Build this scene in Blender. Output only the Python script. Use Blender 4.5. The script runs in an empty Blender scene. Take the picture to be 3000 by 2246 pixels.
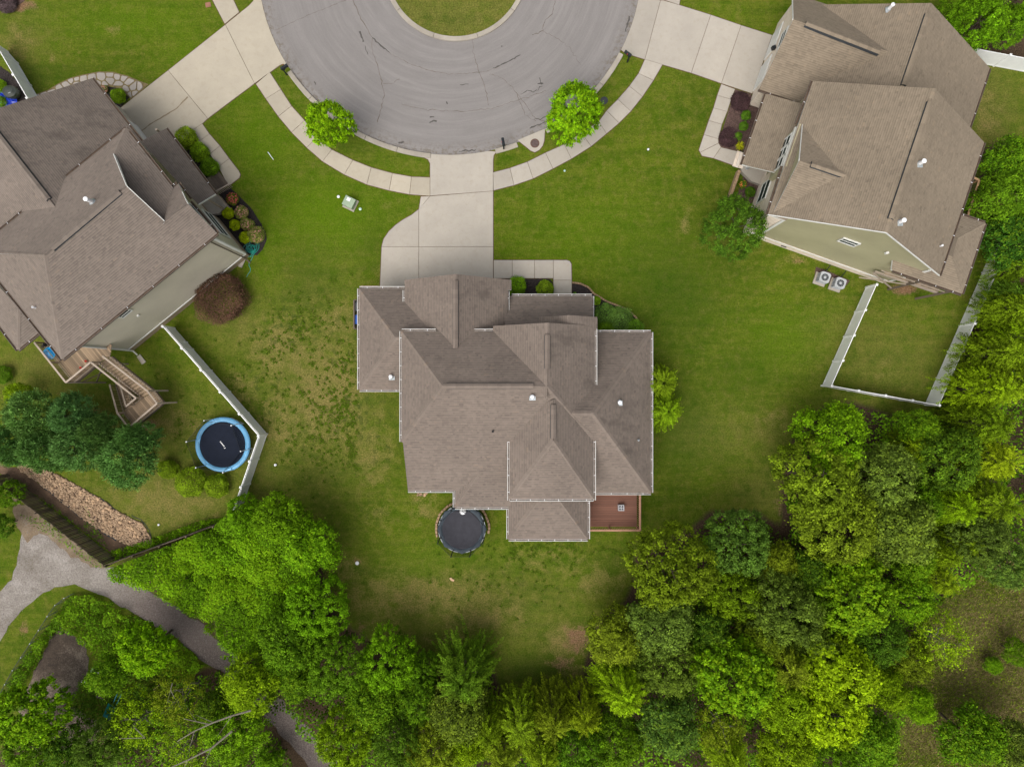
import bpy, bmesh, math, random
import numpy as np
from mathutils import Vector, Matrix
random.seed(7)
R = math.radians
scene = bpy.context.scene
col = scene.collection

# ------------------------------------------------------------------ camera, sky, sun, exposure
CAM_H = 54.0            # metres above the lawns
FOC = 2000.0            # focal length in photograph pixels (photo 3000 x 2246)
NX, NY = 1500.0, 1123.0 # the point straight below the camera
cam_d = bpy.data.cameras.new('camera')
cam_d.sensor_width = 36.0
cam_d.lens = 36.0 * FOC / 3000.0
cam_d.clip_end = 2000.0
cam = bpy.data.objects.new('camera', cam_d)
cam.location = (0, 0, CAM_H)
cam.rotation_euler = (0, 0, 0)
col.objects.link(cam)
scene.camera = cam

SUN_EL, SUN_AZ = R(60), math.atan2(-0.86, -0.50)      # light comes from the lower left of the picture
world = bpy.data.worlds.new("World")
scene.world = world
world.use_nodes = True
wn = world.node_tree.nodes; wl = world.node_tree.links
bg = wn.get('Background')
sky = wn.new('ShaderNodeTexSky')
sky.sky_type = 'NISHITA'
sky.sun_disc = False
sky.sun_elevation = SUN_EL
sky.sun_rotation = math.pi / 2 - SUN_AZ
sky.air_density = 1.0
sky.dust_density = 6.0
sky.ozone_density = 0.6
# cloud cover takes most of the blue out of the sky
bw = wn.new('ShaderNodeRGBToBW'); wl.new(sky.outputs[0], bw.inputs[0])
mx = wn.new('ShaderNodeMix'); mx.data_type = 'RGBA'; mx.inputs[0].default_value = 0.72
wl.new(sky.outputs[0], mx.inputs[6]); wl.new(bw.outputs[0], mx.inputs[7]); wl.new(mx.outputs[2], bg.inputs[0])
bg.inputs[1].default_value = 0.15
sun_d = bpy.data.lights.new('sun', 'SUN')
sun_d.energy = 0.8
sun_d.angle = R(60)
sun_d.color = (1.0, 0.93, 0.82)
sun = bpy.data.objects.new('sun', sun_d)
sv = Vector((math.cos(SUN_EL) * math.cos(SUN_AZ), math.cos(SUN_EL) * math.sin(SUN_AZ), math.sin(SUN_EL)))
sun.rotation_euler = sv.to_track_quat('Z', 'Y').to_euler()
sun.location = sv * 80
col.objects.link(sun)
scene.render.engine = 'CYCLES'
scene.view_settings.view_transform = 'Standard'
scene.view_settings.look = 'None'
scene.view_settings.gamma = 1.0
scene.view_settings.exposure = 0.46
try: scene.view_settings.use_curve_mapping = False
except Exception: pass

# ------------------------------------------------------------------ helpers
def G(px, py, z=0.0):
    """photograph pixel -> point on the horizontal plane at height z"""
    k = (CAM_H - z) / FOC
    return Vector(((px - NX) * k, -(py - NY) * k, z))

def PL(a, b, c):
    """plane through three (px, py, z)"""
    A, B, C_ = G(*a), G(*b), G(*c)
    n = (B - A).cross(C_ - A).normalized()
    if n.z < 0: n = -n
    return (A, n)

def on(pl, px, py):
    """point of plane pl seen at pixel"""
    A, n = pl
    o = Vector((0, 0, CAM_H)); d = (G(px, py, 0) - o)
    t = (A - o).dot(n) / d.dot(n)
    return o + d * t

def tag(o, label=None, cat=None, group=None, kind=None):
    if label: o['label'] = label
    if cat: o['category'] = cat
    if group: o['group'] = group
    if kind: o['kind'] = kind
    return o

def thing(name, loc, label, cat, group=None):
    o = bpy.data.objects.new(name, None)
    o.empty_display_size = 0.3
    o.location = loc
    col.objects.link(o)
    return tag(o, label, cat, group)

def link(o, parent=None):
    col.objects.link(o)
    if parent is not None:
        o.parent = parent
        # world position of parent (parents are only translated when parts are built)
        p = parent; off = Vector((0, 0, 0)); 
        m = Matrix.Identity(4)
        chain = []
        while p is not None:
            chain.append(p); p = p.parent
        for q in reversed(chain):
            m = m @ q.matrix_parent_inverse @ q.matrix_basis
        o.matrix_parent_inverse = m.inverted()
    return o

def mesh_obj(name, verts, faces, mat, parent=None, smooth=False):
    me = bpy.data.meshes.new(name)
    me.from_pydata([tuple(v) for v in verts], [], faces)
    if isinstance(mat, (list, tuple)):
        for m in mat: me.materials.append(m)
    elif mat: me.materials.append(mat)
    if smooth:
        me.polygons.foreach_set('use_smooth', [True] * len(me.polygons))
    me.update()
    return link(bpy.data.objects.new(name, me), parent)

def np_mesh(name, V, F, mats=None, smooth=False):
    """V (n,3) array, F (m,4) quads"""
    me = bpy.data.meshes.new(name)
    n, m = len(V), len(F)
    k = F.shape[1]
    me.vertices.add(n); me.vertices.foreach_set('co', np.asarray(V, dtype=np.float32).ravel())
    me.loops.add(m * k); me.loops.foreach_set('vertex_index', np.asarray(F, dtype=np.int32).ravel())
    me.polygons.add(m)
    me.polygons.foreach_set('loop_start', np.arange(0, m * k, k, dtype=np.int32))
    me.polygons.foreach_set('loop_total', np.full(m, k, dtype=np.int32))
    if smooth: me.polygons.foreach_set('use_smooth', np.ones(m, dtype=bool))
    for q in (mats or []): me.materials.append(q)
    me.update(calc_edges=True)
    return me

def face_attr(me, name, vals):
    a = me.attributes.new(name, 'FLOAT', 'FACE')
    a.data.foreach_set('value', np.asarray(vals, dtype=np.float32))

class MB:
    """collects shapes into one mesh"""
    def __init__(s): s.v = []; s.f = []; s.m = []
    def add(s, vs, fs, mi=0):
        b = len(s.v); s.v += [tuple(v) for v in vs]
        s.f += [tuple(b + i for i in f) for f in fs]; s.m += [mi] * len(fs)
    def box(s, c, size, rz=0.0, mi=0):
        cx, cy, cz = c; a, b, h = size[0] / 2, size[1] / 2, size[2] / 2
        co, si = math.cos(rz), math.sin(rz)
        vs = []
        for z in (-h, h):
            for (x, y) in ((-a, -b), (a, -b), (a, b), (-a, b)):
                vs.append((cx + x * co - y * si, cy + x * si + y * co, cz + z))
        s.add(vs, [(3, 2, 1, 0), (4, 5, 6, 7), (0, 1, 5, 4), (1, 2, 6, 5), (2, 3, 7, 6), (3, 0, 4, 7)], mi)
    def bar(s, p, q, w, h=None, mi=0):
        """rectangular bar from p to q"""
        p, q = Vector(p), Vector(q); h = h or w
        d = (q - p).normalized()
        up = Vector((0, 0, 1)) if abs(d.z) < 0.95 else Vector((1, 0, 0))
        sx = d.cross(up).normalized(); sy = sx.cross(d).normalized()
        vs = []
        for e in (p, q):
            for (a, b) in ((-1, -1), (1, -1), (1, 1), (-1, 1)):
                vs.append(e + sx * a * w / 2 + sy * b * h / 2)
        s.add(vs, [(0, 1, 2, 3), (7, 6, 5, 4), (4, 5, 1, 0), (5, 6, 2, 1), (6, 7, 3, 2), (7, 4, 0, 3)], mi)
    def tube(s, p, q, r, r2=None, n=8, mi=0, cap=True):
        p, q = Vector(p), Vector(q); r2 = r if r2 is None else r2
        d = (q - p).normalized()
        up = Vector((0, 0, 1)) if abs(d.z) < 0.9 else Vector((1, 0, 0))
        sx = d.cross(up).normalized(); sy = sx.cross(d).normalized()
        vs = []
        for e, rr in ((p, r), (q, r2)):
            for i in range(n):
                a = 2 * math.pi * i / n
                vs.append(e + sx * math.cos(a) * rr + sy * math.sin(a) * rr)
        fs = [(i, (i + 1) % n, n + (i + 1) % n, n + i) for i in range(n)]
        if cap: fs += [tuple(range(n))[::-1], tuple(range(n, 2 * n))]
        s.add(vs, fs, mi)
    def path(s, pts, r, n=6, mi=0):
        for a, b in zip(pts[:-1], pts[1:]): s.tube(a, b, r, n=n, mi=mi)
    def lathe(s, c, prof, n=24, mi=0, sx=1.0, sy=1.0):
        """profile [(r, z)...] spun round c"""
        cx, cy, cz = c; vs = []
        for (r, z) in prof:
            for i in range(n):
                a = 2 * math.pi * i / n
                vs.append((cx + r * sx * math.cos(a), cy + r * sy * math.sin(a), cz + z))
        fs = []
        for k in range(len(prof) - 1):
            for i in range(n):
                j = (i + 1) % n
                fs.append((k * n + i, k * n + j, (k + 1) * n + j, (k + 1) * n + i))
        if prof[0][0] > 1e-4: fs.append(tuple(range(n))[::-1])
        if prof[-1][0] > 1e-4: fs.append(tuple(range((len(prof) - 1) * n, len(prof) * n)))
        s.add(vs, fs, mi)
    def prism(s, pts, z0, z1, mi=0, top=True, bottom=True):
        n = len(pts)
        if poly_area(pts) < 0: pts = pts[::-1]
        vs = [(p[0], p[1], z0) for p in pts] + [(p[0], p[1], z1) for p in pts]
        fs = [(i, (i + 1) % n, n + (i + 1) % n, n + i) for i in range(n)]
        if top: fs.append(tuple(range(n, 2 * n)))
        if bottom: fs.append(tuple(range(n))[::-1])
        s.add(vs, fs, mi)
    def build(s, name, mat, parent=None, smooth=False):
        me = bpy.data.meshes.new(name)
        me.from_pydata(s.v, [], s.f)
        for m in (mat if isinstance(mat, (list, tuple)) else [mat]): me.materials.append(m)
        me.polygons.foreach_set('material_index', s.m)
        if smooth: me.polygons.foreach_set('use_smooth', [True] * len(me.polygons))
        me.update()
        return link(bpy.data.objects.new(name, me), parent)

def poly_area(pts):
    a = 0
    for i in range(len(pts)):
        x0, y0 = pts[i][0], pts[i][1]; x1, y1 = pts[(i + 1) % len(pts)][0], pts[(i + 1) % len(pts)][1]
        a += x0 * y1 - x1 * y0
    return a / 2

def offset_poly(pts, d):
    """move every edge inwards by d (negative: outwards)"""
    pts = [Vector((p[0], p[1])) for p in pts]
    if poly_area(pts) < 0: pts = pts[::-1]
    n = len(pts); out = []
    for i in range(n):
        a, b, c = pts[i - 1], pts[i], pts[(i + 1) % n]
        e0 = (b - a); e1 = (c - b)
        if e0.length < 1e-6 or e1.length < 1e-6: out.append(b.copy()); continue
        e0.normalize(); e1.normalize()
        n0 = Vector((-e0.y, e0.x)); n1 = Vector((-e1.y, e1.x))
        m = n0 + n1
        if m.length < 1e-3: out.append(b + n0 * d); continue
        m.normalize()
        k = d / max(0.35, m.dot(n0))
        out.append(b + m * k)
    return out

def pip(poly, X, Y):
    """points in polygon, vectorised"""
    ins = np.zeros(X.shape, dtype=bool)
    n = len(poly); j = n - 1
    for i in range(n):
        xi, yi = poly[i][0], poly[i][1]; xj, yj = poly[j][0], poly[j][1]
        if yi != yj:
            c = ((yi > Y) != (yj > Y)) & (X < (xj - xi) * (Y - yi) / (yj - yi) + xi)
            ins ^= c
        j = i
    return ins

_unit = {}
def unit_box(mat):
    if mat.name not in _unit:
        me = bpy.data.meshes.new('unit_piece')
        b = 0.06
        # box with slightly chamfered upper edges
        v = [(-.5, -.5, -.5), (.5, -.5, -.5), (.5, .5, -.5), (-.5, .5, -.5),
             (-.5, -.5, .42), (.5, -.5, .42), (.5, .5, .42), (-.5, .5, .42),
             (-.485, -.47, .5), (.485, -.47, .5), (.485, .47, .5), (-.485, .47, .5)]
        f = [(3, 2, 1, 0), (0, 1, 5, 4), (1, 2, 6, 5), (2, 3, 7, 6), (3, 0, 4, 7),
             (4, 5, 9, 8), (5, 6, 10, 9), (6, 7, 11, 10), (7, 4, 8, 11), (8, 9, 10, 11)]
        me.from_pydata(v, [], f); me.materials.append(mat); me.update()
        _unit[mat.name] = me
    return _unit[mat.name]

def piece(name, c, size, rz, mat, parent, tilt=None):
    o = bpy.data.objects.new(name, unit_box(mat))
    o.location = c; o.scale = size; o.rotation_euler = (tilt or 0, 0, rz)
    return link(o, parent)

def piece_between(name, p, q, w, h, mat, parent):
    """box piece whose long (x) axis runs from p to q"""
    p, q = Vector(p), Vector(q)
    o = bpy.data.objects.new(name, unit_box(mat))
    d = q - p
    o.location = (p + q) / 2
    xa = d.normalized()
    up = Vector((0, 0, 1)) if abs(xa.z) < 0.95 else Vector((0, 1, 0))
    ya = up.cross(xa).normalized(); za = xa.cross(ya)
    m = Matrix((xa, ya, za)).transposed()
    o.rotation_euler = m.to_euler()
    o.scale = (d.length, w, h)
    return link(o, parent)

# ------------------------------------------------------------------ materials
def mat_new(name):
    m = bpy.data.materials.new(name); m.use_nodes = True
    nt = m.node_tree; b = nt.nodes['Principled BSDF']
    return m, nt, nt.nodes, nt.links, b

def node(nt, kind, **kw):
    n = nt.nodes.new(kind)
    for k, v in kw.items(): setattr(n, k, v)
    return n

def noise(nt, vec, scale, detail=4, rough=0.6):
    n = nt.nodes.new('ShaderNodeTexNoise')
    n.inputs['Scale'].default_value = scale; n.inputs['Detail'].default_value = detail
    n.inputs['Roughness'].default_value = rough
    if vec is not None: nt.links.new(vec, n.inputs['Vector'])
    return n.outputs['Fac']

def ramp(nt, fac, stops, interp='LINEAR'):
    r = nt.nodes.new('ShaderNodeValToRGB'); r.color_ramp.interpolation = interp
    el = r.color_ramp.elements
    while len(el) < len(stops): el.new(0.5)
    for e, (p, c) in zip(el, stops):
        e.position = p
        e.color = (c[0], c[1], c[2], 1) if isinstance(c, (tuple, list)) else (c, c, c, 1)
    nt.links.new(fac, r.inputs[0]); return r.outputs[0]

def mixc(nt, fac, a, b, mode='MIX'):
    m = nt.nodes.new('ShaderNodeMix'); m.data_type = 'RGBA'; m.blend_type = mode
    for sock, v in ((m.inputs[0], fac), (m.inputs[6], a), (m.inputs[7], b)):
        if isinstance(v, bpy.types.NodeSocket): nt.links.new(v, sock)
        elif isinstance(v, (int, float)): sock.default_value = v
        else: sock.default_value = (v[0], v[1], v[2], 1)
    return m.outputs[2]

def mth(nt, op, a, b=None, clamp=False):
    m = nt.nodes.new('ShaderNodeMath'); m.operation = op; m.use_clamp = clamp
    for i, v in enumerate((a, b)):
        if v is None: continue
        if isinstance(v, bpy.types.NodeSocket): nt.links.new(v, m.inputs[i])
        else: m.inputs[i].default_value = v
    return m.outputs[0]

def bump(nt, b, h, strength=0.3, dist=0.02):
    n = nt.nodes.new('ShaderNodeBump'); n.inputs['Strength'].default_value = strength
    n.inputs['Distance'].default_value = dist
    nt.links.new(h, n.inputs['Height']); nt.links.new(n.outputs[0], b.inputs['Normal'])

def pos(nt):
    return nt.nodes.new('ShaderNodeNewGeometry').outputs['Position']

def simple(name, c, rough=0.7, var=0.15, scale=3.0, metal=0.0, fine=25.0, bmp=0.15):
    """colour with two octaves of grime and a fine relief"""
    m, nt, ns, ls, b = mat_new(name)
    P = pos(nt)
    f = noise(nt, P, scale, 4)
    g = noise(nt, P, fine, 3)
    dark = tuple(x * (1 - var) for x in c); lite = tuple(min(1, x * (1 + var)) for x in c)
    c1 = ramp(nt, f, [(0.3, dark), (0.7, lite)])
    c2 = mixc(nt, 0.25, c1, ramp(nt, g, [(0.3, tuple(x * 0.7 for x in c)), (0.7, lite)]))
    ls.new(c2, b.inputs['Base Color'])
    b.inputs['Roughness'].default_value = rough; b.inputs['Metallic'].default_value = metal
    bump(nt, b, g, bmp, 0.01)
    return m

M = {}
M['white_vinyl'] = simple('white_vinyl', (0.86, 0.87, 0.87), 0.4, 0.06, 1.5)
M['white_trim'] = simple('white_trim', (0.64, 0.64, 0.61), 0.5, 0.06, 2)
M['pipe_white'] = simple('pipe_white', (0.85, 0.86, 0.88), 0.35, 0.04, 2)
M['gutter_brown'] = simple('gutter_brown', (0.10, 0.075, 0.06), 0.55, 0.3, 3)
M['gutter_debris'] = simple('gutter_debris', (0.075, 0.048, 0.03), 0.95, 0.5, 6)
M['gutter_dirt'] = simple('gutter_dirt', (0.16, 0.13, 0.11), 0.95, 0.5, 6)
M['black_metal'] = simple('black_metal', (0.022, 0.026, 0.03), 0.45, 0.2, 5)
M['galvanised'] = simple('galvanised', (0.42, 0.46, 0.48), 0.4, 0.15, 6, metal=0.4)
M['glass'] = simple('window_glass', (0.02, 0.035, 0.03), 0.6, 0.2, 1.0, bmp=0.0); M['glass'].node_tree.nodes['Principled BSDF'].inputs['Specular IOR Level'].default_value = 0.08
M['dark_screen'] = simple('dark_screen', (0.035, 0.04, 0.045), 0.8, 0.2, 3)
M['mulch'] = simple('mulch', (0.024, 0.018, 0.017), 1.0, 0.6, 6, fine=30, bmp=1.0)
M['mulch_brown'] = simple('mulch_brown', (0.085, 0.05, 0.042), 1.0, 0.6, 6, fine=30, bmp=1.0)
M['rubber'] = simple('blue_plastic', (0.01, 0.09, 0.45), 0.4, 0.1)
M['grey_plastic'] = simple('grey_plastic', (0.08, 0.085, 0.09), 0.5, 0.1)
M['tarp'] = simple('blue_tarp', (0.008, 0.035, 0.42), 0.35, 0.4, 1.5)
M['teal'] = simple('teal_paint', (0.01, 0.20, 0.20), 0.4, 0.25, 2)
M['hose'] = simple('hose_green', (0.02, 0.30, 0.24), 0.35, 0.1)
M['pool_blue'] = simple('bright_blue_plastic', (0.01, 0.36, 0.72), 0.35, 0.12)
M['red'] = simple('red_plastic', (0.65, 0.05, 0.03), 0.4, 0.1)
M['orange_tan'] = simple('sandy_orange', (0.62, 0.40, 0.24), 0.8, 0.2)
M['block_tan'] = simple('tan_block', (0.34, 0.23, 0.135), 0.95, 0.3, 5, fine=20, bmp=0.6)
M['block_edge'] = simple('edging_stone', (0.32, 0.21, 0.12), 0.95, 0.3, 5, fine=20, bmp=0.6)
M['cinder'] = simple('grey_block', (0.42, 0.42, 0.44), 0.9, 0.15, 5)
M['rust'] = simple('rusty_iron', (0.11, 0.055, 0.04), 0.8, 0.4, 8)
M['box_green'] = simple('utility_green', (0.28, 0.36, 0.25), 0.6, 0.12)
M['ac_grey'] = simple('ac_grey', (0.42, 0.44, 0.46), 0.5, 0.1, metal=0.2)
M['ac_dark'] = simple('ac_dark', (0.05, 0.055, 0.06), 0.6, 0.2)
M['pad_blue'] = simple('pad_blue', (0.14, 0.40, 0.66), 0.45, 0.22, 1.4)
M['mat_navy'] = simple('mat_navy', (0.010, 0.014, 0.026), 0.75, 0.2, 3)
M['mat_grey'] = simple('mat_grey', (0.052, 0.052, 0.062), 0.85, 0.15, 3)
M['pad_slate'] = simple('pad_slate', (0.075, 0.095, 0.115), 0.6, 0.15, 2)
M['deck_red'] = simple('deck_red', (0.215, 0.085, 0.052), 0.7, 0.3, 4, fine=18)
M['deck_rail_red'] = simple('deck_rail_red', (0.36, 0.19, 0.12), 0.75, 0.2, 4)
M['bark'] = simple('bark', (0.10, 0.075, 0.055), 0.95, 0.4, 8, bmp=0.8)
M['bark_pale'] = simple('bark_pale', (0.16, 0.145, 0.105), 0.9, 0.3, 8, bmp=0.5)
M['siding_left'] = None

def siding(name, c, lap=0.11):
    m, nt, ns, ls, b = mat_new(name)
    P = pos(nt)
    sep = ns.new('ShaderNodeSeparateXYZ'); ls.new(P, sep.inputs[0])
    z = mth(nt, 'FRACT', mth(nt, 'DIVIDE', sep.outputs[2], lap))
    line = ramp(nt, z, [(0.0, 0.62), (0.1, 1.0), (1.0, 1.0)])
    f = noise(nt, P, 0.35, 4)
    c1 = ramp(nt, f, [(0.3, tuple(x * 0.88 for x in c)), (0.7, tuple(x * 1.08 for x in c))])
    ls.new(mixc(nt, 0.55, c1, line, 'MULTIPLY'), b.inputs['Base Color'])
    bump(nt, b, z, 0.6, 0.012); b.inputs['Roughness'].default_value = 0.6
    return m
M['siding_left'] = siding('siding_grey', (0.52, 0.475, 0.385))
M['siding_right'] = siding('siding_sage', (0.36, 0.335, 0.21))
M['siding_centre'] = siding('siding_beige', (0.42, 0.39, 0.33))

def brick(name, c, mortar, sc=1.0):
    m, nt, ns, ls, b = mat_new(name)
    # brick courses wrapped round the walls: (x+y, z)
    P = pos(nt)
    sep = ns.new('ShaderNodeSeparateXYZ'); ls.new(P, sep.inputs[0])
    comb = ns.new('ShaderNodeCombineXYZ')
    ls.new(mth(nt, 'ADD', sep.outputs[0], mth(nt, 'MULTIPLY', sep.outputs[1], 0.6)), comb.inputs[0]); ls.new(sep.outputs[2], comb.inputs[1])
    t = ns.new('ShaderNodeTexBrick'); ls.new(comb.outputs[0], t.inputs[0])
    t.inputs['Scale'].default_value = 1.0 / sc
    t.inputs['Brick Width'].default_value = 0.22; t.inputs['Row Height'].default_value = 0.075
    t.inputs['Mortar Size'].default_value = 0.008
    t.inputs['Color1'].default_value = (*c, 1); t.inputs['Color2'].default_value = (c[0] * 0.78, c[1] * 0.74, c[2] * 0.7, 1)
    t.inputs['Mortar'].default_value = (*mortar, 1)
    ls.new(t.outputs['Color'], b.inputs['Base Color']); b.inputs['Roughness'].default_value = 0.9
    bump(nt, b, mth(nt, 'SUBTRACT', 1.0, t.outputs['Fac']), 0.4, 0.01)
    return m
M['brick_white'] = brick('brick_white', (0.78, 0.68, 0.57), (0.66, 0.60, 0.52))
M['brick_tan'] = brick('brick_tan', (0.30, 0.22, 0.14), (0.30, 0.26, 0.2))

def shingle(name, base, spread=0.10, warm=0.04):
    m, nt, ns, ls, b = mat_new(name)
    at = ns.new('ShaderNodeAttribute'); at.attribute_name = 'tone'
    st = ns.new('ShaderNodeAttribute'); st.attribute_name = 'stain'
    P = pos(nt)
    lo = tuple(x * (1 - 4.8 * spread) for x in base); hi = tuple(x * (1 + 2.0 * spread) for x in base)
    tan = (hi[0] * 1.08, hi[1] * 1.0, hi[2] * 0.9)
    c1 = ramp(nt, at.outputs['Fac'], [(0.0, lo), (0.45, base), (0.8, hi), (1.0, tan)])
    gr = noise(nt, P, 45, 2)
    c2 = mixc(nt, 0.35, c1, ramp(nt, gr, [(0.35, tuple(x * 0.72 for x in base)), (0.65, tuple(x * 1.2 for x in base))]))
    # weather streaks, present only where the stain attribute says
    mp = ns.new('ShaderNodeMapping'); ls.new(P, mp.inputs[0]); mp.inputs['Scale'].default_value = (0.45, 0.95, 0.5)
    s = noise(nt, mp.outputs[0], 0.9, 5, 0.62)
    sf = mth(nt, 'MULTIPLY', ramp(nt, s, [(0.50, 0.0), (0.68, 1.0)]), st.outputs['Fac'], True)
    c3 = mixc(nt, mth(nt, 'MULTIPLY', sf, 0.55), c2, tuple(x * 0.42 for x in base))
    big = noise(nt, P, 0.25, 3)
    c4 = mixc(nt, 1.0, c3, ramp(nt, big, [(0.3, 0.9), (0.7, 1.08)]), 'MULTIPLY')
    ls.new(c4, b.inputs['Base Color']); b.inputs['Roughness'].default_value = 0.95
    bump(nt, b, gr, 0.4, 0.006)
    return m
M['shingle_centre'] = shingle('shingle_centre', (0.170, 0.137, 0.114))
M['shingle_left'] = shingle('shingle_left', (0.170, 0.139, 0.116))
M['shingle_right'] = shingle('shingle_right', (0.214, 0.172, 0.124))

def concrete(name, c, var=0.12):
    m, nt, ns, ls, b = mat_new(name)
    P = pos(nt)
    oi = ns.new('ShaderNodeObjectInfo')
    f = noise(nt, P, 0.6, 5, 0.65); g = noise(nt, P, 22, 3); h = noise(nt, P, 2.6, 4)
    c1 = ramp(nt, f, [(0.28, tuple(x * (1 - var) for x in c)), (0.72, tuple(x * (1 + var * 0.7) for x in c))])
    c2 = mixc(nt, ramp(nt, h, [(0.52, 0.0), (0.75, 0.5)]), c1, (c[0] * 0.78, c[1] * 0.74, c[2] * 0.66))
    c3 = mixc(nt, 0.3, c2, ramp(nt, g, [(0.3, tuple(x * 0.75 for x in c)), (0.7, tuple(x * 1.1 for x in c))]))
    c4 = mixc(nt, 1.0, c3, ramp(nt, oi.outputs['Random'], [(0.0, 0.9), (1.0, 1.06)]), 'MULTIPLY')
    ls.new(c4, b.inputs['Base Color']); b.inputs['Roughness'].default_value = 0.9
    bump(nt, b, g, 0.25, 0.004)
    return m
M['concrete'] = concrete('concrete_grey', (0.395, 0.360, 0.308))
M['concrete_warm'] = concrete('concrete_warm', (0.415, 0.370, 0.292))
M['curb'] = concrete('curb_concrete', (0.36, 0.325, 0.27), 0.3)
M['flagstone'] = concrete('flagstone', (0.36, 0.325, 0.29), 0.25)

def wood(name, c, grain=(1, 14, 1), var=0.35, rnd=0.35):
    m, nt, ns, ls, b = mat_new(name)
    tc = ns.new('ShaderNodeTexCoord'); oi = ns.new('ShaderNodeObjectInfo')
    mp = ns.new('ShaderNodeMapping'); mp.inputs['Scale'].default_value = grain
    ls.new(tc.outputs['Object'], mp.inputs[0])
    add = ns.new('ShaderNodeVectorMath'); add.operation = 'ADD'
    ls.new(mp.outputs[0], add.inputs[0])
    cb = ns.new('ShaderNodeCombineXYZ'); ls.new(mth(nt, 'MULTIPLY', oi.outputs['Random'], 57.0), cb.inputs[0]); ls.new(cb.outputs[0], add.inputs[1])
    f = noise(nt, add.outputs[0], 1.6, 5, 0.7)
    c1 = ramp(nt, f, [(0.25, tuple(x * (1 - var) for x in c)), (0.75, tuple(x * (1 + var) for x in c))])
    c2 = mixc(nt, 1.0, c1, ramp(nt, oi.outputs['Random'], [(0.0, 1 - rnd), (1.0, 1 + rnd)]), 'MULTIPLY')
    ls.new(c2, b.inputs['Base Color']); b.inputs['Roughness'].default_value = 0.85
    bump(nt, b, f, 0.4, 0.01)
    return m
M['wood_grey'] = wood('wood_weathered', (0.27, 0.195, 0.125))
M['wood_rail'] = wood('wood_rail', (0.33, 0.27, 0.215), var=0.25, rnd=0.15)
M['wood_dark'] = wood('wood_dark', (0.125, 0.095, 0.07))
M['wood_new'] = wood('wood_new', (0.40, 0.25, 0.13))
M['wood_fence'] = wood('wood_fence', (0.115, 0.092, 0.066), var=0.4, rnd=0.4)
M['wood_deck_red'] = wood('wood_deck_red', (0.185, 0.085, 0.056), grain=(1, 6, 1), var=0.18, rnd=0.16)
M['stone_rock'] = wood('river_rock', (0.36, 0.24, 0.145), grain=(1, 1, 1), var=0.25, rnd=0.5)

def leaf_mat(name, young=(0.30, 0.40, 0.006), trans=0.16):
    m, nt, ns, ls, b = mat_new(name)
    oi = ns.new('ShaderNodeObjectInfo')
    at = ns.new('ShaderNodeAttribute'); at.attribute_name = 'tone'
    ti = ns.new('ShaderNodeAttribute'); ti.attribute_name = 'tip'
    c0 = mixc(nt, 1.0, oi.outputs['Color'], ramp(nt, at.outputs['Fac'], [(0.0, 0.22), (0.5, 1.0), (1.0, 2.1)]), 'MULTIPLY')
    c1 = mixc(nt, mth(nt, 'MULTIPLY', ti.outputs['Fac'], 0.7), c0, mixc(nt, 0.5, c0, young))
    ls.new(c1, b.inputs['Base Color']); b.inputs['Roughness'].default_value = 0.75
    b.inputs['Specular IOR Level'].default_value = 0.08
    tr = ns.new('ShaderNodeBsdfTranslucent'); ls.new(mixc(nt, 0.5, c1, (0.2, 0.3, 0.01)), tr.inputs[0])
    ms = ns.new('ShaderNodeMixShader'); ms.inputs[0].default_value = trans
    ls.new(b.outputs[0], ms.inputs[1]); ls.new(tr.outputs[0], ms.inputs[2])
    ls.new(ms.outputs[0], ns['Material Output'].inputs[0])
    return m
M['leaf'] = leaf_mat('leaf')
M['leaf_purple'] = leaf_mat('leaf_purple', young=(0.12, 0.10, 0.03), trans=0.12)
M['needle'] = leaf_mat('needle', young=(0.16, 0.30, 0.07), trans=0.12)
M['petal_red'] = simple('petal_red', (0.62, 0.10, 0.09), 0.6, 0.2)
M['petal_pink'] = simple('petal_pink', (0.62, 0.30, 0.22), 0.6, 0.25)
M['petal_orange'] = simple('petal_orange', (0.70, 0.20, 0.05), 0.6, 0.2)

def net_mat():
    m, nt, ns, ls, b = mat_new('safety_net')
    b.inputs['Base Color'].default_value = (0.012, 0.016, 0.02, 1); b.inputs['Roughness'].default_value = 1.0; b.inputs['Specular IOR Level'].default_value = 0.0
    t = ns.new('ShaderNodeBsdfTransparent'); ms = ns.new('ShaderNodeMixShader'); ms.inputs[0].default_value = 0.36
    ls.new(t.outputs[0], ms.inputs[1]); ls.new(b.outputs[0], ms.inputs[2]); ls.new(ms.outputs[0], ns['Material Output'].inputs[0])
    return m
M['net'] = net_mat()
def net2():
    m, nt, ns, ls, b = mat_new('chain_link')
    b.inputs['Base Color'].default_value = (0.10, 0.115, 0.115, 1)
    t = ns.new('ShaderNodeBsdfTransparent'); ms = ns.new('ShaderNodeMixShader'); ms.inputs[0].default_value = 0.28
    ls.new(t.outputs[0], ms.inputs[1]); ls.new(b.outputs[0], ms.inputs[2]); ls.new(ms.outputs[0], ns['Material Output'].inputs[0])
    return m
M['chain_link'] = net2()

for k in ('mat_navy', 'mat_grey', 'pad_slate', 'black_metal', 'ac_dark'): M[k].node_tree.nodes['Principled BSDF'].inputs['Specular IOR Level'].default_value = 0.12
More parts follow.
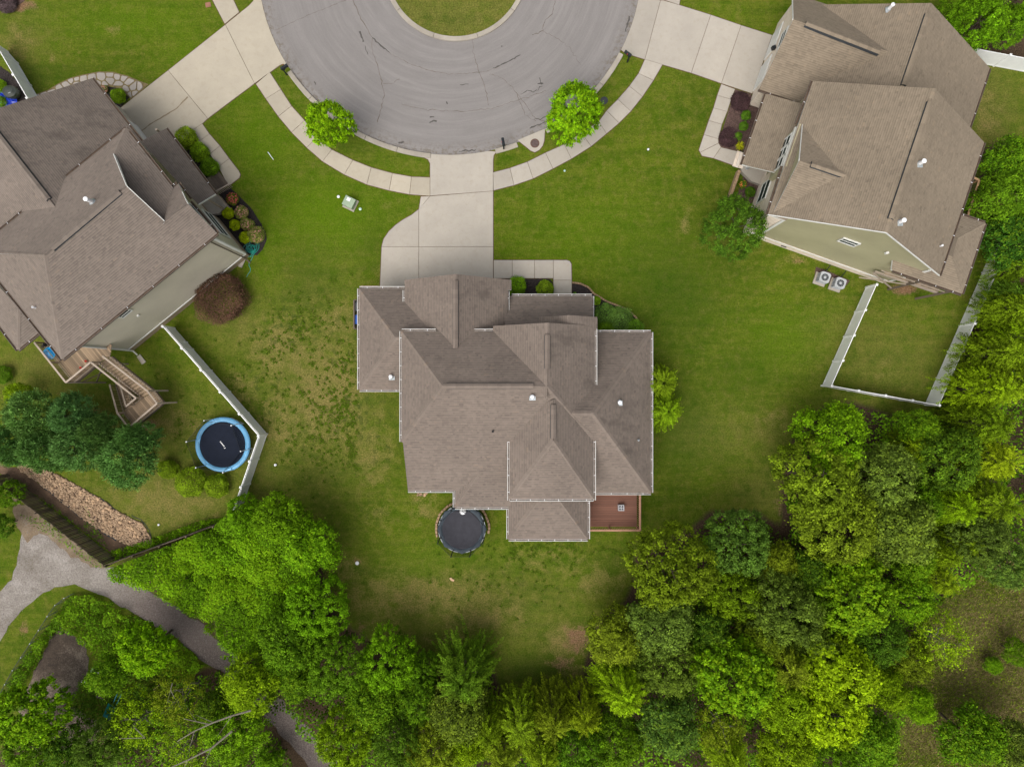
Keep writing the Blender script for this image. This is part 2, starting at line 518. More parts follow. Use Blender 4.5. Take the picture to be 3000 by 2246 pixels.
# ------------------------------------------------------------------ ground
def ground_mat():
    m, nt, ns, ls, b = mat_new('lawn')
    P = pos(nt)
    def at(n):
        a = ns.new('ShaderNodeAttribute'); a.attribute_name = n; return a.outputs['Fac']
    n1 = noise(nt, P, 0.16, 5, 0.6); n2 = noise(nt, P, 1.1, 5, 0.62); n3 = noise(nt, P, 9, 4, 0.7); n4 = noise(nt, P, 34, 2)
    g = ramp(nt, n1, [(0.30, (0.036, 0.078, 0.002)), (0.5, (0.058, 0.110, 0.003)), (0.70, (0.088, 0.140, 0.005))])
    g = mixc(nt, ramp(nt, n2, [(0.36, 0.0), (0.66, 0.85)]), g, (0.125, 0.145, 0.016))
    n7 = noise(nt, P, 1.7, 6, 0.72); n5 = noise(nt, P, 3.2, 6, 0.75); n6 = noise(nt, P, 0.5, 6, 0.7)
    g = mixc(nt, ramp(nt, n6, [(0.44, 0.0), (0.68, 0.6)]), g, (0.098, 0.126, 0.010))
    g = mixc(nt, ramp(nt, n5, [(0.50, 0.0), (0.72, 0.6)]), g, (0.150, 0.158, 0.022))
    g = mixc(nt, ramp(nt, n7, [(0.50, 0.0), (0.66, 0.62)]), g, (0.175, 0.158, 0.034))
    mpp = ns.new('ShaderNodeMapping'); mpp.inputs['Rotation'].default_value = (0, 0, 0.75); mpp.inputs['Scale'].default_value = (0.22, 2.2, 1); ls.new(P, mpp.inputs[0])
    g = mixc(nt, ramp(nt, noise(nt, mpp.outputs[0], 0.8, 4, 0.6), [(0.38, 0.3), (0.56, 0.0)]), g, (0.030, 0.074, 0.003))
    g = mixc(nt, ramp(nt, n5, [(0.30, 0.55), (0.46, 0.0)]), g, (0.028, 0.058, 0.004))
    g = mixc(nt, at('lush'), g, (0.080, 0.155, 0.002))
    g = mixc(nt, at('dark_green'), g, (0.030, 0.062, 0.004))  # patches of darker green grass
    # thin dry grass
    dn = mth(nt, 'ADD', mth(nt, 'MULTIPLY', n2, 0.75), mth(nt, 'MULTIPLY', n3, 0.35))
    dsum = mth(nt, 'ADD', dn, mth(nt, 'MULTIPLY', at('dry'), 0.62))
    df = ramp(nt, dsum, [(0.70, 0.0), (1.02, 1.0)])
    g = mixc(nt, df, g, ramp(nt, n3, [(0.3, (0.165, 0.142, 0.040)), (0.7, (0.255, 0.205, 0.068))]))
    # olive grass
    of = mth(nt, 'MULTIPLY', at('olive'), ramp(nt, n2, [(0.25, 0.35), (0.7, 1.0)]), True)
    g = mixc(nt, of, g, ramp(nt, n3, [(0.3, (0.118, 0.112, 0.026)), (0.7, (0.205, 0.170, 0.055))]))
    # bare soil
    ds = mth(nt, 'ADD', dn, mth(nt, 'MULTIPLY', at('bare'), 0.62))
    g = mixc(nt, ramp(nt, ds, [(0.80, 0.0), (1.0, 1.0)]), g, ramp(nt, n3, [(0.3, (0.15, 0.085, 0.045)), (0.7, (0.27, 0.165, 0.095))]))
    # dark clover tufts
    v = ns.new('ShaderNodeTexVoronoi'); v.inputs['Scale'].default_value = 1.55; v.inputs['Randomness'].default_value = 1.0
    wob = ns.new('ShaderNodeVectorMath'); wob.operation = 'ADD'; ls.new(P, wob.inputs[0])
    nw = ns.new('ShaderNodeTexNoise'); nw.inputs['Scale'].default_value = 2.2; nw.inputs['Detail'].default_value = 4; ls.new(P, nw.inputs['Vector'])
    sc = ns.new('ShaderNodeVectorMath'); sc.operation = 'SCALE'; ls.new(nw.outputs['Color'], sc.inputs[0]); sc.inputs['Scale'].default_value = 1.2
    ls.new(sc.outputs[0], wob.inputs[1]); ls.new(wob.outputs[0], v.inputs['Vector'])
    patchy = ramp(nt, n2, [(0.36, 0.0), (0.46, 1.0)])
    cl = mth(nt, 'MULTIPLY', mth(nt, 'MULTIPLY', ramp(nt, v.outputs['Distance'], [(0.26, 1.0), (0.42, 0.0)]), at('clover')), patchy, True)
    g = mixc(nt, mth(nt, 'MULTIPLY', cl, 0.85), g, (0.045, 0.072, 0.010))
    # woodland litter
    lf = ramp(nt, mth(nt, 'ADD', mth(nt, 'MULTIPLY', n2, 0.5), at('litter')), [(0.45, 0.0), (0.8, 1.0)])
    g = mixc(nt, lf, g, ramp(nt, n3, [(0.3, (0.045, 0.032, 0.02)), (0.7, (0.10, 0.066, 0.04))]))
    # rough meadow straw
    mf = ramp(nt, mth(nt, 'ADD', mth(nt, 'MULTIPLY', n2, 0.5), at('meadow')), [(0.55, 0.0), (0.95, 0.9)])
    g = mixc(nt, mf, g, ramp(nt, n3, [(0.25, (0.09, 0.095, 0.025)), (0.5, (0.15, 0.13, 0.045)), (0.75, (0.21, 0.17, 0.08))]))
    g = mixc(nt, 1.0, g, ramp(nt, n3, [(0.25, 0.62), (0.75, 1.40)]), 'MULTIPLY')
    g = mixc(nt, 0.8, g, ramp(nt, n4, [(0.25, 0.45), (0.75, 1.55)]), 'MULTIPLY')
    ls.new(g, b.inputs['Base Color']); b.inputs['Roughness'].default_value = 1.0
    b.inputs['Specular IOR Level'].default_value = 0.1
    h = mth(nt, 'ADD', mth(nt, 'MULTIPLY', n3, 0.6), n4)
    bump(nt, b, h, 0.8, 0.05)
    return m
M['lawn'] = ground_mat()

WOODS = [[(640, 1540), (732, 1475), (960, 1600), (930, 1740), (1010, 1830), (1080, 1880), (1200, 1900), (1280, 1960), (1440, 1960), (1470, 2060), (1700, 2050),
          (1710, 1980), (1740, 1850), (1790, 1790), (1850, 1750), (1870, 1620), (2000, 1570), (2080, 1500), (2230, 1500), (2290, 1560), (2300, 1400), (2320, 1290), (2400, 1200), (2500, 1180),
          (2650, 1230), (2800, 1230), (2760, 1180), (2760, 1100), (2900, 790), (2960, 560), (2860, 470), (2880, 430), (3000, 420), (3300, 400), (3300, 1600), (2850, 1680), (2700, 1820), (2620, 2000),
          (2600, 2246), (2500, 2500), (-200, 2500), (-200, 2300), (100, 2150), (280, 2190), (420, 2050), (600, 1960), (720, 1930), (630, 1860), (520, 1770), (340, 1655)],
         [(2790, -100), (2830, 80), (2900, 190), (3300, 170), (3300, -100)]]
def in_woods(PX, PY):
    r = np.zeros(PX.shape, dtype=bool)
    for w in WOODS: r |= pip(w, PX, PY)
    return r

xs = np.concatenate([[-600, -300, -150, -90, -60], np.arange(-46, 46.01, 0.4), [60, 90, 150, 300, 600]])
ys = np.concatenate([[-600, -300, -150, -80, -50], np.arange(-36, 36.01, 0.4), [50, 80, 150, 300, 600]])
GX, GY = np.meshgrid(xs, ys)
PXg = NX + GX * FOC / CAM_H; PYg = NY - GY * FOC / CAM_H
def blobs(lst):
    r = np.zeros(GX.shape)
    for (cx, cy, rx, ry, w) in lst:
        r = np.maximum(r, w * np.exp(-(((PXg - cx) / rx) ** 2 + ((PYg - cy) / ry) ** 2)))
    return r
def smooth2(a, k):
    for _ in range(k):
        p = np.pad(a, 1, mode='edge')
        a = (p[:-2, 1:-1] + p[2:, 1:-1] + p[1:-1, :-2] + p[1:-1, 2:] + 2 * a) / 6
    return a
attrs = {
 'dry': blobs([(820, 1020, 110, 110, .55), (960, 1150, 130, 170, .62), (1090, 1330, 70, 130, .5), (820, 1240, 80, 110, .5), (1000, 940, 80, 60, .5),
               (1250, 1740, 300, 70, .55), (1420, 1800, 160, 60, .5), (1750, 1700, 90, 50, .5), (1120, 1760, 90, 70, .5), (1650, 1880, 70, 70, .6), (990, 1660, 100, 60, .42), (1600, 1640, 180, 50, .38), (1240, 1480, 50, 60, .5), (1350, 1870, 140, 60, .3), (1700, 1990, 60, 60, .5),
               (2010, 655, 14, 38, .7), (332, 88, 22, 20, .6), (58, 120, 50, 60, .55), (155, 172, 10, 12, .7), (2880, 330, 60, 130, .45), (2600, 1080, 60, 60, .3),
               (2260, 1230, 120, 40, .35), (1130, 590, 40, 40, .2), (700, 1130, 60, 60, .5), (650, 1560, 200, 80, .4), (300, 1420, 80, 60, .3), (480, 1480, 180, 70, .5), (2250, 700, 40, 20, .4),
               (2330, 760, 50, 18, .5), (1740, 20, 120, 60, .3), (500, 1240, 100, 50, .4), (1120, 850, 20, 100, .4), (1110, 1500, 60, 50, .35), (2040, 120, 120, 40, .25)]),
 'olive': blobs([(940, 1150, 180, 260, .75), (760, 1350, 100, 180, .55), (2600, 1050, 200, 140, .45), (2900, 350, 90, 200, .6), (1350, 1800, 400, 150, .45), (2200, 1270, 220, 80, .4), (500, 1450, 200, 130, .75),
               (120, 1080, 150, 80, .65), (430, 1250, 220, 110, .6), (1335, 0, 150, 70, .45), (60, 120, 90, 90, .4), (700, 950, 90, 80, .6), (2230, 1450, 110, 80, .4), (2500, 960, 130, 60, .4)]),
 'bare': blobs([(1690, 1870, 55, 60, .72), (1650, 1940, 60, 40, .62), (290, 1230, 120, 50, .50), (430, 1245, 60, 30, .6), (200, 1160, 60, 30, .4), (2290, 1480, 28, 70, .62), (2880, 340, 50, 100, .30), (2840, 1240, 50, 25, .6),
               (2210, 820, 12, 12, .2), (2330, 762, 46, 10, .75), (2650, 850, 50, 22, .85), (50, 18, 70, 22, .95), (1900, 1700, 40, 60, .5), (1047, 1647, 14, 12, .7), (545, 1450, 16, 16, .3), (130, 1560, 60, 60, .6),
               (1930, 1780, 60, 40, .5), (230, 1550, 40, 100, .5), (70, 1850, 14, 50, .75), (1335, 20, 50, 24, .45), (1370, 60, 40, 20, .4), (1060, 1830, 60, 40, .5), (1160, 1890, 60, 30, .5), (980, 1700, 20, 60, .5), (740, 1540, 90, 30, .4)]),
 'clover': blobs([(1030, 1130, 110, 230, .9), (850, 960, 120, 90, .9), (1130, 1280, 50, 120, .9), (1640, 1590, 180, 50, .6), (900, 1300, 110, 80, .5), (760, 1140, 90, 90, .8), (1500, 1700, 200, 60, .5), (560, 1300, 100, 60, .5), (1080, 1500, 90, 60, .4)]),
 'lush': blobs([(960, 620, 200, 110, .65), (760, 420, 130, 120, .55), (1700, 700, 250, 160, .35), (700, 250, 80, 90, .5), (400, 60, 230, 60, .45), (1400, 1630, 200, 50, .3), (2300, 1000, 120, 100, .45), (1280, 1640, 160, 60, .35), (560, 150, 100, 80, .4), (770, 680, 60, 120, .5)]),
 'dark_green': blobs([(1980, 860, 170, 200, .6), (1990, 1250, 120, 180, .55), (900, 800, 80, 100, .35), (2150, 1100, 140, 120, .35), (1560, 1960, 120, 50, .6), (1800, 1660, 60, 50, .5), (2120, 400, 60, 80, .3), (840, 1550, 60, 60, .5), (1300, 1900, 120, 40, .4), (150, 220, 150, 30, .45), (430, 1150, 70, 50, .5), (1100, 720, 60, 60, .3)]),
 'meadow': np.clip(blobs([(2860, 1900, 170, 170, 1.0), (2740, 2140, 150, 90, .9), (2960, 2080, 120, 100, .9), (3100, 1900, 200, 400, 1.0)]), 0, 1),
}
lit = in_woods(PXg, PYg).astype(float)
attrs['litter'] = smooth2(lit, 3) * (1 - attrs['meadow']) 
ny, nx = GX.shape
V = np.stack([GX.ravel(), GY.ravel(), np.zeros(GX.size)], 1)
idx = np.arange(GX.size).reshape(ny, nx)
F = np.stack([idx[:-1, :-1].ravel(), idx[:-1, 1:].ravel(), idx[1:, 1:].ravel(), idx[1:, :-1].ravel()], 1)
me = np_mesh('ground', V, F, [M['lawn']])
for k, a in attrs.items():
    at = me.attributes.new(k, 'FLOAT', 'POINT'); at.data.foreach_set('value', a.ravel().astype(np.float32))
ground = link(bpy.data.objects.new('ground', me)); tag(ground, kind='structure')

def sheet(name, pts, z, mat, parent=None, kind='structure', thick=0.0):
    mb = MB(); mb.prism(pts, z - thick if thick else z - 0.002, z, bottom=False)
    o = mb.build(name, mat, parent)
    if parent is None and kind: o['kind'] = kind
    return o

M['edge_soil'] = simple('edge_soil', (0.10, 0.062, 0.032), 1.0, 0.4, 5)
SLAB_Z = 0.045
def slabs(name, polys_px, mat, gap=0.013, edge=0.04):
    """setting piece (soil bed) with every cast slab as a piece of its own"""
    pts = [[G(*p) for p in poly] for poly in polys_px]
    mb = MB()
    for i, p in enumerate(pts): mb.prism(offset_poly(p, -edge), 0.002, 0.006 + 0.0005 * i, bottom=False)
    bed = mb.build(name, M['edge_soil']); bed['kind'] = 'structure'
    for p in pts:
        q = offset_poly(p, gap); r = offset_poly(p, gap + 0.012)
        b = MB(); n = len(q)
        vs = [(v.x, v.y, 0.0) for v in q] + [(v.x, v.y, SLAB_Z - 0.008) for v in q] + [(v.x, v.y, SLAB_Z) for v in r]
        fs = [(i, (i + 1) % n, n + (i + 1) % n, n + i) for i in range(n)] + [(n + i, n + (i + 1) % n, 2 * n + (i + 1) % n, 2 * n + i) for i in range(n)] + [tuple(range(2 * n, 3 * n))]
        b.add(vs, fs); b.build('slab', mat, bed)
    return bed

# ---- road: the turning circle
RC = G(1318, -108); RR = 562 * CAM_H / FOC
def asphalt():
    m, nt, ns, ls, b = mat_new('asphalt')
    tc = ns.new('ShaderNodeTexCoord'); P = tc.outputs['Object']
    sep = ns.new('ShaderNodeSeparateXYZ'); ls.new(P, sep.inputs[0])
    x, y = sep.outputs[0], sep.outputs[1]
    r = mth(nt, 'SQRT', mth(nt, 'ADD', mth(nt, 'MULTIPLY', x, x), mth(nt, 'MULTIPLY', y, y)))
    a = mth(nt, 'ARCTAN2', y, x)
    wv = noise(nt, P, 0.35, 3)
    cb = ns.new('ShaderNodeCombineXYZ'); ls.new(mth(nt, 'ADD', mth(nt, 'MULTIPLY', r, 1.5), mth(nt, 'MULTIPLY', wv, 0.5)), cb.inputs[0]); ls.new(mth(nt, 'MULTIPLY', a, 0.9), cb.inputs[1])
    st = noise(nt, cb.outputs[0], 1.5, 5, 0.62)
    st2 = noise(nt, cb.outputs[0], 5.0, 3, 0.6)
    f = noise(nt, P, 0.5, 5, 0.65); g = noise(nt, P, 30, 3, 0.7); h = noise(nt, P, 3.0, 5, 0.7)
    c = ramp(nt, st, [(0.34, (0.105, 0.097, 0.090)), (0.5, (0.190, 0.177, 0.167)), (0.66, (0.340, 0.320, 0.300))])
    c = mixc(nt, 0.4, c, ramp(nt, st2, [(0.35, (0.13, 0.12, 0.118)), (0.65, (0.275, 0.26, 0.255))]))
    c = mixc(nt, 0.35, c, ramp(nt, f, [(0.3, (0.16, 0.145, 0.138)), (0.7, (0.27, 0.252, 0.246))]))
    c = mixc(nt, ramp(nt, h, [(0.62, 0.0), (0.78, 0.35)]), c, (0.15, 0.13, 0.115))
    c = mixc(nt, 0.45, c, ramp(nt, noise(nt, P, 75, 2, 0.8), [(0.3, (0.07, 0.065, 0.06)), (0.7, (0.33, 0.31, 0.29))]))
    c = mixc(nt, 0.3, c, ramp(nt, g, [(0.25, (0.11, 0.102, 0.10)), (0.75, (0.31, 0.29, 0.285))]))
    # damp silt near the outer gutter
    sl = mth(nt, 'MULTIPLY', ramp(nt, mth(nt, 'DIVIDE', r, 16.0), [(0.88, 0.0), (0.945, 1.0)]), ramp(nt, h, [(0.48, 0.0), (0.60, 0.8)]))
    c = mixc(nt, sl, c, (0.13, 0.105, 0.075))
    ls.new(c, b.inputs['Base Color']); b.inputs['Roughness'].default_value = 0.92
    bump(nt, b, g, 0.5, 0.006)
    return m
M['asphalt'] = asphalt()
def ring_pts(r, n=96, a0=0, a1=2 * math.pi): return [Vector((r * math.cos(a0 + (a1 - a0) * i / n), r * math.sin(a0 + (a1 - a0) * i / n), 0)) for i in range(n + (0 if abs(a1 - a0 - 2 * math.pi) < 1e-6 else 1))]
mb = MB(); n = 128
vs = [(RR * math.cos(2 * math.pi * i / n), RR * math.sin(2 * math.pi * i / n), 0.012) for i in range(n)]
mb.add(vs, [tuple(range(n))])
road = mb.build('road', M['asphalt']); road.location = RC; road['kind'] = 'structure'
mb = MB(); mb.box((0, 60, 0.006), (11, 100, 0.004)); o = mb.build('street', M['asphalt']); o.location = RC; o['kind'] = 'structure'
# cracks: narrow dark strips that follow the breaks in the asphalt
M['crack'] = simple('crack_fill', (0.115, 0.092, 0.075), 0.95, 0.5, 8)
M['crack_dark'] = simple('crack_tar', (0.075, 0.068, 0.062), 0.9, 0.5, 8)
def crack(pts, w, mat='crack', jit=0.05, z=0.0145):
    P = [G(*p) for p in pts]; L = []
    for a, b in zip(P[:-1], P[1:]):
        k = max(2, int((b - a).length / 0.18))
        for i in range(k): L.append(a.lerp(b, i / k))
    L.append(P[-1])
    L = [p + Vector((random.gauss(0, jit), random.gauss(0, jit), 0)) for p in L]
    vs = []; fs = []
    for i, p in enumerate(L):
        d = (L[min(i + 1, len(L) - 1)] - L[max(i - 1, 0)]).normalized(); nn = Vector((-d.y, d.x, 0))
        ww = w * random.uniform(0.4, 1.3) / 2
        vs += [(p.x + nn.x * ww, p.y + nn.y * ww, z), (p.x - nn.x * ww, p.y - nn.y * ww, z)]
        if i: fs.append((2 * i - 2, 2 * i - 1, 2 * i + 1, 2 * i))
    return mesh_obj('crack', vs, fs, M[mat], road)
z2 = lambda x, y: (750 + x * .3865, y * .3865)
z3 = lambda x, y: (1400 + x * .3865, y * .3865)
crack([z2(735, 0), z2(780, 110), z2(850, 235), z2(882, 290), z2(880, 370), z2(920, 500), z2(950, 600), z2(972, 720), z2(950, 830), z2(918, 930)], 0.055, jit=0.03)
crack([z2(882, 290), z2(930, 330), z2(1010, 400)], 0.10, 'crack_dark', 0.03)
crack([z2(1010, 400), z2(1150, 480), z2(1290, 530), z2(1450, 565), z2(1600, 560), z2(1690, 548), z2(1760, 540), z2(1850, 500)], 0.035, jit=0.03)
crack([z2(785, 240), z2(815, 320)], 0.13, 'crack_dark', 0.02); crack([z2(825, 350), z2(850, 415)], 0.09, 'crack_dark', 0.02)
crack([z2(1640, 290), z2(1648, 400), z2(1690, 545), z2(1730, 640), z2(1765, 800)], 0.04, jit=0.03)
crack([z2(1800, 515), z2(1900, 475), z2(2005, 415)], 0.09, 'crack_dark', 0.025)
crack([z2(1100, 790), z2(1300, 835), z2(1560, 848), z2(1760, 830), z2(1990, 760), z2(2199, 690)], 0.035, jit=0.035)
crack([z2(140, 235), z2(400, 115), z2(690, 0)], 0.03, 'crack', 0.015)
crack([z2(965, 640), z2(1040, 625), z2(1090, 600)], 0.04)
crack([z2(1760, 560), z2(1870, 590), z2(1990, 720), z2(2120, 905), z2(2199, 920)], 0.035, jit=0.04)
crack([z2(2000, 715), z2(2060, 690), z2(2110, 700), z2(2160, 650)], 0.06, 'crack_dark', 0.05)
crack([z3(590, 0), z3(560, 110), z3(515, 150), z3(490, 235), z3(410, 270)], 0.05, jit=0.04)
crack([z3(490, 235), z3(600, 290), z3(700, 370), z3(780, 500)], 0.03, jit=0.04)
crack([z3(430, 900), z3(480, 905), z3(530, 880)], 0.07, 'crack_dark', 0.05)
crack([z3(300, 720), z3(360, 870), z3(440, 920)], 0.04, jit=0.04)
for (a, b, w) in ((z2(1320, 883), z2(1355, 886), .10), (z2(1320, 925), z2(1368, 920), .12), (z2(1080, 1080), z2(1120, 1082), .14), (z2(1060, 1120), z2(1165, 1135), .16), (z2(1540, 1145), z2(1665, 1138), .10),
                  (z2(1545, 645), z2(1610, 640), .07), (z2(1440, 770), z2(1450, 790), .1), (z3(1150, 120), z3(1120, 240), .14), (z3(470, 590), z3(480, 640), .06), (z3(455, 640), z3(495, 632), .07), (z2(445, 620), z2(455, 645), .08),
                  (z2(2135, 640), z2(2175, 630), .08), (z3(395, 975), z3(520, 925), .10), (z2(935, 1095), z2(1020, 1120), .22), (z2(820, 1045), z2(930, 1090), .2), (z3(180, 355), z3(190, 350), .08)):
    crack([a, b], w, 'crack_dark' , 0.035, 0.0155)
# island and kerbs
IC = G(1335, -90)
mb = MB(); vs = [(IC.x + 5.38 * math.cos(2 * math.pi * i / 96), IC.y + 5.38 * math.sin(2 * math.pi * i / 96), 0.10) for i in range(96)]
mb.add(vs, [tuple(range(96))])
isl = mb.build('island_lawn', M['lawn']); isl['kind'] = 'structure'
for k, v in (('olive', .55), ('dry', .12), ('bare', .12)):
    at = isl.data.attributes.new(k, 'FLOAT', 'POINT'); at.data.foreach_set('value', [v] * 96)
def kerb(C0, r0, r1, a0, a1, h, label=None, side=1):
    n = max(3, int(abs(a1 - a0) * r1 / 0.3)); mb = MB()
    prof = [(r0, 0.0), (r0, h * (0.85 if side > 0 else 1)), (r0 + 0.05, h), (r1 - 0.05, h), (r1, h * 0.9), (r1, 0.0)]
    vs = []; fs = []
    for i in range(n + 1):
        a = a0 + (a1 - a0) * i / n
        for (r, z) in prof: vs.append((C0.x + r * math.cos(a), C0.y + r * math.sin(a), z))
    m_ = len(prof)
    for i in range(n):
        for k in range(m_ - 1):
            fs.append((i * m_ + k, i * m_ + k + 1, (i + 1) * m_ + k + 1, (i + 1) * m_ + k))
    fs += [tuple(range(m_)), tuple(range(n * m_, n * m_ + m_))[::-1]]
    mb.add(vs, fs); o = mb.build('kerb', M['curb']); o['kind'] = 'structure'
    return o
def ang(px, py, C0=RC): 
    p = G(px, py); return math.atan2(p.y - C0.y, p.x - C0.x)
def kerb_run(C0, r0, r1, a0, a1, h, seg=3.0, side=1):
    """kerb cast in lengths with open joints"""
    k = max(1, round(abs(a1 - a0) * r1 / seg)); g = 0.018 / r1
    for i in range(k):
        kerb(C0, r0, r1, a0 + (a1 - a0) * i / k + g, a0 + (a1 - a0) * (i + 1) / k - g, h, side=side)
kerb_run(IC, 5.38, 5.73, 0, 2 * math.pi, 0.14, 3.6, -1)
kerb_run(RC, RR - 0.02, RR + 0.36, ang(864, 200), ang(1262, 455), 0.13)
kerb_run(RC, RR - 0.02, RR + 0.36, ang(1450, 440), ang(1516, 425), 0.13)
kerb_run(RC, RR - 0.02, RR + 0.36, ang(1597, 380), ang(1822, 160), 0.13)

# ---- sidewalks (each slab a piece)
LJ = [((750, 247), (790.6, 211.8)), ((779, 290), (823.4, 262.8)), ((815.7, 342), (854.4, 311)), ((854.4, 388.4), (893, 353.6)), ((898.8, 432.9), (929.7, 403.9)), ((945.2, 473.5), (972.2, 438.7)),
      ((1009, 512), (1034, 469.6)), ((1074.7, 541), (1088, 490.9)), ((1140.4, 558.5), (1150, 508)), ((1200, 570), (1206, 518)), ((1260, 574.7), (1260, 520))]
RJ = [((1445.6, 558.5), (1444.4, 505.5)), ((1506, 543), (1494, 492.8)), ((1562, 523.7), (1545, 474.6)), ((1620, 494.7), (1598, 448)), ((1674, 465.7), (1653, 423)), ((1732, 429), (1703, 390)), ((1777, 392), (1754, 357)),
      ((1813.6, 361), (1777, 324.7)), ((1848, 326.6), (1809.7, 291.8)), ((1882, 284), (1843.7, 253)), ((1914, 236.5), (1870.7, 215.7)), ((1941, 190), (1889, 174.7))]
def strip(J):
    return [[a[0], a[1], b[1], b[0]] for a, b in zip(J[:-1], J[1:])]
slabs('sidewalk', strip(LJ), M['concrete_warm'])
slabs('sidewalk', strip(RJ), M['concrete'])
slabs('sidewalk', [[(622, 0), (659, 71.5), (701.5, 36.7), (684, 0)], [(560, -125), (622, 0), (684, 0), (620, -130)]], M['concrete_warm'])
slabs('sidewalk', [[(1943, 0), (1990, 15.5), (2010, -100), (1960, -110)]], M['concrete'])
# centre driveway
arc = lambda a, b, n=6, r=RR: [((RC.x + r * math.cos(a + (b - a) * i / n)) * FOC / CAM_H + NX, NY - (RC.y + r * math.sin(a + (b - a) * i / n)) * FOC / CAM_H) for i in range(n + 1)]
slabs('driveway', [[(1260, 574), (1260, 480), (1254, 468), (1242, 462)] + arc(ang(1215, 447), ang(1430, 450)) + [(1456, 444), (1447, 455), (1445, 470), (1445, 560)],
                   [(1233, 576), (1260, 575), (1227, 614)],
                   [(1227, 613), (1260, 575), (1445, 560), (1445, 723), (1227, 723)],
                   [(1227, 613), (1227, 723), (1118, 723), (1124, 700), (1139, 678), (1158, 660), (1180, 644), (1205, 630)],
                   [(1118, 723), (1227, 723), (1227, 850), (1113, 850)],
                   [(1227, 723), (1445, 723), (1445, 870), (1227, 870)]], M['concrete'])
slabs('front_walk', [[(1446, 762), (1500.7, 762), (1500.7, 815.6), (1446, 815.6)], [(1500.7, 762), (1565.8, 762), (1565.8, 815.6), (1500.7, 815.6)],
                     [(1565.8, 762), (1621, 762), (1621, 815.6), (1565.8, 815.6)],
                     [(1621, 762), (1660, 762), (1669, 765), (1674, 773), (1675, 821), (1621, 821)], [(1621, 821), (1675, 821), (1675, 870), (1621, 870)]], M['concrete'])
# left driveway
slabs('driveway', [[(661, 73.4), (730, 17), (742, 4), (748, -12)] + arc(ang(757, -8), ang(852, 192)) + [(830, 188), (819, 193), (746, 245.5)],
                   [(661, 73.4), (746, 245.5), (609, 348), (493, 207)],
                   [(493, 207), (609, 348), (593, 363), (560, 386), (516, 440), (419, 412), (352, 318)]], M['concrete_warm'])
slabs('front_walk', [[(560, 386), (593, 363), (614, 393), (582, 416)], [(582, 416), (614, 393), (645, 428), (615, 452)], [(615, 452), (645, 428), (672, 465), (641, 489)],
                     [(641, 489), (672, 465), (700, 501), (705, 512), (702, 521), (669, 547)]], M['concrete_warm'])
# right driveway
slabs('driveway', [arc(ang(1862, -8), ang(1828, 152)) [::-1] + [(1935, 2), (1889, 175), (1850, 163), (1837, 160)][::1],
                   [(1935, 2), (1943, 2), (1989.5, 15.5), (2082, 44.5), (2025, 214.5), (1889, 175)],
                   [(2082, 44.5), (2171, 75), (2113, 245), (2025, 214.5)],
                   [(2171, 75), (2262, 104), (2204, 275), (2113, 245)]], M['concrete'])
slabs('front_walk', [[(2113, 247), (2153, 262), (2142, 292), (2101, 280)], [(2101, 280), (2142, 292), (2130, 328), (2090, 317)], [(2090, 317), (2130, 328), (2115, 365), (2076, 354)],
                     [(2076, 354), (2115, 365), (2104, 408), (2062, 395)], [(2062, 395), (2104, 408), (2105, 420), (2051, 447), (2047, 440)],
                     [(2051, 447), (2105, 420), (2112, 432), (2090, 464), (2056, 457)], [(2112, 432), (2165, 445), (2157, 488), (2090, 464)]], M['concrete'])
# storm drain
slabs('drain_pad', [[(1516, 411), (1597, 377), (1597, 382), (1595, 412), (1590, 428), (1580, 440), (1567, 447), (1554, 442), (1540, 430)]], M['concrete'])

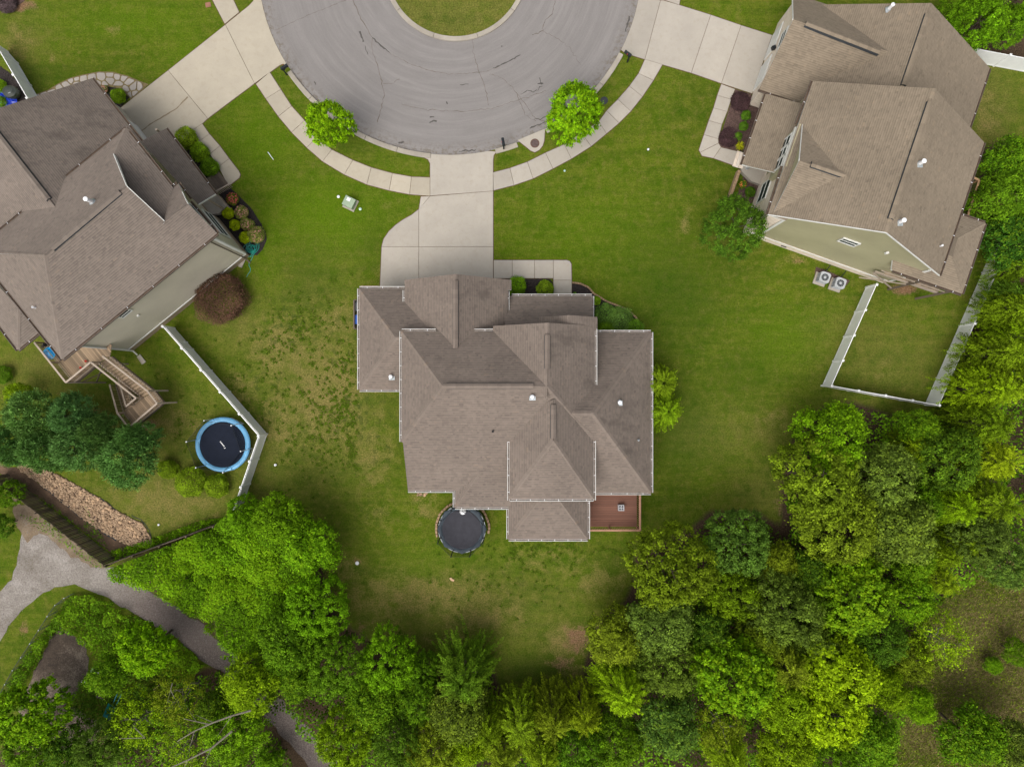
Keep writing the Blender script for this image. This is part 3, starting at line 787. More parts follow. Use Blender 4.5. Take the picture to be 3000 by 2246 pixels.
# ------------------------------------------------------------------ building parts
rng = np.random.default_rng(11)
def shingles(pts, nrm, mat, parent, stain=0.0):
    nrm = Vector(nrm)
    u = Vector((0, 0, 1)).cross(nrm).normalized(); v = nrm.cross(u).normalized()
    if v.z < 0: v = -v; u = -u
    o = pts[0]
    P2 = [((p - o).dot(u), (p - o).dot(v)) for p in pts]
    v0 = min(p[1] for p in P2); v1 = max(p[1] for p in P2)
    e = 0.145
    def spans(y):
        xs_ = []
        for i in range(len(P2)):
            (x0, y0), (x1, y1) = P2[i], P2[(i + 1) % len(P2)]
            if (y0 <= y) != (y1 <= y): xs_.append(x0 + (x1 - x0) * (y - y0) / (y1 - y0))
        xs_.sort(); return [(xs_[i], xs_[i + 1]) for i in range(0, len(xs_) - 1, 2)]
    Vv = []; tone = []; tc = []; k = 0; y = v0 + 0.001
    while y < v1 - 0.01:
        ya, yb = y, min(y + e, v1 - 0.0005)
        A = spans(ya + 1e-4); B = spans(yb - 1e-4)
        if len(A) != len(B):
            Mid = spans((ya + yb) / 2); A = B = Mid
        for (a0, a1), (b0, b1) in zip(A, B):
            lo, hi = min(a0, b0), max(a1, b1)
            x = lo - random.uniform(0, 0.4)
            while x < hi:
                w = random.choice((0.13, 0.17, 0.2, 0.25, 0.32)); xe = x + w
                ca, cb_ = min(max(x, a0), a1), min(max(xe, a0), a1)
                da, db = min(max(x, b0), b1), min(max(xe, b0), b1)
                if (cb_ - ca) + (db - da) > 0.01:
                    lam = random.choice((0.0, 0.005))
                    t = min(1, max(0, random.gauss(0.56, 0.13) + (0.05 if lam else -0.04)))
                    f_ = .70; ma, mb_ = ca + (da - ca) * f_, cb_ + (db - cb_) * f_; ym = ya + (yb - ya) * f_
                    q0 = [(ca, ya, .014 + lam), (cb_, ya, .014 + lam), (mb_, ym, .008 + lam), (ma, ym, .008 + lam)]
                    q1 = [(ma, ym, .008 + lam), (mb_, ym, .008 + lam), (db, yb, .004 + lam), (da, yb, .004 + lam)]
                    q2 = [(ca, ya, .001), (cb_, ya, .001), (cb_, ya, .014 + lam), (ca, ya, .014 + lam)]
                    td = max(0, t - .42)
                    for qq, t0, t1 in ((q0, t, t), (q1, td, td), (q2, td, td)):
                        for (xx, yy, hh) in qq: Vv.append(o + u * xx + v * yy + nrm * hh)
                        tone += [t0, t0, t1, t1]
                x = xe
        y += e
    n = len(Vv) // 4
    if n == 0: return None
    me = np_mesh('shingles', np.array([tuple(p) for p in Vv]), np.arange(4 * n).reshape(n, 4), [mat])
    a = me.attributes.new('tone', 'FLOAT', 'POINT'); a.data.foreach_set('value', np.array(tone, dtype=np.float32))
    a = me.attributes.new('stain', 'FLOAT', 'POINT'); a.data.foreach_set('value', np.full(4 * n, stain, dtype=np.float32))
    ob = link(bpy.data.objects.new('shingles', me), parent); ob['kind'] = 'stuff'
    return ob

def roof(house, pl, outline, mat, stain=0.0, thick=0.16, fascia='white_trim'):
    """one pitched face: deck with fascia, covered by shingles"""
    pts = [on(pl, *p) if len(p) == 2 else Vector(p) for p in outline]
    n = len(pts)
    if poly_area(pts) < 0: pts = pts[::-1]
    vs = [p for p in pts] + [p - Vector((0, 0, thick)) for p in pts]
    fs = [tuple(range(n)), tuple(range(n, 2 * n))[::-1]] + [(n + i, n + (i + 1) % n, (i + 1) % n, i) for i in range(n)]
    r = mesh_obj('roof', vs, fs, [M[fascia], mat], house); r.data.polygons[0].material_index = 1
    if pl[1] is None or abs(pl[1][2]) > .9999: return pts
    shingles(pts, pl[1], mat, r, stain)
    return pts

def ridge_cap(house, p, q, mat, w=0.28, lift=0.03):
    """row of overlapping cap shingles along a hip or ridge"""
    p, q = Vector(p), Vector(q); L = (q - p).length; n = max(1, int(L / 0.2)); d = (q - p) / n
    s = d.normalized().cross(Vector((0, 0, 1))).normalized() * w / 2
    Vv = []; tone = []
    for i in range(n):
        a = p + d * i; b = a + d
        t = min(1, max(0, random.gauss(0.62, .14)))
        for sg in (-1, 1):
            Vv += [a + Vector((0, 0, lift + .012)), a + s * sg - Vector((0, 0, w * .26 - lift - .012)), b + s * sg - Vector((0, 0, w * .26 - lift)), b + Vector((0, 0, lift))]
            tone += [t] * 4
    k = len(Vv) // 4
    me = np_mesh('ridge_cap', np.array([tuple(v) for v in Vv]), np.arange(4 * k).reshape(k, 4), [mat])
    a = me.attributes.new('tone', 'FLOAT', 'POINT'); a.data.foreach_set('value', np.array(tone, dtype=np.float32))
    link(bpy.data.objects.new('ridge_cap', me), house)

def ridge_vent(house, p, q, mat, w=0.36, h=0.12):
    """raised vent box along a ridge, shingled on top"""
    p, q = Vector(p), Vector(q); d = (q - p).normalized(); s = d.cross(Vector((0, 0, 1))).normalized()
    up = Vector((0, 0, h)); dn = Vector((0, 0, -0.09))
    vs = []
    for e in (p, q):
        vs += [e + s * (w / 2 + .03) + dn - Vector((0, 0, .12)), e + s * w / 2 + dn + up, e + up * 1.15, e - s * w / 2 + dn + up, e - s * (w / 2 + .03) + dn - Vector((0, 0, .12))]
    fs = [(0, 5, 6, 1), (1, 6, 7, 2), (2, 7, 8, 3), (3, 8, 9, 4), (0, 1, 2, 3, 4), (9, 8, 7, 6, 5)]
    o = mesh_obj('ridge_vent', vs, fs, M['ac_dark'], house)
    n = max(1, int((q - p).length / 0.3)); Vv = []; tone = []
    for i in range(n):
        a = p + (q - p) * i / n; b = p + (q - p) * (i + 1) / n; t = random.uniform(.3, .75)
        for sg in (-1, 1):
            e1_ = s * sg * (w / 2 - .005)
            Vv += [a + up * 1.15 + Vector((0, 0, .01)), a + e1_ + dn + up + Vector((0, 0, .01)), b + e1_ + dn + up + Vector((0, 0, .004)), b + up * 1.15 + Vector((0, 0, .004))]
            tone += [t] * 4
    k = len(Vv) // 4
    me = np_mesh('vent_cap', np.array([tuple(v) for v in Vv]), np.arange(4 * k).reshape(k, 4), [mat])
    a = me.attributes.new('tone', 'FLOAT', 'POINT'); a.data.foreach_set('value', np.array(tone, dtype=np.float32))
    link(bpy.data.objects.new('vent_cap', me), o)

def gutter(house, p, q, out, style='white', step=0.95):
    """eaves gutter from p to q; out = horizontal direction away from the roof"""
    p, q = Vector(p), Vector(q); d = (q - p).normalized()
    out = Vector(out); out.z = 0; out = (out - d * out.dot(d)).normalized()
    w = 0.13; z = Vector((0, 0, 1))
    lip = {'white': M['white_trim'], 'brown': M['gutter_brown'], 'dark_white': M['gutter_brown']}[style]
    mb = MB()
    def wall(o0, o1, z0, z1, mi):
        vs = []
        for e in (p, q):
            vs += [e + out * o0 + z * z0, e + out * o1 + z * z0, e + out * o1 + z * z1, e + out * o0 + z * z1]
        mb.add(vs, [(0, 3, 2, 1), (4, 5, 6, 7), (0, 1, 5, 4), (1, 2, 6, 5), (2, 3, 7, 6), (3, 0, 4, 7)], mi)
    wall(0.003, 0.02, -.13, .005, 0); wall(w - .005, w + .028, -.12, .012, 0); wall(0.02, w, -.13, -.115, 0)
    wall(0.022, w - .002, -.11, -.05, 1)
    g = mb.build('gutter', [lip, M['gutter_dirt'] if style == 'white' else M['gutter_debris']], house)
    L = (q - p).length; n = max(1, int(L / step))
    for i in range(n):
        c = p + (q - p) * ((i + .5) / n) + out * (w / 2 + .01) + z * .016
        rz = math.atan2(d.y, d.x)
        piece('hanger', c, (0.028, w - .01, 0.012), rz, M['pipe_white'], g)
    return g

def eave(house, a, b, pts_in, style='white', **k):
    """gutter under edge a-b of a roof; pts_in any point inside the roof"""
    m_ = (Vector(a) + Vector(b)) / 2; inn = Vector(pts_in) - m_
    dirn = (Vector(b) - Vector(a)); nn = Vector((-dirn.y, dirn.x, 0))
    if nn.dot(inn) > 0: nn = -nn
    return gutter(house, a, b, nn, style, **k)

def walls(house, pts, z0, z1, mat, name='wall'):
    mb = MB(); mb.prism(pts, z0, z1, top=True, bottom=False); return mb.build(name, M[mat], house)

def gable(house, pts3, mat, name='gable_wall', out=None, th=0.12):
    """upright wall polygon, given its corner points in order, with thickness"""
    pts = [Vector(p) for p in pts3]; n = (pts[1] - pts[0]).cross(pts[2] - pts[0]).normalized(); n.z = 0; n.normalize()
    if out is not None and n.dot(Vector(out)) < 0: n = -n
    k = len(pts); vs = pts + [p - n * th for p in pts]
    fs = [tuple(range(k)), tuple(range(k, 2 * k))[::-1]] + [(i, (i + 1) % k, k + (i + 1) % k, k + i) for i in range(k)]
    return mesh_obj(name, vs, fs, M[mat], house)

def window(house, c, nrm, w, h, panes=2, frame='white_trim'):
    """framed window on an upright wall: c centre, nrm outward direction"""
    c = Vector(c); nrm = Vector(nrm); nrm.z = 0; nrm.normalize(); t = Vector((-nrm.y, nrm.x, 0)); z = Vector((0, 0, 1))
    mb = MB(); f = 0.09
    def bx(cc, a, b, d): 
        mb.bar(cc - t * a / 2, cc + t * a / 2, d, b)
    rz = math.atan2(t.y, t.x)
    o = nrm * 0.04
    for s in (-1, 1):
        mb.box(c + o + t * s * (w / 2 - f / 2), (f, 0.09, h), rz)
        mb.box(c + o + z * s * (h / 2 - f / 2), (w - 2 * f, 0.09, f), rz)
    mb.box(c + o, (w - 2 * f, 0.07, 0.06), rz)
    fr = mb.build('window', M[frame], house)
    for s in (-1, 1):
        b2 = MB(); b2.box(c + nrm * 0.02 + z * s * (h / 4 - .01), (w - 2 * f, 0.04, h / 2 - f), rz); b2.build('pane', M['glass'], fr)
    return fr

def vent_pipe(house, base, h=0.55, r=0.11, mat='pipe_white', flash=True, cap=True):
    mb = MB(); b = Vector(base)
    prof = [(r, -0.15), (r, h), (r * 1.25, h + .01), (r * 1.25, h + .05), (0.0, h + .12)] if cap else [(r, -0.15), (r, h), (r * .7, h), (r * .7, h - .1), (0, h - .1)]
    mb.lathe(b, prof, 12); o = mb.build('vent_pipe', M[mat], house, smooth=False)
    if flash:
        m2 = MB(); m2.box(b + Vector((0.02, -0.06, .02)), (0.42, 0.36, 0.03), 0.0); m2.lathe(b, [(r * 1.9, 0.02), (r * 1.1, .16)], 12)
        m2.build('flashing', M['galvanised'], o)
    return o

# ================================================================== CENTRE HOUSE
H1 = thing('house', G(1500, 1150), 'brown shingled house in the middle with white gutters, behind the short driveway', 'house')
S1 = M['shingle_centre']
def a2(x, y): return (950 + x * .4521, 750 + y * .4521)
def a3(x, y): return (950 + x * .4521, 1150 + y * .4521)
E = 5.85; EL = 3.3
# low left wing: hip roof
zA = 5.75
TL, BL = (1053, 845), (1053, 1141)
RA = (1160, 990)
pF = PL((*TL, EL), (1400, 845, EL), (1300, 990, zA)); pB = PL((*BL, EL), (1400, 1141, EL), (1300, 990, zA)); pS = PL((*TL, EL), (*BL, EL), (*RA, zA))
q = roof(H1, pF, [TL, (1194, 845), (1300, 845), (1300, 990), RA], S1, .5)
eave(H1, G(*TL, EL), G(1189, 845, EL), G(1200, 990, EL))
q = roof(H1, pB, [BL, RA, (1300, 990), (1300, 1141)], S1, .3); eave(H1, G(*BL, EL), G(1182, 1141, EL), G(1200, 990, EL))
roof(H1, pS, [TL, RA, BL], S1, .2); eave(H1, G(*TL, EL), G(*BL, EL), G(1200, 990, EL))
ridge_cap(H1, G(*TL, EL), G(*RA, zA), S1); ridge_cap(H1, G(*BL, EL), G(*RA, zA), S1)
ridge_cap(H1, G(*RA, zA), G(1300, 990, zA), S1)
# garage gable facing the street
zC0, zC1 = 4.0, 6.65
xl, xr, xm = G(1186, 820, zC0).x, G(1498, 820, zC0).x, G(1334.5, 803, zC1).x
yt = G(1334, 803, zC1).y; yb = G(1335, 1035, zC1).y
W = lambda x, y, z: Vector((x, y, z))
cl = (W(xl, yt, zC0), Vector((-(zC1 - zC0), 0, xm - xl)).normalized()); cr = (W(xr, yt, zC0), Vector(((zC1 - zC0), 0, xr - xm)).normalized())
yl = G(1190, 890, zC0).y
yr = G(1491, 960, zC0).y
roof(H1, cl, [W(xl, yt, zC0), W(xm, yt, zC1), W(xm, yb - .6, zC1), W(xl, 3.0, zC0)], S1, .35)
roof(H1, cr, [W(xr, yt, zC0), W(xr, yt - 0.74 * 1.0, zC0), W(xr - .3, yt - .76, zC0 + .3 * (zC1 - zC0) / (xr - xm)), W(xr - .3, 3.0, zC0 + .3 * (zC1 - zC0) / (xr - xm)), W(xm, yb - .6, zC1), W(xm, yt, zC1)], S1, 1.0)
gutter(H1, W(xl, G(1190, 850, zC0).y, zC0 - .02), W(xl, yl - .1, zC0 - .02), (-1, 0, 0)); 
gx = xr - .3
gutter(H1, W(gx, yt - .8, zC0), W(gx, 3.6, zC0), (1, 0, 0))
ridge_vent(H1, W(xm, yt - .45, zC1 + .02), W(xm, G(1335, 1020, zC1).y, zC1 + .02), S1)
ridge_cap(H1, W(xm, yt, zC1), W(xm, yt - .5, zC1), S1)
gable(H1, [W(xl + .35, yt - .35, 0), W(xr - .5, yt - .35, 0), W(xr - .5, yt - .35, zC0), W(xm, yt - .35, zC1 - .2), W(xl + .35, yt - .35, zC0)], 'siding_centre', out=(0, 1, 0))
# garage door set in the gable wall
mb = MB(); mb.box((xm, yt - .31, 1.15), (4.9, 0.06, 2.3)); gd = mb.build('garage_door', M['white_trim'], H1)
for i in range(4): piece('door_panel', (xm, yt - .27, .3 + i * .56), (4.7, .03, .5), 0, M['white_trim'], gd)
# main high hip roof with long rear slope
zB = 8.3
xL = G(1177, 969, E).x; yF = G(1177, 969.5, E).y; yR = G(1300, 1130, zB).y
sl = (zB - E) / (yF - yR)
nF = Vector((0, zB - E, yF - yR)).normalized()
pBF = (W(xL, yF, E), nF)
yLow = G(1200, 1436, 3.5).y
sb = (zB - 3.5) / (yR - yLow)
pBB = (W(xL, yLow, 3.5), Vector((0, -sb, 1)).normalized())
zr_ = lambda y: zB - (yR - y) * sb
yE5 = yR - (zB - E) / sb
xRd = G(1296, 1130, zB).x
xR = 5.85
xRr = G(1603, 1107, zB).x
roof(H1, pBF, [W(xL, yF, E), W(xRr, yF, E), W(xRr, yR, zB), W(xRd, yR, zB)], S1, .4)
roof(H1, (W(xL, yF, E), Vector((-(zB - E), 0, xRd - xL)).normalized()), [W(xL, yF, E), W(xRd, yR, zB), W(xL, yE5, E)], S1, .1)
Gp = on(pBB, 1687, 1209)
# rear slope: down to the low eave on the left, and to the high eave elsewhere
xle = G(1193, 1436, 3.5).x; xle2 = G(1333, 1436, 3.5).x
yG = G(1737, 1210, 7.1).y
roof(H1, pBB, [W(xL + .08, yE5, E), W(xRd, yR, zB), W(2.36, yR, zB), W(4.33, -2.36, zr_(-2.36)), W(5.72, -3.6, zr_(-3.6)), W(5.2, -6.0, zr_(-6.0)), W(2.2, yLow, 3.5), W(xL + .08, yLow, 3.5)], S1, .15)
gutter(H1, W(xL + .08, yLow, 3.5), W(xle2 - .14, yLow, 3.5), (0, -1, 0))
eave(H1, W(xL, yF, E), W(xL, yE5 - .0, E), W(0, 0, E)); gutter(H1, W(xL, yF, E), W(G(1277, 970, E).x, yF, E), (0, 1, 0)); gutter(H1, W(G(1390, 970, E).x, yF, E), W(G(1452, 970, E).x, yF, E), (0, 1, 0))
ridge_cap(H1, W(xL, yF, E), W(xRd, yR, zB), S1); ridge_cap(H1, W(xL, yE5, E), W(xRd, yR, zB), S1)
ridge_cap(H1, W(xRd, yR, zB), W(G(1308, 1130, zB).x, yR, zB), S1)
ridge_vent(H1, W(G(1308, 1130, zB).x, yR, zB + .02), W(G(1563, 1130, zB).x, yR, zB + .02), S1)
# upper street gable
zD = 8.35
dx0, dx1, dxm = G(1445, 951, E).x, G(1743, 951, E).x, 2.36
dyt = G(1604, 945.3, zD).y; dye = yR - .05
nDl = Vector((-(zD - E), 0, dxm - dx0)).normalized(); nDr = Vector(((zD - E), 0, dx1 - dxm)).normalized()
roof(H1, (W(dx0, dyt, E), nDl), [W(dx0, dyt, E), W(dxm, dyt, zD), W(dxm, dye - .9, zD), W(dx0, 3.0, E)], S1, .2)
yDr = G(1743, 1138, E).y
pDr = (W(dx1, dyt, E), nDr)
# peak corner and hip down to the side wing
hq = W(4.33, -2.36, E + (dx1 - 4.33) * (zD - E) / (dx1 - dxm))
roof(H1, pDr, [W(dx1, dyt, E), W(dx1, yDr - .9, E), hq, W(dxm, dye, zD), W(dxm, dyt, zD)], S1, 1.0)
ridge_vent(H1, W(dxm, dyt - .8, zD + .02), W(dxm, G(1604, 1080, zD).y, zD + .02), S1)
ridge_cap(H1, W(dxm, dyt, zD), W(dxm, dyt - .8, zD), S1); ridge_cap(H1, W(dxm, dye, zD), hq, S1, .4)
gable(H1, [W(dx0 + .3, dyt - .3, 2.5), W(dx1 - .3, dyt - .3, 2.5), W(dx1 - .3, dyt - .3, E - .1), W(dxm, dyt - .3, zD - .25), W(dx0 + .3, dyt - .3, E - .1)], 'siding_centre', out=(0, 1, 0))
gutter(H1, W(dx1, G(1743, 962, E).y, E), W(dx1, yDr, E), (1, 0, 0))
# smaller gable nested in front of it
zN = 7.05
nx0, nx1 = G(1573, 932, E).x, G(1750, 930, E).x; nxm = G(1669, 923, zN).x; nyt = G(1669, 923.3, zN).y
nxr = nx1; nxl = 2 * nxm - nxr
zNe = E - .05
roof(H1, (W(nxr, nyt, zNe), Vector((zN - zNe, 0, nxr - nxm)).normalized()), [W(nxr, nyt, zNe), W(nxr, nyt - .8, zNe), W(nxm + 1.0, nyt - 1.9, zN - 1.0 * (zN - zNe) / (nxr - nxm)), W(nxm, nyt - 2.0, zN), W(nxm, nyt, zN)], S1, .6)
roof(H1, (W(nxl, nyt, zNe), Vector((-(zN - zNe), 0, nxm - nxl)).normalized()), [W(nxl, nyt, zNe), W(nxm, nyt, zN), W(nxm, nyt - 2.0, zN), W(nxl, nyt - 2.0, zNe)], S1, .2)
gable(H1, [W(nxl + .25, nyt - .25, 2.5), W(nxr - .25, nyt - .25, 2.5), W(nxr - .25, nyt - .25, E - .15), W(nxm, nyt - .25, zN - .2), W(nxl + .25, nyt - .25, E - .15)], 'siding_centre', out=(0, 1, 0))
# low right wing: hip roof
zG = 7.1
gx1 = G(1907, 973, EL).x; gyT = G(1907, 973, EL).y; gyB = -8.11; gxp = G(1737, 1210, zG).x; gyp = yG
roof(H1, (W(gx1, gyT, EL), Vector((0, zG - EL, gyT - gyp)).normalized()), [W(gx1, gyT, EL), W(gxp, gyp, zG), W(3.6, gyp, zG), W(3.6, gyT, EL)], S1, .5)
roof(H1, (W(gx1, gyB, EL), Vector((0, -(zG - EL), gyp - gyB)).normalized()), [W(gx1, gyB, EL), W(3.0, gyB, EL), W(3.0, gyp, zG), W(gxp, gyp, zG)], S1, .3)
roof(H1, (W(gx1, gyT, EL), Vector((zG - EL, 0, gx1 - gxp)).normalized()), [W(gx1, gyT, EL), W(gx1, gyB, EL), W(gxp, gyp, zG)], S1, 1.0)
ridge_cap(H1, W(gx1, gyT, EL), W(gxp, gyp, zG), S1, .4); ridge_cap(H1, W(gx1, gyB, EL), W(gxp, gyp, zG), S1, .4); ridge_cap(H1, W(3.9, gyp, zG), W(gxp, gyp, zG), S1, .4)
gutter(H1, W(dx1 + .15, gyT, EL), W(gx1, gyT, EL), (0, 1, 0)); gutter(H1, W(gx1, gyT, EL), W(gx1, gyB, EL), (1, 0, 0)); gutter(H1, W(5.6, gyB, EL), W(gx1, gyB, EL), (0, -1, 0))
# high rear hip with its own ridge vent
zH = 7.95
hx0, hx1 = G(1493, 1461, E).x, G(1739, 1461, E).x; hyB = G(1600, 1461, E).y; hxm = (hx0 + hx1) / 2; hyp = G(1623, 1290, zH).y; hyt = G(1622, 1170, zH).y
roof(H1, (W(hx0, hyB, E), Vector((-(zH - E), 0, hxm - hx0)).normalized()), [W(hx0, hyB, E), W(hxm, hyp, zH), W(hxm, hyt, zH), W(hx0, -2.6, E)], S1, .1)
roof(H1, (W(hx1, hyB, E), Vector(((zH - E), 0, hx1 - hxm)).normalized()), [W(hx1, hyB, E), W(hx1, -2.6, E), W(hxm + .4, hyt + .1, zH - .4 * (zH - E) / (hx1 - hxm)), W(hxm, hyt, zH), W(hxm, hyp, zH)], S1, .3)
roof(H1, (W(hx0, hyB, E), Vector((0, -(zH - E), hyp - hyB)).normalized()), [W(hx0, hyB, E), W(hx1, hyB, E), W(hxm, hyp, zH)], S1, .1)
ridge_cap(H1, W(hx0, hyB, E), W(hxm, hyp, zH), S1, .4); ridge_cap(H1, W(hx1, hyB, E), W(hxm, hyp, zH), S1, .4)
ridge_vent(H1, W(hxm, G(1622, 1185, zH).y, zH + .02), W(hxm, G(1622, 1284, zH).y, zH + .02), S1)
gutter(H1, W(hx0, hyB - .1, E), W(hx0, G(1493, 1270, E).y, E), (-1, 0, 0)); gutter(H1, W(hx1, hyB - .1, E), W(hx1, G(1743, 1270, E).y, E), (1, 0, 0)); gutter(H1, W(hx0, hyB, E), W(hx1, hyB, E), (0, -1, 0))
# shallow rear extension beside it
T = on(pBB, 1407, 1380)
pJ = PL((1333, 1485.5, 3.3), (1493, 1485.5, 3.3), (1407, 1380, T.z))
roof(H1, pJ, [(1333, 1485.5), (1560, 1485.5), (1560, 1380), (1407, 1380)], S1, .1)
J0 = G(1333, 1485.5, 3.3); J1 = W(J0.x, yLow + .02, 3.32)
nJ = (J1 - J0).cross(T - J0).normalized(); nJ = nJ if nJ.z > 0 else -nJ
roof(H1, (J0, nJ), [J0, T, J1], S1, .1)
gutter(H1, J0, W(hx0 - .1, J0.y, 3.3), (0, -1, 0)); gutter(H1, J0, W(J0.x, yLow + .05, 3.3), (-1, 0, 0))
ridge_cap(H1, J0, T, S1)
# lowest rear hip
zK = 5.1
kx0, kx1 = G(1490, 1578.5, EL).x, G(1722, 1578.5, EL).x; kyB = G(1600, 1578.5, EL).y; kxm = (kx0 + kx1) / 2; kyp = G(1607, 1425, zK).y
roof(H1, (W(kx0, kyB, EL), Vector((-(zK - EL), 0, kxm - kx0)).normalized()), [W(kx0, kyB, EL), W(kxm, kyp, zK), W(kxm, kyp + 1, zK), W(kx0, kyp + 1, EL)], S1, .1)
roof(H1, (W(kx1, kyB, EL), Vector((zK - EL, 0, kx1 - kxm)).normalized()), [W(kx1, kyB, EL), W(kx1, kyp + 1, EL), W(kxm, kyp + 1, zK), W(kxm, kyp, zK)], S1, .1)
roof(H1, (W(kx0, kyB, EL), Vector((0, -(zK - EL), kyp - kyB)).normalized()), [W(kx0, kyB, EL), W(kx1, kyB, EL), W(kxm, kyp, zK)], S1, .1)
ridge_cap(H1, W(kx0, kyB, EL), W(kxm, kyp, zK), S1, .4); ridge_cap(H1, W(kx1, kyB, EL), W(kxm, kyp, zK), S1, .4)
gutter(H1, W(kx0, kyB, EL), W(kx1, kyB, EL), (0, -1, 0)); gutter(H1, W(kx0, kyB, EL), W(kx0, J0.y - .15, EL), (-1, 0, 0)); gutter(H1, W(kx1, kyB, EL), W(kx1, gyB - .2, EL), (1, 0, 0))
# front porch roof
px0, px1, pyT = G(1495, 867, EL).x, G(1734, 867, EL).x, G(1600, 867, EL).y
pp = (W(px0, pyT, EL), Vector((0, .62, 1)).normalized())
roof(H1, pp, [W(px0 - .4, pyT, EL), W(px1, pyT, EL), W(px1, 3.9, EL + (pyT - 3.9) * .62), W(px0 - .4, 3.9, EL + (pyT - 3.9) * .62)], S1, .5)
gutter(H1, W(px0 + .1, pyT, EL), W(px1, pyT, EL), (0, 1, 0)); gutter(H1, W(px1, pyT, EL), W(px1, G(1, 928, 4.2).y, EL), (1, 0, 0))
# walls under the roofs
wl_ = [(xL + .4, yt - .8), (xr - .8, yt - .8), (xr - .8, 4.0), (dx1 - .3, 4.0), (dx1 - .3, gyT - .4), (gx1 - .4, gyT - .4), (gx1 - .4, gyB + .4), (hx1 - .3, gyB + .4), (hx1 - .3, hyB + .4), (hx0 + .3, hyB + .4), (hx0 + .3, J0.y + .4), (J0.x + .4, J0.y + .4), (J0.x + .4, yLow + .4), (xL + .45, yLow + .4)]
walls(H1, wl_, 0.0, 3.25, 'siding_centre')
walls(H1, [(G(1053, 0, EL).x + .4, G(0, 845, EL).y - .4), (xL + .5, G(0, 845, EL).y - .4), (xL + .5, G(0, 1141, EL).y + .4), (G(1053, 0, EL).x + .4, G(0, 1141, EL).y + .4)], 0, 3.24, 'siding_centre')
walls(H1, [(xL + .4, yF - .4), (dx1 - .35, yF - .4), (dx1 - .35, -1), (hx1 - .35, hyB + .42), (hx0 + .35, hyB + .42), (hx0 + .35, -3), (xL + .4, yE5 + .3)], 3.25, E - .17, 'siding_centre')
walls(H1, [(kx0 + .35, kyB + .4), (kx1 - .35, kyB + .4), (kx1 - .35, hyB + .5), (kx0 + .35, hyB + .5)], 0, EL - .15, 'siding_centre')
for x in (px0 + .4, px0 + 3.0, px1 - .3): piece('porch_post', (x, pyT - .35, 1.6), (.2, .2, 3.1), 0, M['white_trim'], H1)
gable(H1, [W(xL + .45, yE5, 3.2), W(xL + .45, yLow + .4, 3.2), W(xL + .45, yLow + .4, 3.6), W(xL + .45, yE5, 5.6)], 'siding_centre', out=(-1, 0, 0))
# front door and windows under the porch
window(H1, (px0 + 2.0, 4.02, 1.6), (0, 1, 0), 1.4, 1.5); mb = MB(); mb.box((px1 - 1.2, 4.05, 1.05), (1.0, .08, 2.1)); dd = mb.build('door', M['wood_dark'], H1)
window(H1, (xm, yt - .33, 4.3), (0, 1, 0), 1.2, 1.0)
for (x, y) in ((-5.6, yLow + .4), (0.8, hyB + .4), (4.4, hyB + .4)): window(H1, (x, y, 1.9), (0, -1, 0), 1.2, 1.5)
# vents
vent_pipe(H1, on(pB, 1147, 1103), .35); vent_pipe(H1, W(on(pBB, 1559, 1162).x, on(pBB, 1559, 1162).y, on(pBB, 1559, 1162).z), .4)
pGr = (W(gx1, gyT, EL), Vector((zG - EL, 0, gx1 - gxp)).normalized())
vent_pipe(H1, on(pGr, 1814, 1178), .35); vent_pipe(H1, on(pGr, 1869, 1288), .25, .06, 'galvanised', False); vent_pipe(H1, on(pBB, 1444, 1263), .25, .07, 'black_metal', False, False)

# red-brown deck behind the centre house
DK = thing('deck', G(1797, 1500), 'reddish-brown square plank deck at the rear right corner of the middle house', 'deck')
dz = 1.1
dxa, dxb = 5.72, G(1866, 1544, dz).x; dya, dyb = -7.7, G(1866, 1543, dz).y
n = 19; sp = (dya - dyb) / n
for i in range(n): piece('plank', ((dxa + dxb) / 2, dyb + (i + .5) * sp, dz - .02), (dxb - dxa, sp - .014, .035), 0, M['wood_deck_red'], DK)
mb = MB(); mb.box(((dxa + dxb) / 2, (dya + dyb) / 2, dz - .16), (dxb - dxa - .1, dya - dyb - .1, .2)); mb.build('joist_frame', M['wood_dark'], DK)
rt = dz + .95
piece_between('rail', (dxb + .06, dya, rt), (dxb + .06, dyb - .14, rt), .15, .04, M['deck_rail_red'], DK); piece_between('rail', (dxa, dyb - .06, rt), (dxb - .03, dyb - .06, rt), .15, .04, M['deck_rail_red'], DK)
n = 20
for i in range(n): piece('baluster', (dxb + .05, dya + (dyb - dya) * (i + .5) / n, dz + .45), (.035, .035, .9), 0, M['deck_rail_red'], DK)
n = 30
for i in range(n): piece('baluster', (dxa + (dxb - dxa) * (i + .5) / n, dyb - .05, dz + .45), (.035, .035, .9), 0, M['deck_rail_red'], DK)
for (x, y) in ((dxb + .05, dyb - .05), (dxb + .05, dya), (dxa + 1.8, dyb - .05)): piece('post', (x, y, rt / 2 - .02), (.1, .1, rt - .04), 0, M['deck_rail_red'], DK)
# four-holed block on the deck
B = thing('block', G(1820, 1487, dz), 'light grey block with four square dark openings standing on the red-brown deck', 'block')
bx_, by_ = G(1820, 1487, dz + .35).x, G(1820, 1487, dz + .35).y
mb = MB(); s = .2
for (x, y, w, h) in ((-1, 0, .07, .45), (1, 0, .07, .45), (0, 0, .07, .45)): mb.box((bx_ + x * .19, by_, dz + .2), (w, .45, .4))
for y in (-.19, 0, .19):
    for x in (-.095, .095): mb.box((bx_ + x, by_ + y, dz + .2), (.12, .07, .398))
mb.build('shell', M['cinder'], B); m2 = MB(); m2.box((bx_, by_, dz + .03), (.37, .37, .06)); m2.build('base', M['black_metal'], B)

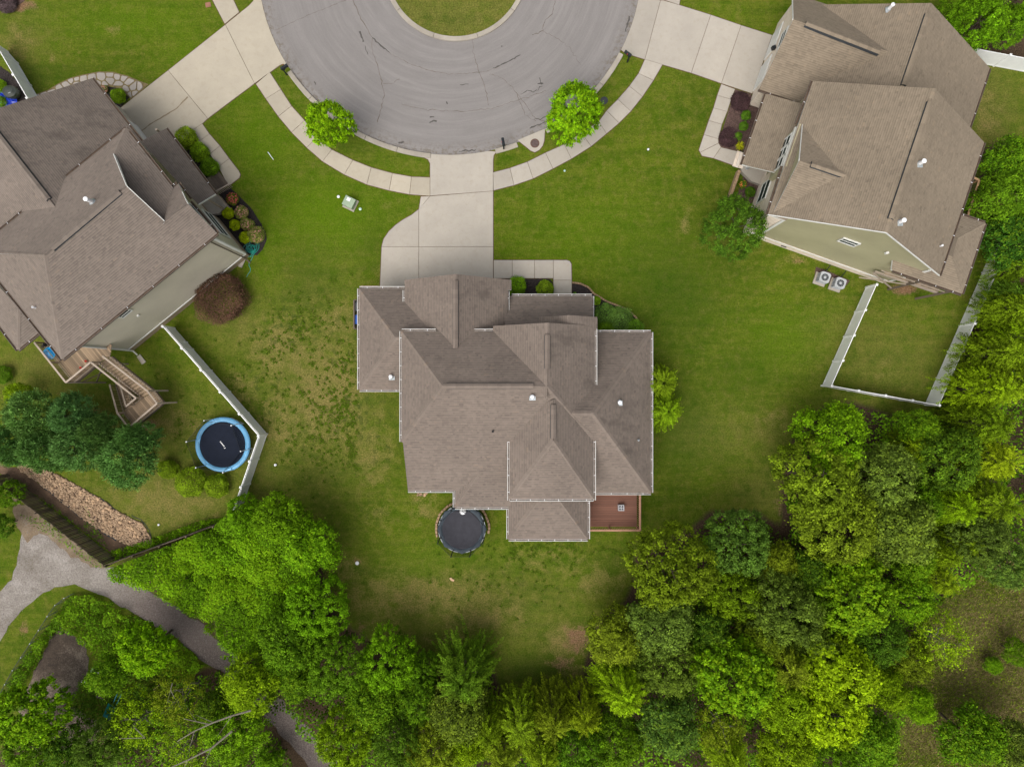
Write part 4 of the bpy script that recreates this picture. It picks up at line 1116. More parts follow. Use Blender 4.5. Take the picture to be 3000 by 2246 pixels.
# ================================================================== LEFT HOUSE
H2 = thing('house', G(380, 800), 'brown shingled house at the left edge with a tall grey side wall and rear stairs', 'house')
S2 = M['shingle_left']
za, zr = 7.4, 10.0
st = 'dark_white'
SE = PL((636, 683, za), (182, 1052, za), (300, 610, zr)); 
SE = PL((636, 683, za), (182, 1052, za), (252.5, 648.5, zr))
Rd0, Rd1 = G(131, 747, zr), G(372, 545, zr)
o_, n_ = SE
NW = PL((368, 375, za), (74, 615, za), (252.5, 648.5, zr)); 
c1 = G(182, 1052, za); cN = G(369, 376, za); cE = G(636, 683, za); cW = G(-72, 734, za)
roof(H2, SE, [(182, 1052), (636, 683), (551, 597), (483, 648), (371, 545), (131, 747)], S2, .15)
hip = on(NW, 335, 453)
roof(H2, NW, [(369, 376), (336, 452), (371, 545), (131, 747), (-40, 742), (-72, 734)], S2, .25)
SW = PL((182, 1052, za), (0, 826, za), (131, 747, zr))
pR = Rd0 + (cW - Rd0) * 0.0
roof(H2, SW, [(182, 1052), (131, 747), (-72, 734)], S2, .1)
U = PL((369, 376, za), (505, 548, za), (hip.x * FOC / (CAM_H - hip.z) + NX, NY - hip.y * FOC / (CAM_H - hip.z), hip.z))
roof(H2, U, [(369, 376), (505, 548), (530, 585), (492, 655), (395, 580), (335, 453)], S2, .4)
Wr = PL((551, 597, on(SE, 551, 597).z), (483, 648, on(SE, 483, 648).z), (522, 536, za - .15))
roof(H2, Wr, [(551, 597), (483, 648), (478, 655), (505, 547), (522, 536)], S2, .1)
ridge_cap(H2, c1, Rd0, S2); ridge_cap(H2, Rd0, cW, S2); ridge_cap(H2, cN, hip, S2, .5)
ridge_vent(H2, G(153, 728, zr + .02), G(352, 562, zr + .02), S2)
e1 = Vector((.776, .631, 0)).normalized(); dv = Vector((.631, -.776, 0)).normalized()
gutter(H2, c1, cE, dv, st, step=2.0); gutter(H2, cN, on(NW, 100, 594), -dv, st, step=2.3); gutter(H2, c1, cW, -e1, st, step=2.0); gutter(H2, cN, G(505, 548, za), e1, st, step=2.4)
gutter(H2, on(NW, 74, 615), on(NW, -60, 724), -dv, st)
gutter(H2, G(522, 536, za - .15), G(556, 583, za - .15), e1, st, step=1.2); gutter(H2, G(556, 592, za - .1), cE, e1, st, step=1.3); gutter(H2, G(505, 548, za), G(519, 537, za), -dv, st)
# white rake boards
piece_between('rake_board', Rd1 + Vector((0, 0, .02)), hip + Vector((0, 0, .05)), .05, .1, M['white_trim'], H2)
piece_between('rake_board', Rd1 + Vector((0, 0, .02)), on(SE, 483, 648) + Vector((0, 0, .02)), .04, .1, M['white_trim'], H2)
piece_between('rake_board', on(SE, 551, 597), G(527, 547, za), .04, .1, M['white_trim'], H2)
# garage roof
zg0, zg1 = 4.2, 8.35
Mp = PL((269, 230, zg0), (414, 414, zg0), (80, 503, zg1))
roof(H2, Mp, [(269, 230), (414, 414), (350, 520), (205, 612), (163, 608), (-40, 350), (-60, 330), (0, 316)], S2, 1.0)
Mo = PL((-40, 351, zg1), (145, 586, zg1), (-60, 560, 6.6))
roof(H2, Mo, [(-40, 351), (163, 608), (172, 617), (74, 640), (-200, 800), (-330, 500)], S2, .1)
gutter(H2, G(269, 230, zg0), G(414, 414, zg0), e1, st, step=2.3)
ridge_vent(H2, G(-30, 364, zg1 + .02), G(143, 585, zg1 + .02), S2)
# walls
b0, b1 = G(392, 1025), G(715, 757)      # foot of the tall side wall
off = 0.0
wA = Vector((b0.x, b0.y, 0)); wB = wA + e1 * ((b1 - b0).dot(e1) + .45)
wC = wB - dv * 4.0; wD = wA - dv * 9.0; 
ex = lambda p, a, b: Vector(p) + e1 * a + dv * b
co = lambda p: ((Vector((p.x, p.y, 0)) - wA).dot(e1), (Vector((p.x, p.y, 0)) - wA).dot(dv))
aw = co(wB)[0]; bw = co(G(519, 537, za))[1] + .3; au = co(G(505, 548, za))[0] - .45; bn = co(cN)[1] + .4
walls(H2, [ex(wA, x, y) for (x, y) in ((0, 0), (aw, 0), (aw, bw), (au, bw), (au, bn), (-.1, bn))], 0.85, za - .17, 'siding_left')
walls(H2, [ex(wA, x, y) for (x, y) in ((-.03, .03), (aw + .03, .03), (aw + .03, bw - .03), (au + .03, bw - .03), (au + .03, bn - .03), (-.13, bn - .03))], 0, .85, 'brick_tan', 'foundation')
piece_between('trim_board', ex(wA, -.04, .05) + Vector((0, 0, .88)), ex(wB, .05, .05) + Vector((0, 0, .88)), .06, .12, M['white_trim'], H2)
for p in (ex(wA, -.03, .03), ex(wB, .0, .04), ex(wB, .04, -.02)): piece('corner_board', (p.x, p.y, (za + .7) / 2), (.16, .05, za - 1.1), math.atan2(e1.y, e1.x), M['white_trim'], H2)
gable(H2, [ex(wB, -6.6, -.4) + Vector((0, 0, 7)), ex(wB, -6.6, -8.8) + Vector((0, 0, 7)), ex(Rd1, -.35, 0) - Vector((0, 0, .15))], 'siding_left', out=e1)
# front windows and side window
wc = (wB + wC) / 2
window(H2, ex(wB, .03, -2.3) + Vector((0, 0, 5.9)), e1, 2.2, 1.3); window(H2, ex(wB, .04, -2.4) + Vector((0, 0, 2.7)), e1, 2.4, 1.7)
window(H2, on((wA, dv), 365, 917), dv, 0.95, .75)
mb = MB(); mb.box(on((wA, dv), 404, 923) + dv * .04, (.16, .12, .2), math.atan2(e1.y, e1.x)); mb.build('wall_vent', M['white_trim'], H2)
# garage walls
g0, g1 = G(269, 230, zg0), G(414, 414, zg0)
gi0, gi1 = ex(g0, -.45, 0) + (g1 - g0).normalized() * .4, ex(g1, -.45, 0)
walls(H2, [(gi0.x, gi0.y), (gi1.x, gi1.y), tuple(ex(gi1, -9, 0))[:2], tuple(ex(gi0, -11, 0))[:2]], 0, zg0 - .15, 'siding_left')
gd0 = gi0.lerp(gi1, .32); gd1 = gi0.lerp(gi1, .95)
mb = MB(); mb.bar(Vector((gd0.x, gd0.y, 1.15)) + e1 * .05, Vector((gd1.x, gd1.y, 1.15)) + e1 * .05, .06, 2.3); gdo = mb.build('garage_door', M['white_trim'], H2)
for i in range(4): piece_between('door_panel', Vector((gd0.x, gd0.y, .32 + i * .56)) + e1 * .09, Vector((gd1.x, gd1.y, .32 + i * .56)) + e1 * .09, .03, .5, M['white_trim'], gdo)
# front porch roof, posts, floor, railing and steps
zp = 3.3
Pp = PL((486, 377, zp), (632, 569.5, zp), (412, 415, 4.7))
roof(H2, Pp, [(412, 415), (486, 377), (632, 569.5), (581, 600)], S2, .5)
gutter(H2, G(486, 377, zp), G(632, 569.5, zp), e1, st, step=1.9)
piece_between('rake_board', G(632, 569.5, zp), on(Pp, 581, 600), .04, .1, M['white_trim'], H2)
pf = [G(630, 567, .5), G(664, 604, .5), G(640, 625, .5), G(598, 632, .5), G(575, 600, .5), G(470, 440, .5), G(505, 415, .5)]
mb = MB(); mb.prism(pf, 0, .5); mb.build('porch_floor', M['concrete'], H2)
for (x, y) in ((655, 612), (608, 545), (560, 480), (512, 418)): 
    p = G(x, y, .5); piece('porch_post', (p.x, p.y, 1.9), (.14, .14, 2.8), .7, M['wood_rail'], H2)
q0, q1 = G(652, 540, 0), G(668, 552, 0)
for i in range(4):
    a = G(608 + i * 8.5, 522 - i * 6.5, .5 - i * .12); b = G(640 + i * 8.5, 563 - i * 6.5, .5 - i * .12)
    piece_between('step', a, b, .30, .1, M['wood_dark'], H2)
# rail beside the steps with turned balusters
ra, rb = G(627, 563, 1.35), G(672, 539, 1.0)
piece_between('rail', ra, rb, .09, .05, M['wood_rail'], H2)
for i in range(10):
    t = (i + .5) / 10; p = ra.lerp(rb, t); piece('baluster', (p.x, p.y, p.z - .38), (.04, .04, .75), .6, M['wood_rail'], H2)
rc = G(664, 604, 1.4); rd = G(632, 566, 1.4)
piece_between('rail', rc, rd, .09, .05, M['wood_rail'], H2)
for i in range(9):
    t = (i + .5) / 9; p = rc.lerp(rd, t); piece('baluster', (p.x, p.y, .95), (.04, .04, .85), .6, M['wood_rail'], H2)
# rear porch roof over the deck
zq = 6.2
Q1 = PL((52, 1024, zq), (112, 975, zq), (54, 900, 7.3)); Q2 = PL((52, 1024, zq), (0, 955.5, zq), (54, 900, 7.3))
roof(H2, Q1, [(52, 1024), (112, 975), (95, 950), (54, 900)], S2, .1); roof(H2, Q2, [(52, 1024), (54, 900), (-10, 830), (-90, 840)], S2, .1)
ridge_cap(H2, G(52, 1024, zq), on(Q1, 54, 905), S2)
gutter(H2, G(52, 1024, zq), G(116, 972, zq), dv, st, step=1.2); gutter(H2, G(52, 1024, zq), G(-90, 838, zq), -e1, st, step=2)
# downspouts
def downspout(house, pts, r, mat, splash=None):
    mb = MB(); mb.path([Vector(p) for p in pts], r, 8); o = mb.build('downspout', M[mat], house, smooth=False); return o
c_ = wA + Vector((0, 0, 0)) + dv * .12 + e1 * .02
downspout(H2, [c1 + e1 * 1.0 + dv * .05 - Vector((0, 0, .1)), c_ + Vector((0, 0, 6.7)), c_ + Vector((0, 0, .3)), c_ + dv * .4 + Vector((0, 0, .12))], .055, 'white_trim')
c_ = wB + e1 * .02 + dv * .12 - e1 * .3
downspout(H2, [cE - e1 * .8 - Vector((0, 0, .1)), c_ + Vector((0, 0, 6.6)), c_ + Vector((0, 0, .3)), c_ + dv * .4 + Vector((0, 0, .1))], .05, 'gutter_brown')
vent_pipe(H2, on(NW, 47, 552), .95, .10); vent_pipe(H2, on(NW, 272, 592), .75, .12); vent_pipe(H2, on(NW, 79, 561), .3, .1, 'black_metal', False, False); vent_pipe(H2, on(SW, 105, 901), .35, .07, 'pipe_white', False, False)

# weathered two-flight deck stair
D2 = thing('deck', G(260, 1120), 'weathered wooden raised deck with switchback stairs behind the left house', 'deck')
fz, lz = 3.8, 2.0
R0, R1, R2, R3 = G(100, 1002.6, fz + 1), G(193, 1120, fz + 1), G(265.7, 1060.6, fz + 1), G(299.5, 1042.5, fz + 1)
def planks_area(parent, poly, z, dirn, w, mat, name='plank', gap=.012):
    """boards clipped to a polygon, one object each"""
    dirn = dirn.normalized(); side = Vector((-dirn.y, dirn.x, 0)); P2 = [(Vector(p).dot(side), Vector(p).dot(dirn)) for p in poly]
    s0 = min(p[0] for p in P2); s1 = max(p[0] for p in P2); k = int((s1 - s0) / w)
    for i in range(k):
        s = s0 + (i + .5) * (s1 - s0) / k; ts = []
        for j in range(len(P2)):
            (a, b), (c, d) = P2[j], P2[(j + 1) % len(P2)]
            if (a <= s) != (c <= s): ts.append(b + (d - b) * (s - a) / (c - a))
        ts.sort()
        for t0, t1 in zip(ts[::2], ts[1::2]):
            if t1 - t0 < .1: continue
            m_ = side * s + dirn * (t0 + t1) / 2
            piece(name, (m_.x, m_.y, z + random.uniform(-.003, .003)), (t1 - t0, (s1 - s0) / k - gap, .035), math.atan2(dirn.y, dirn.x), M[mat], parent)
z0v = lambda v, z: Vector((v.x, v.y, z))
wallline = wA - e1 * .05
fp = [z0v(R0, fz), z0v(R1, fz), z0v(R2, fz), z0v(R3, fz), wA + dv * .04 + e1 * .6, wallline + dv * .04, wallline - dv * 3.6]
planks_area(D2, [Vector((p.x, p.y, 0)) for p in fp], fz, dv, .14, 'wood_grey')
def railing(parent, pts, h, balu=.13, cap='wood_rail', drop=.9):
    for a, b in zip(pts[:-1], pts[1:]):
        a, b = Vector(a), Vector(b)
        piece_between('rail', a, b, .13, .045, M[cap], parent); lo = Vector((0, 0, -drop + .08))
        piece_between('rail', a + lo, b + lo, .05, .08, M[cap], parent)
        L = Vector((b.x - a.x, b.y - a.y, 0)).length; n = max(1, int(L / balu))
        for i in range(n):
            p = a.lerp(b, (i + .5) / n); piece('baluster', (p.x, p.y, p.z - drop / 2 - .02), (.035, .035, drop - .08), math.atan2(b.y - a.y, b.x - a.x), M['wood_grey'], parent)
railing(D2, [R0, R1, R2], 1)
L1 = G(398.5, 1165.7, lz + 1); L2 = G(369.5, 1189.8, lz + 1)
railing(D2, [R2, L1, L2], 1, .16)
O1 = G(432, 1145, lz + 1.05); O2 = G(460, 1181.4, lz + 1); O3 = G(376.8, 1252.6, lz + 1); O4 = G(344, 1210, lz + 1)
railing(D2, [R3, O1, O2, O3, O4], 1, .16)
def flight(parent, a0, a1, b0, b1, n, mat='wood_grey'):
    """treads between the lines a0-a1 and b0-b1"""
    for i in range(n):
        t = (i + .5) / n; a = a0.lerp(a1, t); b = b0.lerp(b1, t)
        wd = (a1 - a0).xy.length / n
        piece_between('tread', a, b, wd - .012, .04, M[mat], parent)
    mb = MB()
    for (p, q) in ((a0, a1), (b0, b1)): mb.bar(p - Vector((0, 0, .15)), q - Vector((0, 0, .15)), .05, .26)
    mb.build('stringer', M['wood_dark'], parent)
flight(D2, z0v(R2, fz - .1), z0v(L1, lz + .1), z0v(R3, fz - .1), z0v(O1, lz + .1), 15)
lp = [L1, O1, O2, O3, O4, L2]
planks_area(D2, [Vector((p.x, p.y, 0)) for p in lp], lz, dv, .14, 'wood_grey')
N1 = G(321, 1126, 1.0); dn2 = (N1 - O4); N1b = L2 + dn2; 
railing(D2, [O4, N1], 1, .16); railing(D2, [L2, N1b], 1, .16)
flight(D2, z0v(O4, lz - .1) , z0v(N1, .12), z0v(L2, lz - .1), z0v(N1b, .12), 11)
for p, top in ((R0, fz), (R1, fz), (R2, fz), (z0v(R0.lerp(R1, .5), 0), fz), (O2, lz), (O3, lz), (O4, lz), (O1, lz), (L1, lz)):
    piece('post', (p.x, p.y, (top + .95) / 2), (.09, .09, top + .95), math.atan2(dv.y, dv.x), M['wood_rail'], D2)
mb = MB(); a = z0v(R1, fz - .2); b = z0v(R2, fz - .2)
mb.bar(a, b, .08, .28); mb.bar(z0v(R0, fz - .2), a, .08, .28); mb.bar(z0v(O2, lz - .15), z0v(O3, lz - .15), .06, .2); mb.bar(z0v(O1, lz - .15), z0v(O2, lz - .15), .06, .2)
mb.bar(z0v(R1, 1.2), z0v(R2, 3.2), .05, .1); mb.bar(z0v(R1, 3.0), z0v(R2, 1.0), .05, .1)
mb.build('beam', M['wood_dark'], D2)
p = G(152, 1035, fz); T_ = thing('tub', p, 'bright blue round plastic tub on the weathered deck beside the eaves', 'tub')
mb = MB(); mb.lathe(p, [(.30, 0.02), (.42, .3), (.45, .3), (.45, .27), (.40, .26), (.28, .06), (0, .06)], 20); mb.build('basin', M['pool_blue'], T_); 
m2 = MB(); m2.tube(p + Vector((.44, .05, .25)), p + Vector((.52, .05, .28)), .03); m2.build('handle', M['pool_blue'], T_)
p = G(133, 1013, fz)
mb = MB(); mb.box(p + Vector((0, 0, .15)), (.35, .16, .28), .8); mb.tube(p + Vector((0, 0, .25)), p + Vector((.12, .08, .4)), .03); o = mb.build('bag', M['black_metal']); tag(o, 'small dark bag lying on the weathered deck next to the blue tub', 'bag')
for k, (x, y, l) in enumerate(((254, 1058, 'small red cup by the inner corner of the weathered deck rail'), (239, 1077, 'small red cup against the weathered deck rail, farther from the stairs'))):
    p = G(x, y, fz + .05); mb = MB(); mb.lathe(p, [(.05, 0), (.08, .16), (.07, .16), (.045, .03), (0, .03)], 10); tag(mb.build('cup', M['red']), l, 'cup')

# ================================================================== RIGHT HOUSE
H3 = thing('house', G(2520, 500), 'tan shingled house at the upper right with white brick base and sage siding', 'house')
S3 = M['shingle_right']
f1 = Vector((-.32, -.947, 0)).normalized()     # along the long ridges, towards the bottom of the picture
f2 = Vector((.947, -.32, 0)).normalized()      # to the right, down the rear slope
# block Y
ye, yr_ = 6.7, 10.7
Yl = PL((2250, 628, ye), (2382, 238, ye), (2596, 681, yr_)); Yr = PL((2882.5, 417, ye), (2752, 806, ye), (2596, 681, yr_))
yt0 = on(Yl, 2735.5, 259)
A0 = G(2382, 238, ye); A1 = G(2250, 628, ye); B0 = G(2882.5, 417, ye); B1 = G(2752, 806, ye); C1 = G(2596, 681, yr_); C0 = C1 - f1 * ((C1 - G(2735.5, 259, yr_)).dot(f1))
ppx = lambda v: (v.x * FOC / (CAM_H - v.z) + NX, NY - v.y * FOC / (CAM_H - v.z))
roof(H3, Yl, [ppx(A1), ppx(A0), ppx(C0), ppx(C1)], S3, .15); roof(H3, Yr, [ppx(B0), ppx(B1), ppx(C1), ppx(C0)], S3, .1)
ridge_vent(H3, C0 + f1 * .9 + Vector((0, 0, .02)), C1 - f1 * .9 + Vector((0, 0, .02)), S3); ridge_cap(H3, C0, C0 + f1 * .9, S3); ridge_cap(H3, C1 - f1 * .9, C1, S3)
gutter(H3, B0, B1, f2, st, step=1.7); 
gutter(H3, A0, on(Yl, 2335.5, 363), -f2, st, step=1.9); gutter(H3, on(Yl, 2294, 487), A1, -f2, st, step=1.5)
piece_between('rake_board', C1 + f1 * .03, B1 + f1 * .03, .05, .1, M['white_trim'], H3); piece_between('rake_board', C1 + f1 * .03, A1 + f1 * .03, .05, .1, M['white_trim'], H3)
# cross gable on the street slope
zc = 8.75
ap = G(2342, 470, zc); pe = on(Yl, 2258, 606)
ra_ = ap + f2 * 4.6
L0 = ap + f1 * 3.35; L0.z = ye + .05; Rr = ap - f1 * 3.35; Rr.z = ye + .05
nl = (L0 - ap).cross(ra_ - ap).normalized(); nl = nl if nl.z > 0 else -nl
nr = (Rr - ap).cross(ra_ - ap).normalized(); nr = nr if nr.z > 0 else -nr
roof(H3, (ap, nl), [ap, L0, L0 + f2 * 1.0, ra_], S3, .2); roof(H3, (ap, nr), [ap, ra_, Rr + f2 * 1.0, Rr], S3, .1)
ridge_vent(H3, ap + f2 * .8 + Vector((0, 0, .02)), ap + f2 * 3.5 + Vector((0, 0, .02)), S3)
gable(H3, [L0 + f2 * .2 - Vector((0, 0, .1)), Rr + f2 * .2 - Vector((0, 0, .1)), ap + f2 * .2 - Vector((0, 0, .18))], 'siding_right', out=-f2)
piece_between('rake_board', ap - f2 * .03, Rr - f2 * .03, .04, .1, M['white_trim'], H3)
# block X behind
xe, xr_ = 2.9, 7.3
X0 = G(2899, 199, xe); X1 = G(2842, 369, xe); XC = C1.copy(); 
Xp = G(2647, 251, xr_); Xq = Xp - f1 * 8.6
XE0 = X0; XE1 = X0 + f1 * (X1 - X0).dot(f1)
Xr = (X0, None); nxr_ = (XE1 - XE0).cross(Xp - XE0).normalized(); nxr_ = nxr_ if nxr_.z > 0 else -nxr_
Xlp = Xp - f2 * 6.6; Xlp.z = 3.3
XqE = XE0 + (Xq - XE0) - f2 * 0
XqE = Xq
nxl_ = (Xlp - Xp).cross(Xq - Xp).normalized(); nxl_ = nxl_ if nxl_.z > 0 else -nxl_
top = XE0
Xtop = Xp + f1 * ((X0 - Xp).dot(f1)); Xtop.z = xr_
# rake of block X starts at the ridge point level with the rear corner
roof(H3, (XE0, nxr_), [XE0, XE1 + f1 * .4, Xp + f1 * .2, Xtop], S3, .1)
Xl0 = Xlp + f1 * .2; Xl1 = Xtop - f2 * 6.6; Xl1.z = 3.3
walls(H3, [Xl0 + f2 * .4, XE1 - f2 * .4, XE0 - f2 * .4 + f1 * .35, Xl1 + f2 * .4 + f1 * .35], 0, 2.7, 'brick_white')
gable(H3, [Xl1 + f2 * .4 + f1 * .35 - Vector((0, 0, .7)), XE0 - f2 * .4 + f1 * .35 - Vector((0, 0, .3)), Xtop + f1 * .35 - Vector((0, 0, .2))], 'siding_right', out=-f1)
roof(H3, (Xp, nxl_), [Xp + f1 * .2, Xl0, Xl1, Xtop], S3, .1)
ridge_vent(H3, Xtop + f1 * .8 + Vector((0, 0, .02)), Xp + f1 * .0 + Vector((0, 0, .02)), S3)
gutter(H3, XE0, XE1 + f1 * .2, f2, st, step=1.8)
# garage wing facing the driveway
ze_, zz = 3.4, 6.45
za0 = G(2223, 261, ze_); zap = G(2324, 57, zz)
zdir = f2
Zl = (za0, None); r1_ = zap + zdir * 9.0
nz = (za0 - zap).cross(r1_ - zap).normalized(); nz = nz if nz.z > 0 else -nz
z_e2 = za0 + zdir * ((G(2360, 309, ze_) - za0).dot(zdir))
roof(H3, (zap, nz), [zap, za0, z_e2 + zdir * 1.2, r1_], S3, .35)
zb0 = zap - f1 * ((zap - za0).dot(f1)) * -1.0
up_ = zap + (zap - za0); up_ = zap - f1 * abs((za0 - zap).dot(f1)); up_.z = ze_
nz2 = (up_ - zap).cross(r1_ - zap).normalized(); nz2 = nz2 if nz2.z > 0 else -nz2
roof(H3, (zap, nz2), [zap, r1_, up_ + zdir * 9.0, up_], S3, .15)
ridge_vent(H3, zap + zdir * .9 + Vector((0, 0, .02)), G(2577, 153, zz + .02), S3)
gutter(H3, za0, z_e2, f1, st, step=1.6); piece_between('rake_board', zap - f2 * .03, up_ - f2 * .03, .05, .1, M['white_trim'], H3)
gw = [za0 - f1 * .35 + f2 * .35, up_ + f1 * .35 + f2 * .35]
w0 = Vector((gw[0].x, gw[0].y, 0)); w1 = Vector((gw[1].x, gw[1].y, 0))
gable(H3, [w0, w1, w1 + Vector((0, 0, ze_ - .1)), zap + f2 * .35 - Vector((0, 0, .2)), w0 + Vector((0, 0, ze_ - .1))], 'brick_white', out=-f2, th=.2)
walls(H3, [w0 + f2 * .05, w1 + f2 * .05, w1 + f2 * 9, w0 + f2 * 6], 0, ze_ - .15, 'brick_white')
for t0, t1 in ((.16, .46), (.54, .84)):
    a, b = w0.lerp(w1, t0), w0.lerp(w1, t1)
    mb = MB(); mb.bar(a + Vector((0, 0, 1.1)) - f2 * .03, b + Vector((0, 0, 1.1)) - f2 * .03, .05, 2.2); g_ = mb.build('garage_door', M['white_trim'], H3)
    for i in range(4): piece_between('door_panel', a + Vector((0, 0, .3 + i * .54)) - f2 * .07, b + Vector((0, 0, .3 + i * .54)) - f2 * .07, .03, .48, M['white_trim'], g_)
a = w0.lerp(w1, .5); window(H3, a + Vector((0, 0, 4.0)) - f2 * .02, -f2, 1.3, 1.2)
mb = MB(); mb.box(w0.lerp(w1, .5) + Vector((0, 0, 2.5)) - f2 * .15, (.25, .25, .35), .3); mb.build('wall_lamp', M['black_metal'], H3)
# brick pier beside the garage
p = G(2205, 300); walls(H3, [p + f2 * .1, p + f2 * 1.3, p + f2 * 1.3 - f1 * 1.3, p + f2 * .1 - f1 * .8], 0, 2.6, 'brick_white', 'pier')
# front porch roof
zb = 3.3
BBp = PL((2244, 275, zb), (2174, 482.5, zb), (2354, 305, 4.85))
roof(H3, BBp, [(2244, 275), (2174, 482.5), (2283, 508), (2356, 306)], S3, .3)
gutter(H3, G(2244, 277, zb), G(2174, 482.5, zb), -f2, st, step=1.3)
piece_between('rake_board', G(2174, 482.5, zb) + f1 * .03, G(2190, 487, zb + .35) + f1 * .03, .04, .1, M['white_trim'], H3)
# walls of the main blocks
kA = Vector((A1.x, A1.y, 0)) + f2 * .45 - f1 * .35; kB = Vector((B1.x, B1.y, 0)) - f2 * .45 - f1 * .35
kC = Vector((B0.x, B0.y, 0)) - f2 * .45; kD = Vector((A0.x, A0.y, 0)) + f2 * .45
walls(H3, [kA, kB, kC, kD], 1.0, ye - .17, 'siding_right')
walls(H3, [kA + f1 * .04 - f2 * .04, kB + f1 * .04 + f2 * .04, kC + f2 * .04, kD - f2 * .04], 0, 1.0, 'brick_white', 'foundation')
# street side is brick to full height
gable(H3, [kA - f2 * .05, kA - f2 * .05 - f1 * 4.4, kA - f2 * .05 - f1 * 4.4 + Vector((0, 0, ye - .2)), kA - f2 * .05 + Vector((0, 0, ye - .2))], 'brick_white', out=-f2, th=.06)
gable(H3, [kA + f1 * .04 - f2 * .05, kA + f1 * .04 + f2 * .9, kA + f1 * .04 + f2 * .9 + Vector((0, 0, ye - .2)), kA + f1 * .04 - f2 * .05 + Vector((0, 0, ye - .2))], 'brick_white', out=f1, th=.05)
gcm = kA + (kB - kA) * ((C1 - kA).dot((kB - kA).normalized()) / (kB - kA).length)
gable(H3, [kA + Vector((0, 0, ye - .18)), kB + Vector((0, 0, ye - .18)), Vector((gcm.x, gcm.y, yr_ - .25))], 'siding_right', out=f1)
piece_between('trim_board', kA + f1 * .09 + Vector((0, 0, 1.03)), kB + f1 * .09 + Vector((0, 0, 1.03)), .06, .11, M['white_trim'], H3)
for p in (kB + f1 * .05, kB + f2 * .04, kA + f1 * .09 + f2 * .95): piece('corner_board', (p.x, p.y, 3.55), (.2, .06, 5.1), math.atan2(f2.y, f2.x), M['white_trim'], H3)
fw = Vector(((kB - kA).y, -(kB - kA).x, 0)).normalized()
plw = (kA + fw * .01, fw)
window(H3, on(plw, 2487, 708), fw, 1.3, 1.0)
mb = MB(); mb.box(on(plw, 2599, 738) + fw * .08, (.2, .16, .25), .3); mb.build('wall_vent', M['white_trim'], H3)
plf = (kA + fw * .07, fw)
for (x, y) in ((2296, 722), (2367, 758), (2432, 783), (2483, 803)): 
    mb = MB(); mb.box(on(plf, x, y), (.42, .06, .1), math.atan2(f2.y, f2.x)); mb.build('foundation_vent', M['ac_dark'], H3)
pls = (kA - f2 * .06, -f2)
window(H3, on(pls, 2240, 560), -f2, 1.7, 1.9)
window(H3, on((kA - f2 * .02, -f2), 2302, 440), -f2, 2.2, 1.3)
# upper bay with white windows over the porch roof
q0 = kD + f1 * ((on(Yl, 2335.5, 363) - kD).dot(f1)); q1 = kD + f1 * ((on(Yl, 2294, 487) - kD).dot(f1))
walls(H3, [q0 - f2 * .38, q1 - f2 * .38, q1 + f2 * .1, q0 + f2 * .1], 3.6, ye + .1, 'siding_right', 'bay_wall')
for t in (.25, .5, .75): window(H3, q0.lerp(q1, t) - f2 * .4 + Vector((0, 0, 5.15)), -f2, .95, 1.5)
piece_between('trim_board', q0 - f2 * .42 + Vector((0, 0, 6.1)), q1 - f2 * .42 + Vector((0, 0, 6.1)), .08, .3, M['white_trim'], H3)
# porch floor, steps, posts, wing wall
pf = [G(2244, 300, .4), G(2170, 500, .4), G(2200, 530, .4), G(2238, 545, .4), G(2285, 420, .4)]
mb = MB(); mb.prism([p for p in pf], 0, .4); mb.build('porch_floor', M['concrete'], H3)
for (x, y) in ((2183, 498), (2204, 432), (2226, 370)): p = G(x, y, 0); piece('porch_post', (p.x, p.y, 1.65), (.22, .22, 3.2), .32, M['ac_grey'], H3)
for i in range(3): 
    a = G(2152 + i * 8, 488 + i * 2.6, .12 + i * .12); b = G(2166 + i * 8, 444 + i * 2.6, .12 + i * .12); piece_between('step', a, b, .34, .13, M['brick_white'], H3)
a = G(2160, 505); b = G(2134, 578); 
for i in range(9):
    piece_between('wall_block', a.lerp(b, (i + .06) / 9) + Vector((0, 0, .3)), a.lerp(b, (i + .94) / 9) + Vector((0, 0, .3)), .24, .6, M['block_tan'], H3)
# right porch at the back: hip roof on posts
zcc = 5.2
c0_, c1_, c2_, c3_ = G(2886, 654, zcc), G(2818, 860, zcc), G(2675, 808, zcc), G(2813.5, 629, zcc)
hz = 6.05
hp0 = c0_ - f2 * 2.0 + f1 * 2.0; hp0.z = hz; hp1 = c1_ - f2 * 2.0 - f1 * 2.0; hp1.z = hz
def pn(a, b, c): 
    n = (b - a).cross(c - a).normalized(); return (a, n if n.z > 0 else -n)
roof(H3, pn(c0_, c1_, hp0), [c0_, c1_, hp1, hp0], S3, .1)
q_ = c1_ - f2 * 5.3
roof(H3, pn(c1_, q_, hp1), [c1_, q_, hp1 - f2 * 4.2, hp1], S3, .1)
q_2 = c0_ - f2 * 3; 
roof(H3, pn(c0_, q_2, hp0), [c0_, hp0, hp0 - f2 * 1.6, q_2], S3, .1)
roof(H3, (hp0, Vector((0, 0, 1))), [hp0 + Vector((0, 0, .0)), hp1, hp1 - f2 * 2.4, hp0 - f2 * 1.6], S3, .1)
gutter(H3, c0_, c1_, f2, st, step=1.1); gutter(H3, c1_, c1_ - f2 * 5.2, f1, st, step=1.1); gutter(H3, c0_, c0_ - f2 * 2.2, -f1, st, step=1.0)
ridge_cap(H3, c0_, hp0, S3)
for p in (c1_ - f2 * .3 - f1 * .2, c1_ - f2 * 2.6 - f1 * .2, c0_ - f2 * .3 + f1 * .3): piece('post', (p.x, p.y, zcc / 2 - .1), (.16, .16, zcc - .2), .3, M['wood_dark'], H3)
mb = MB(); p = Vector((c1_.x, c1_.y, 0)) - f2 * .3 - f1 * .2
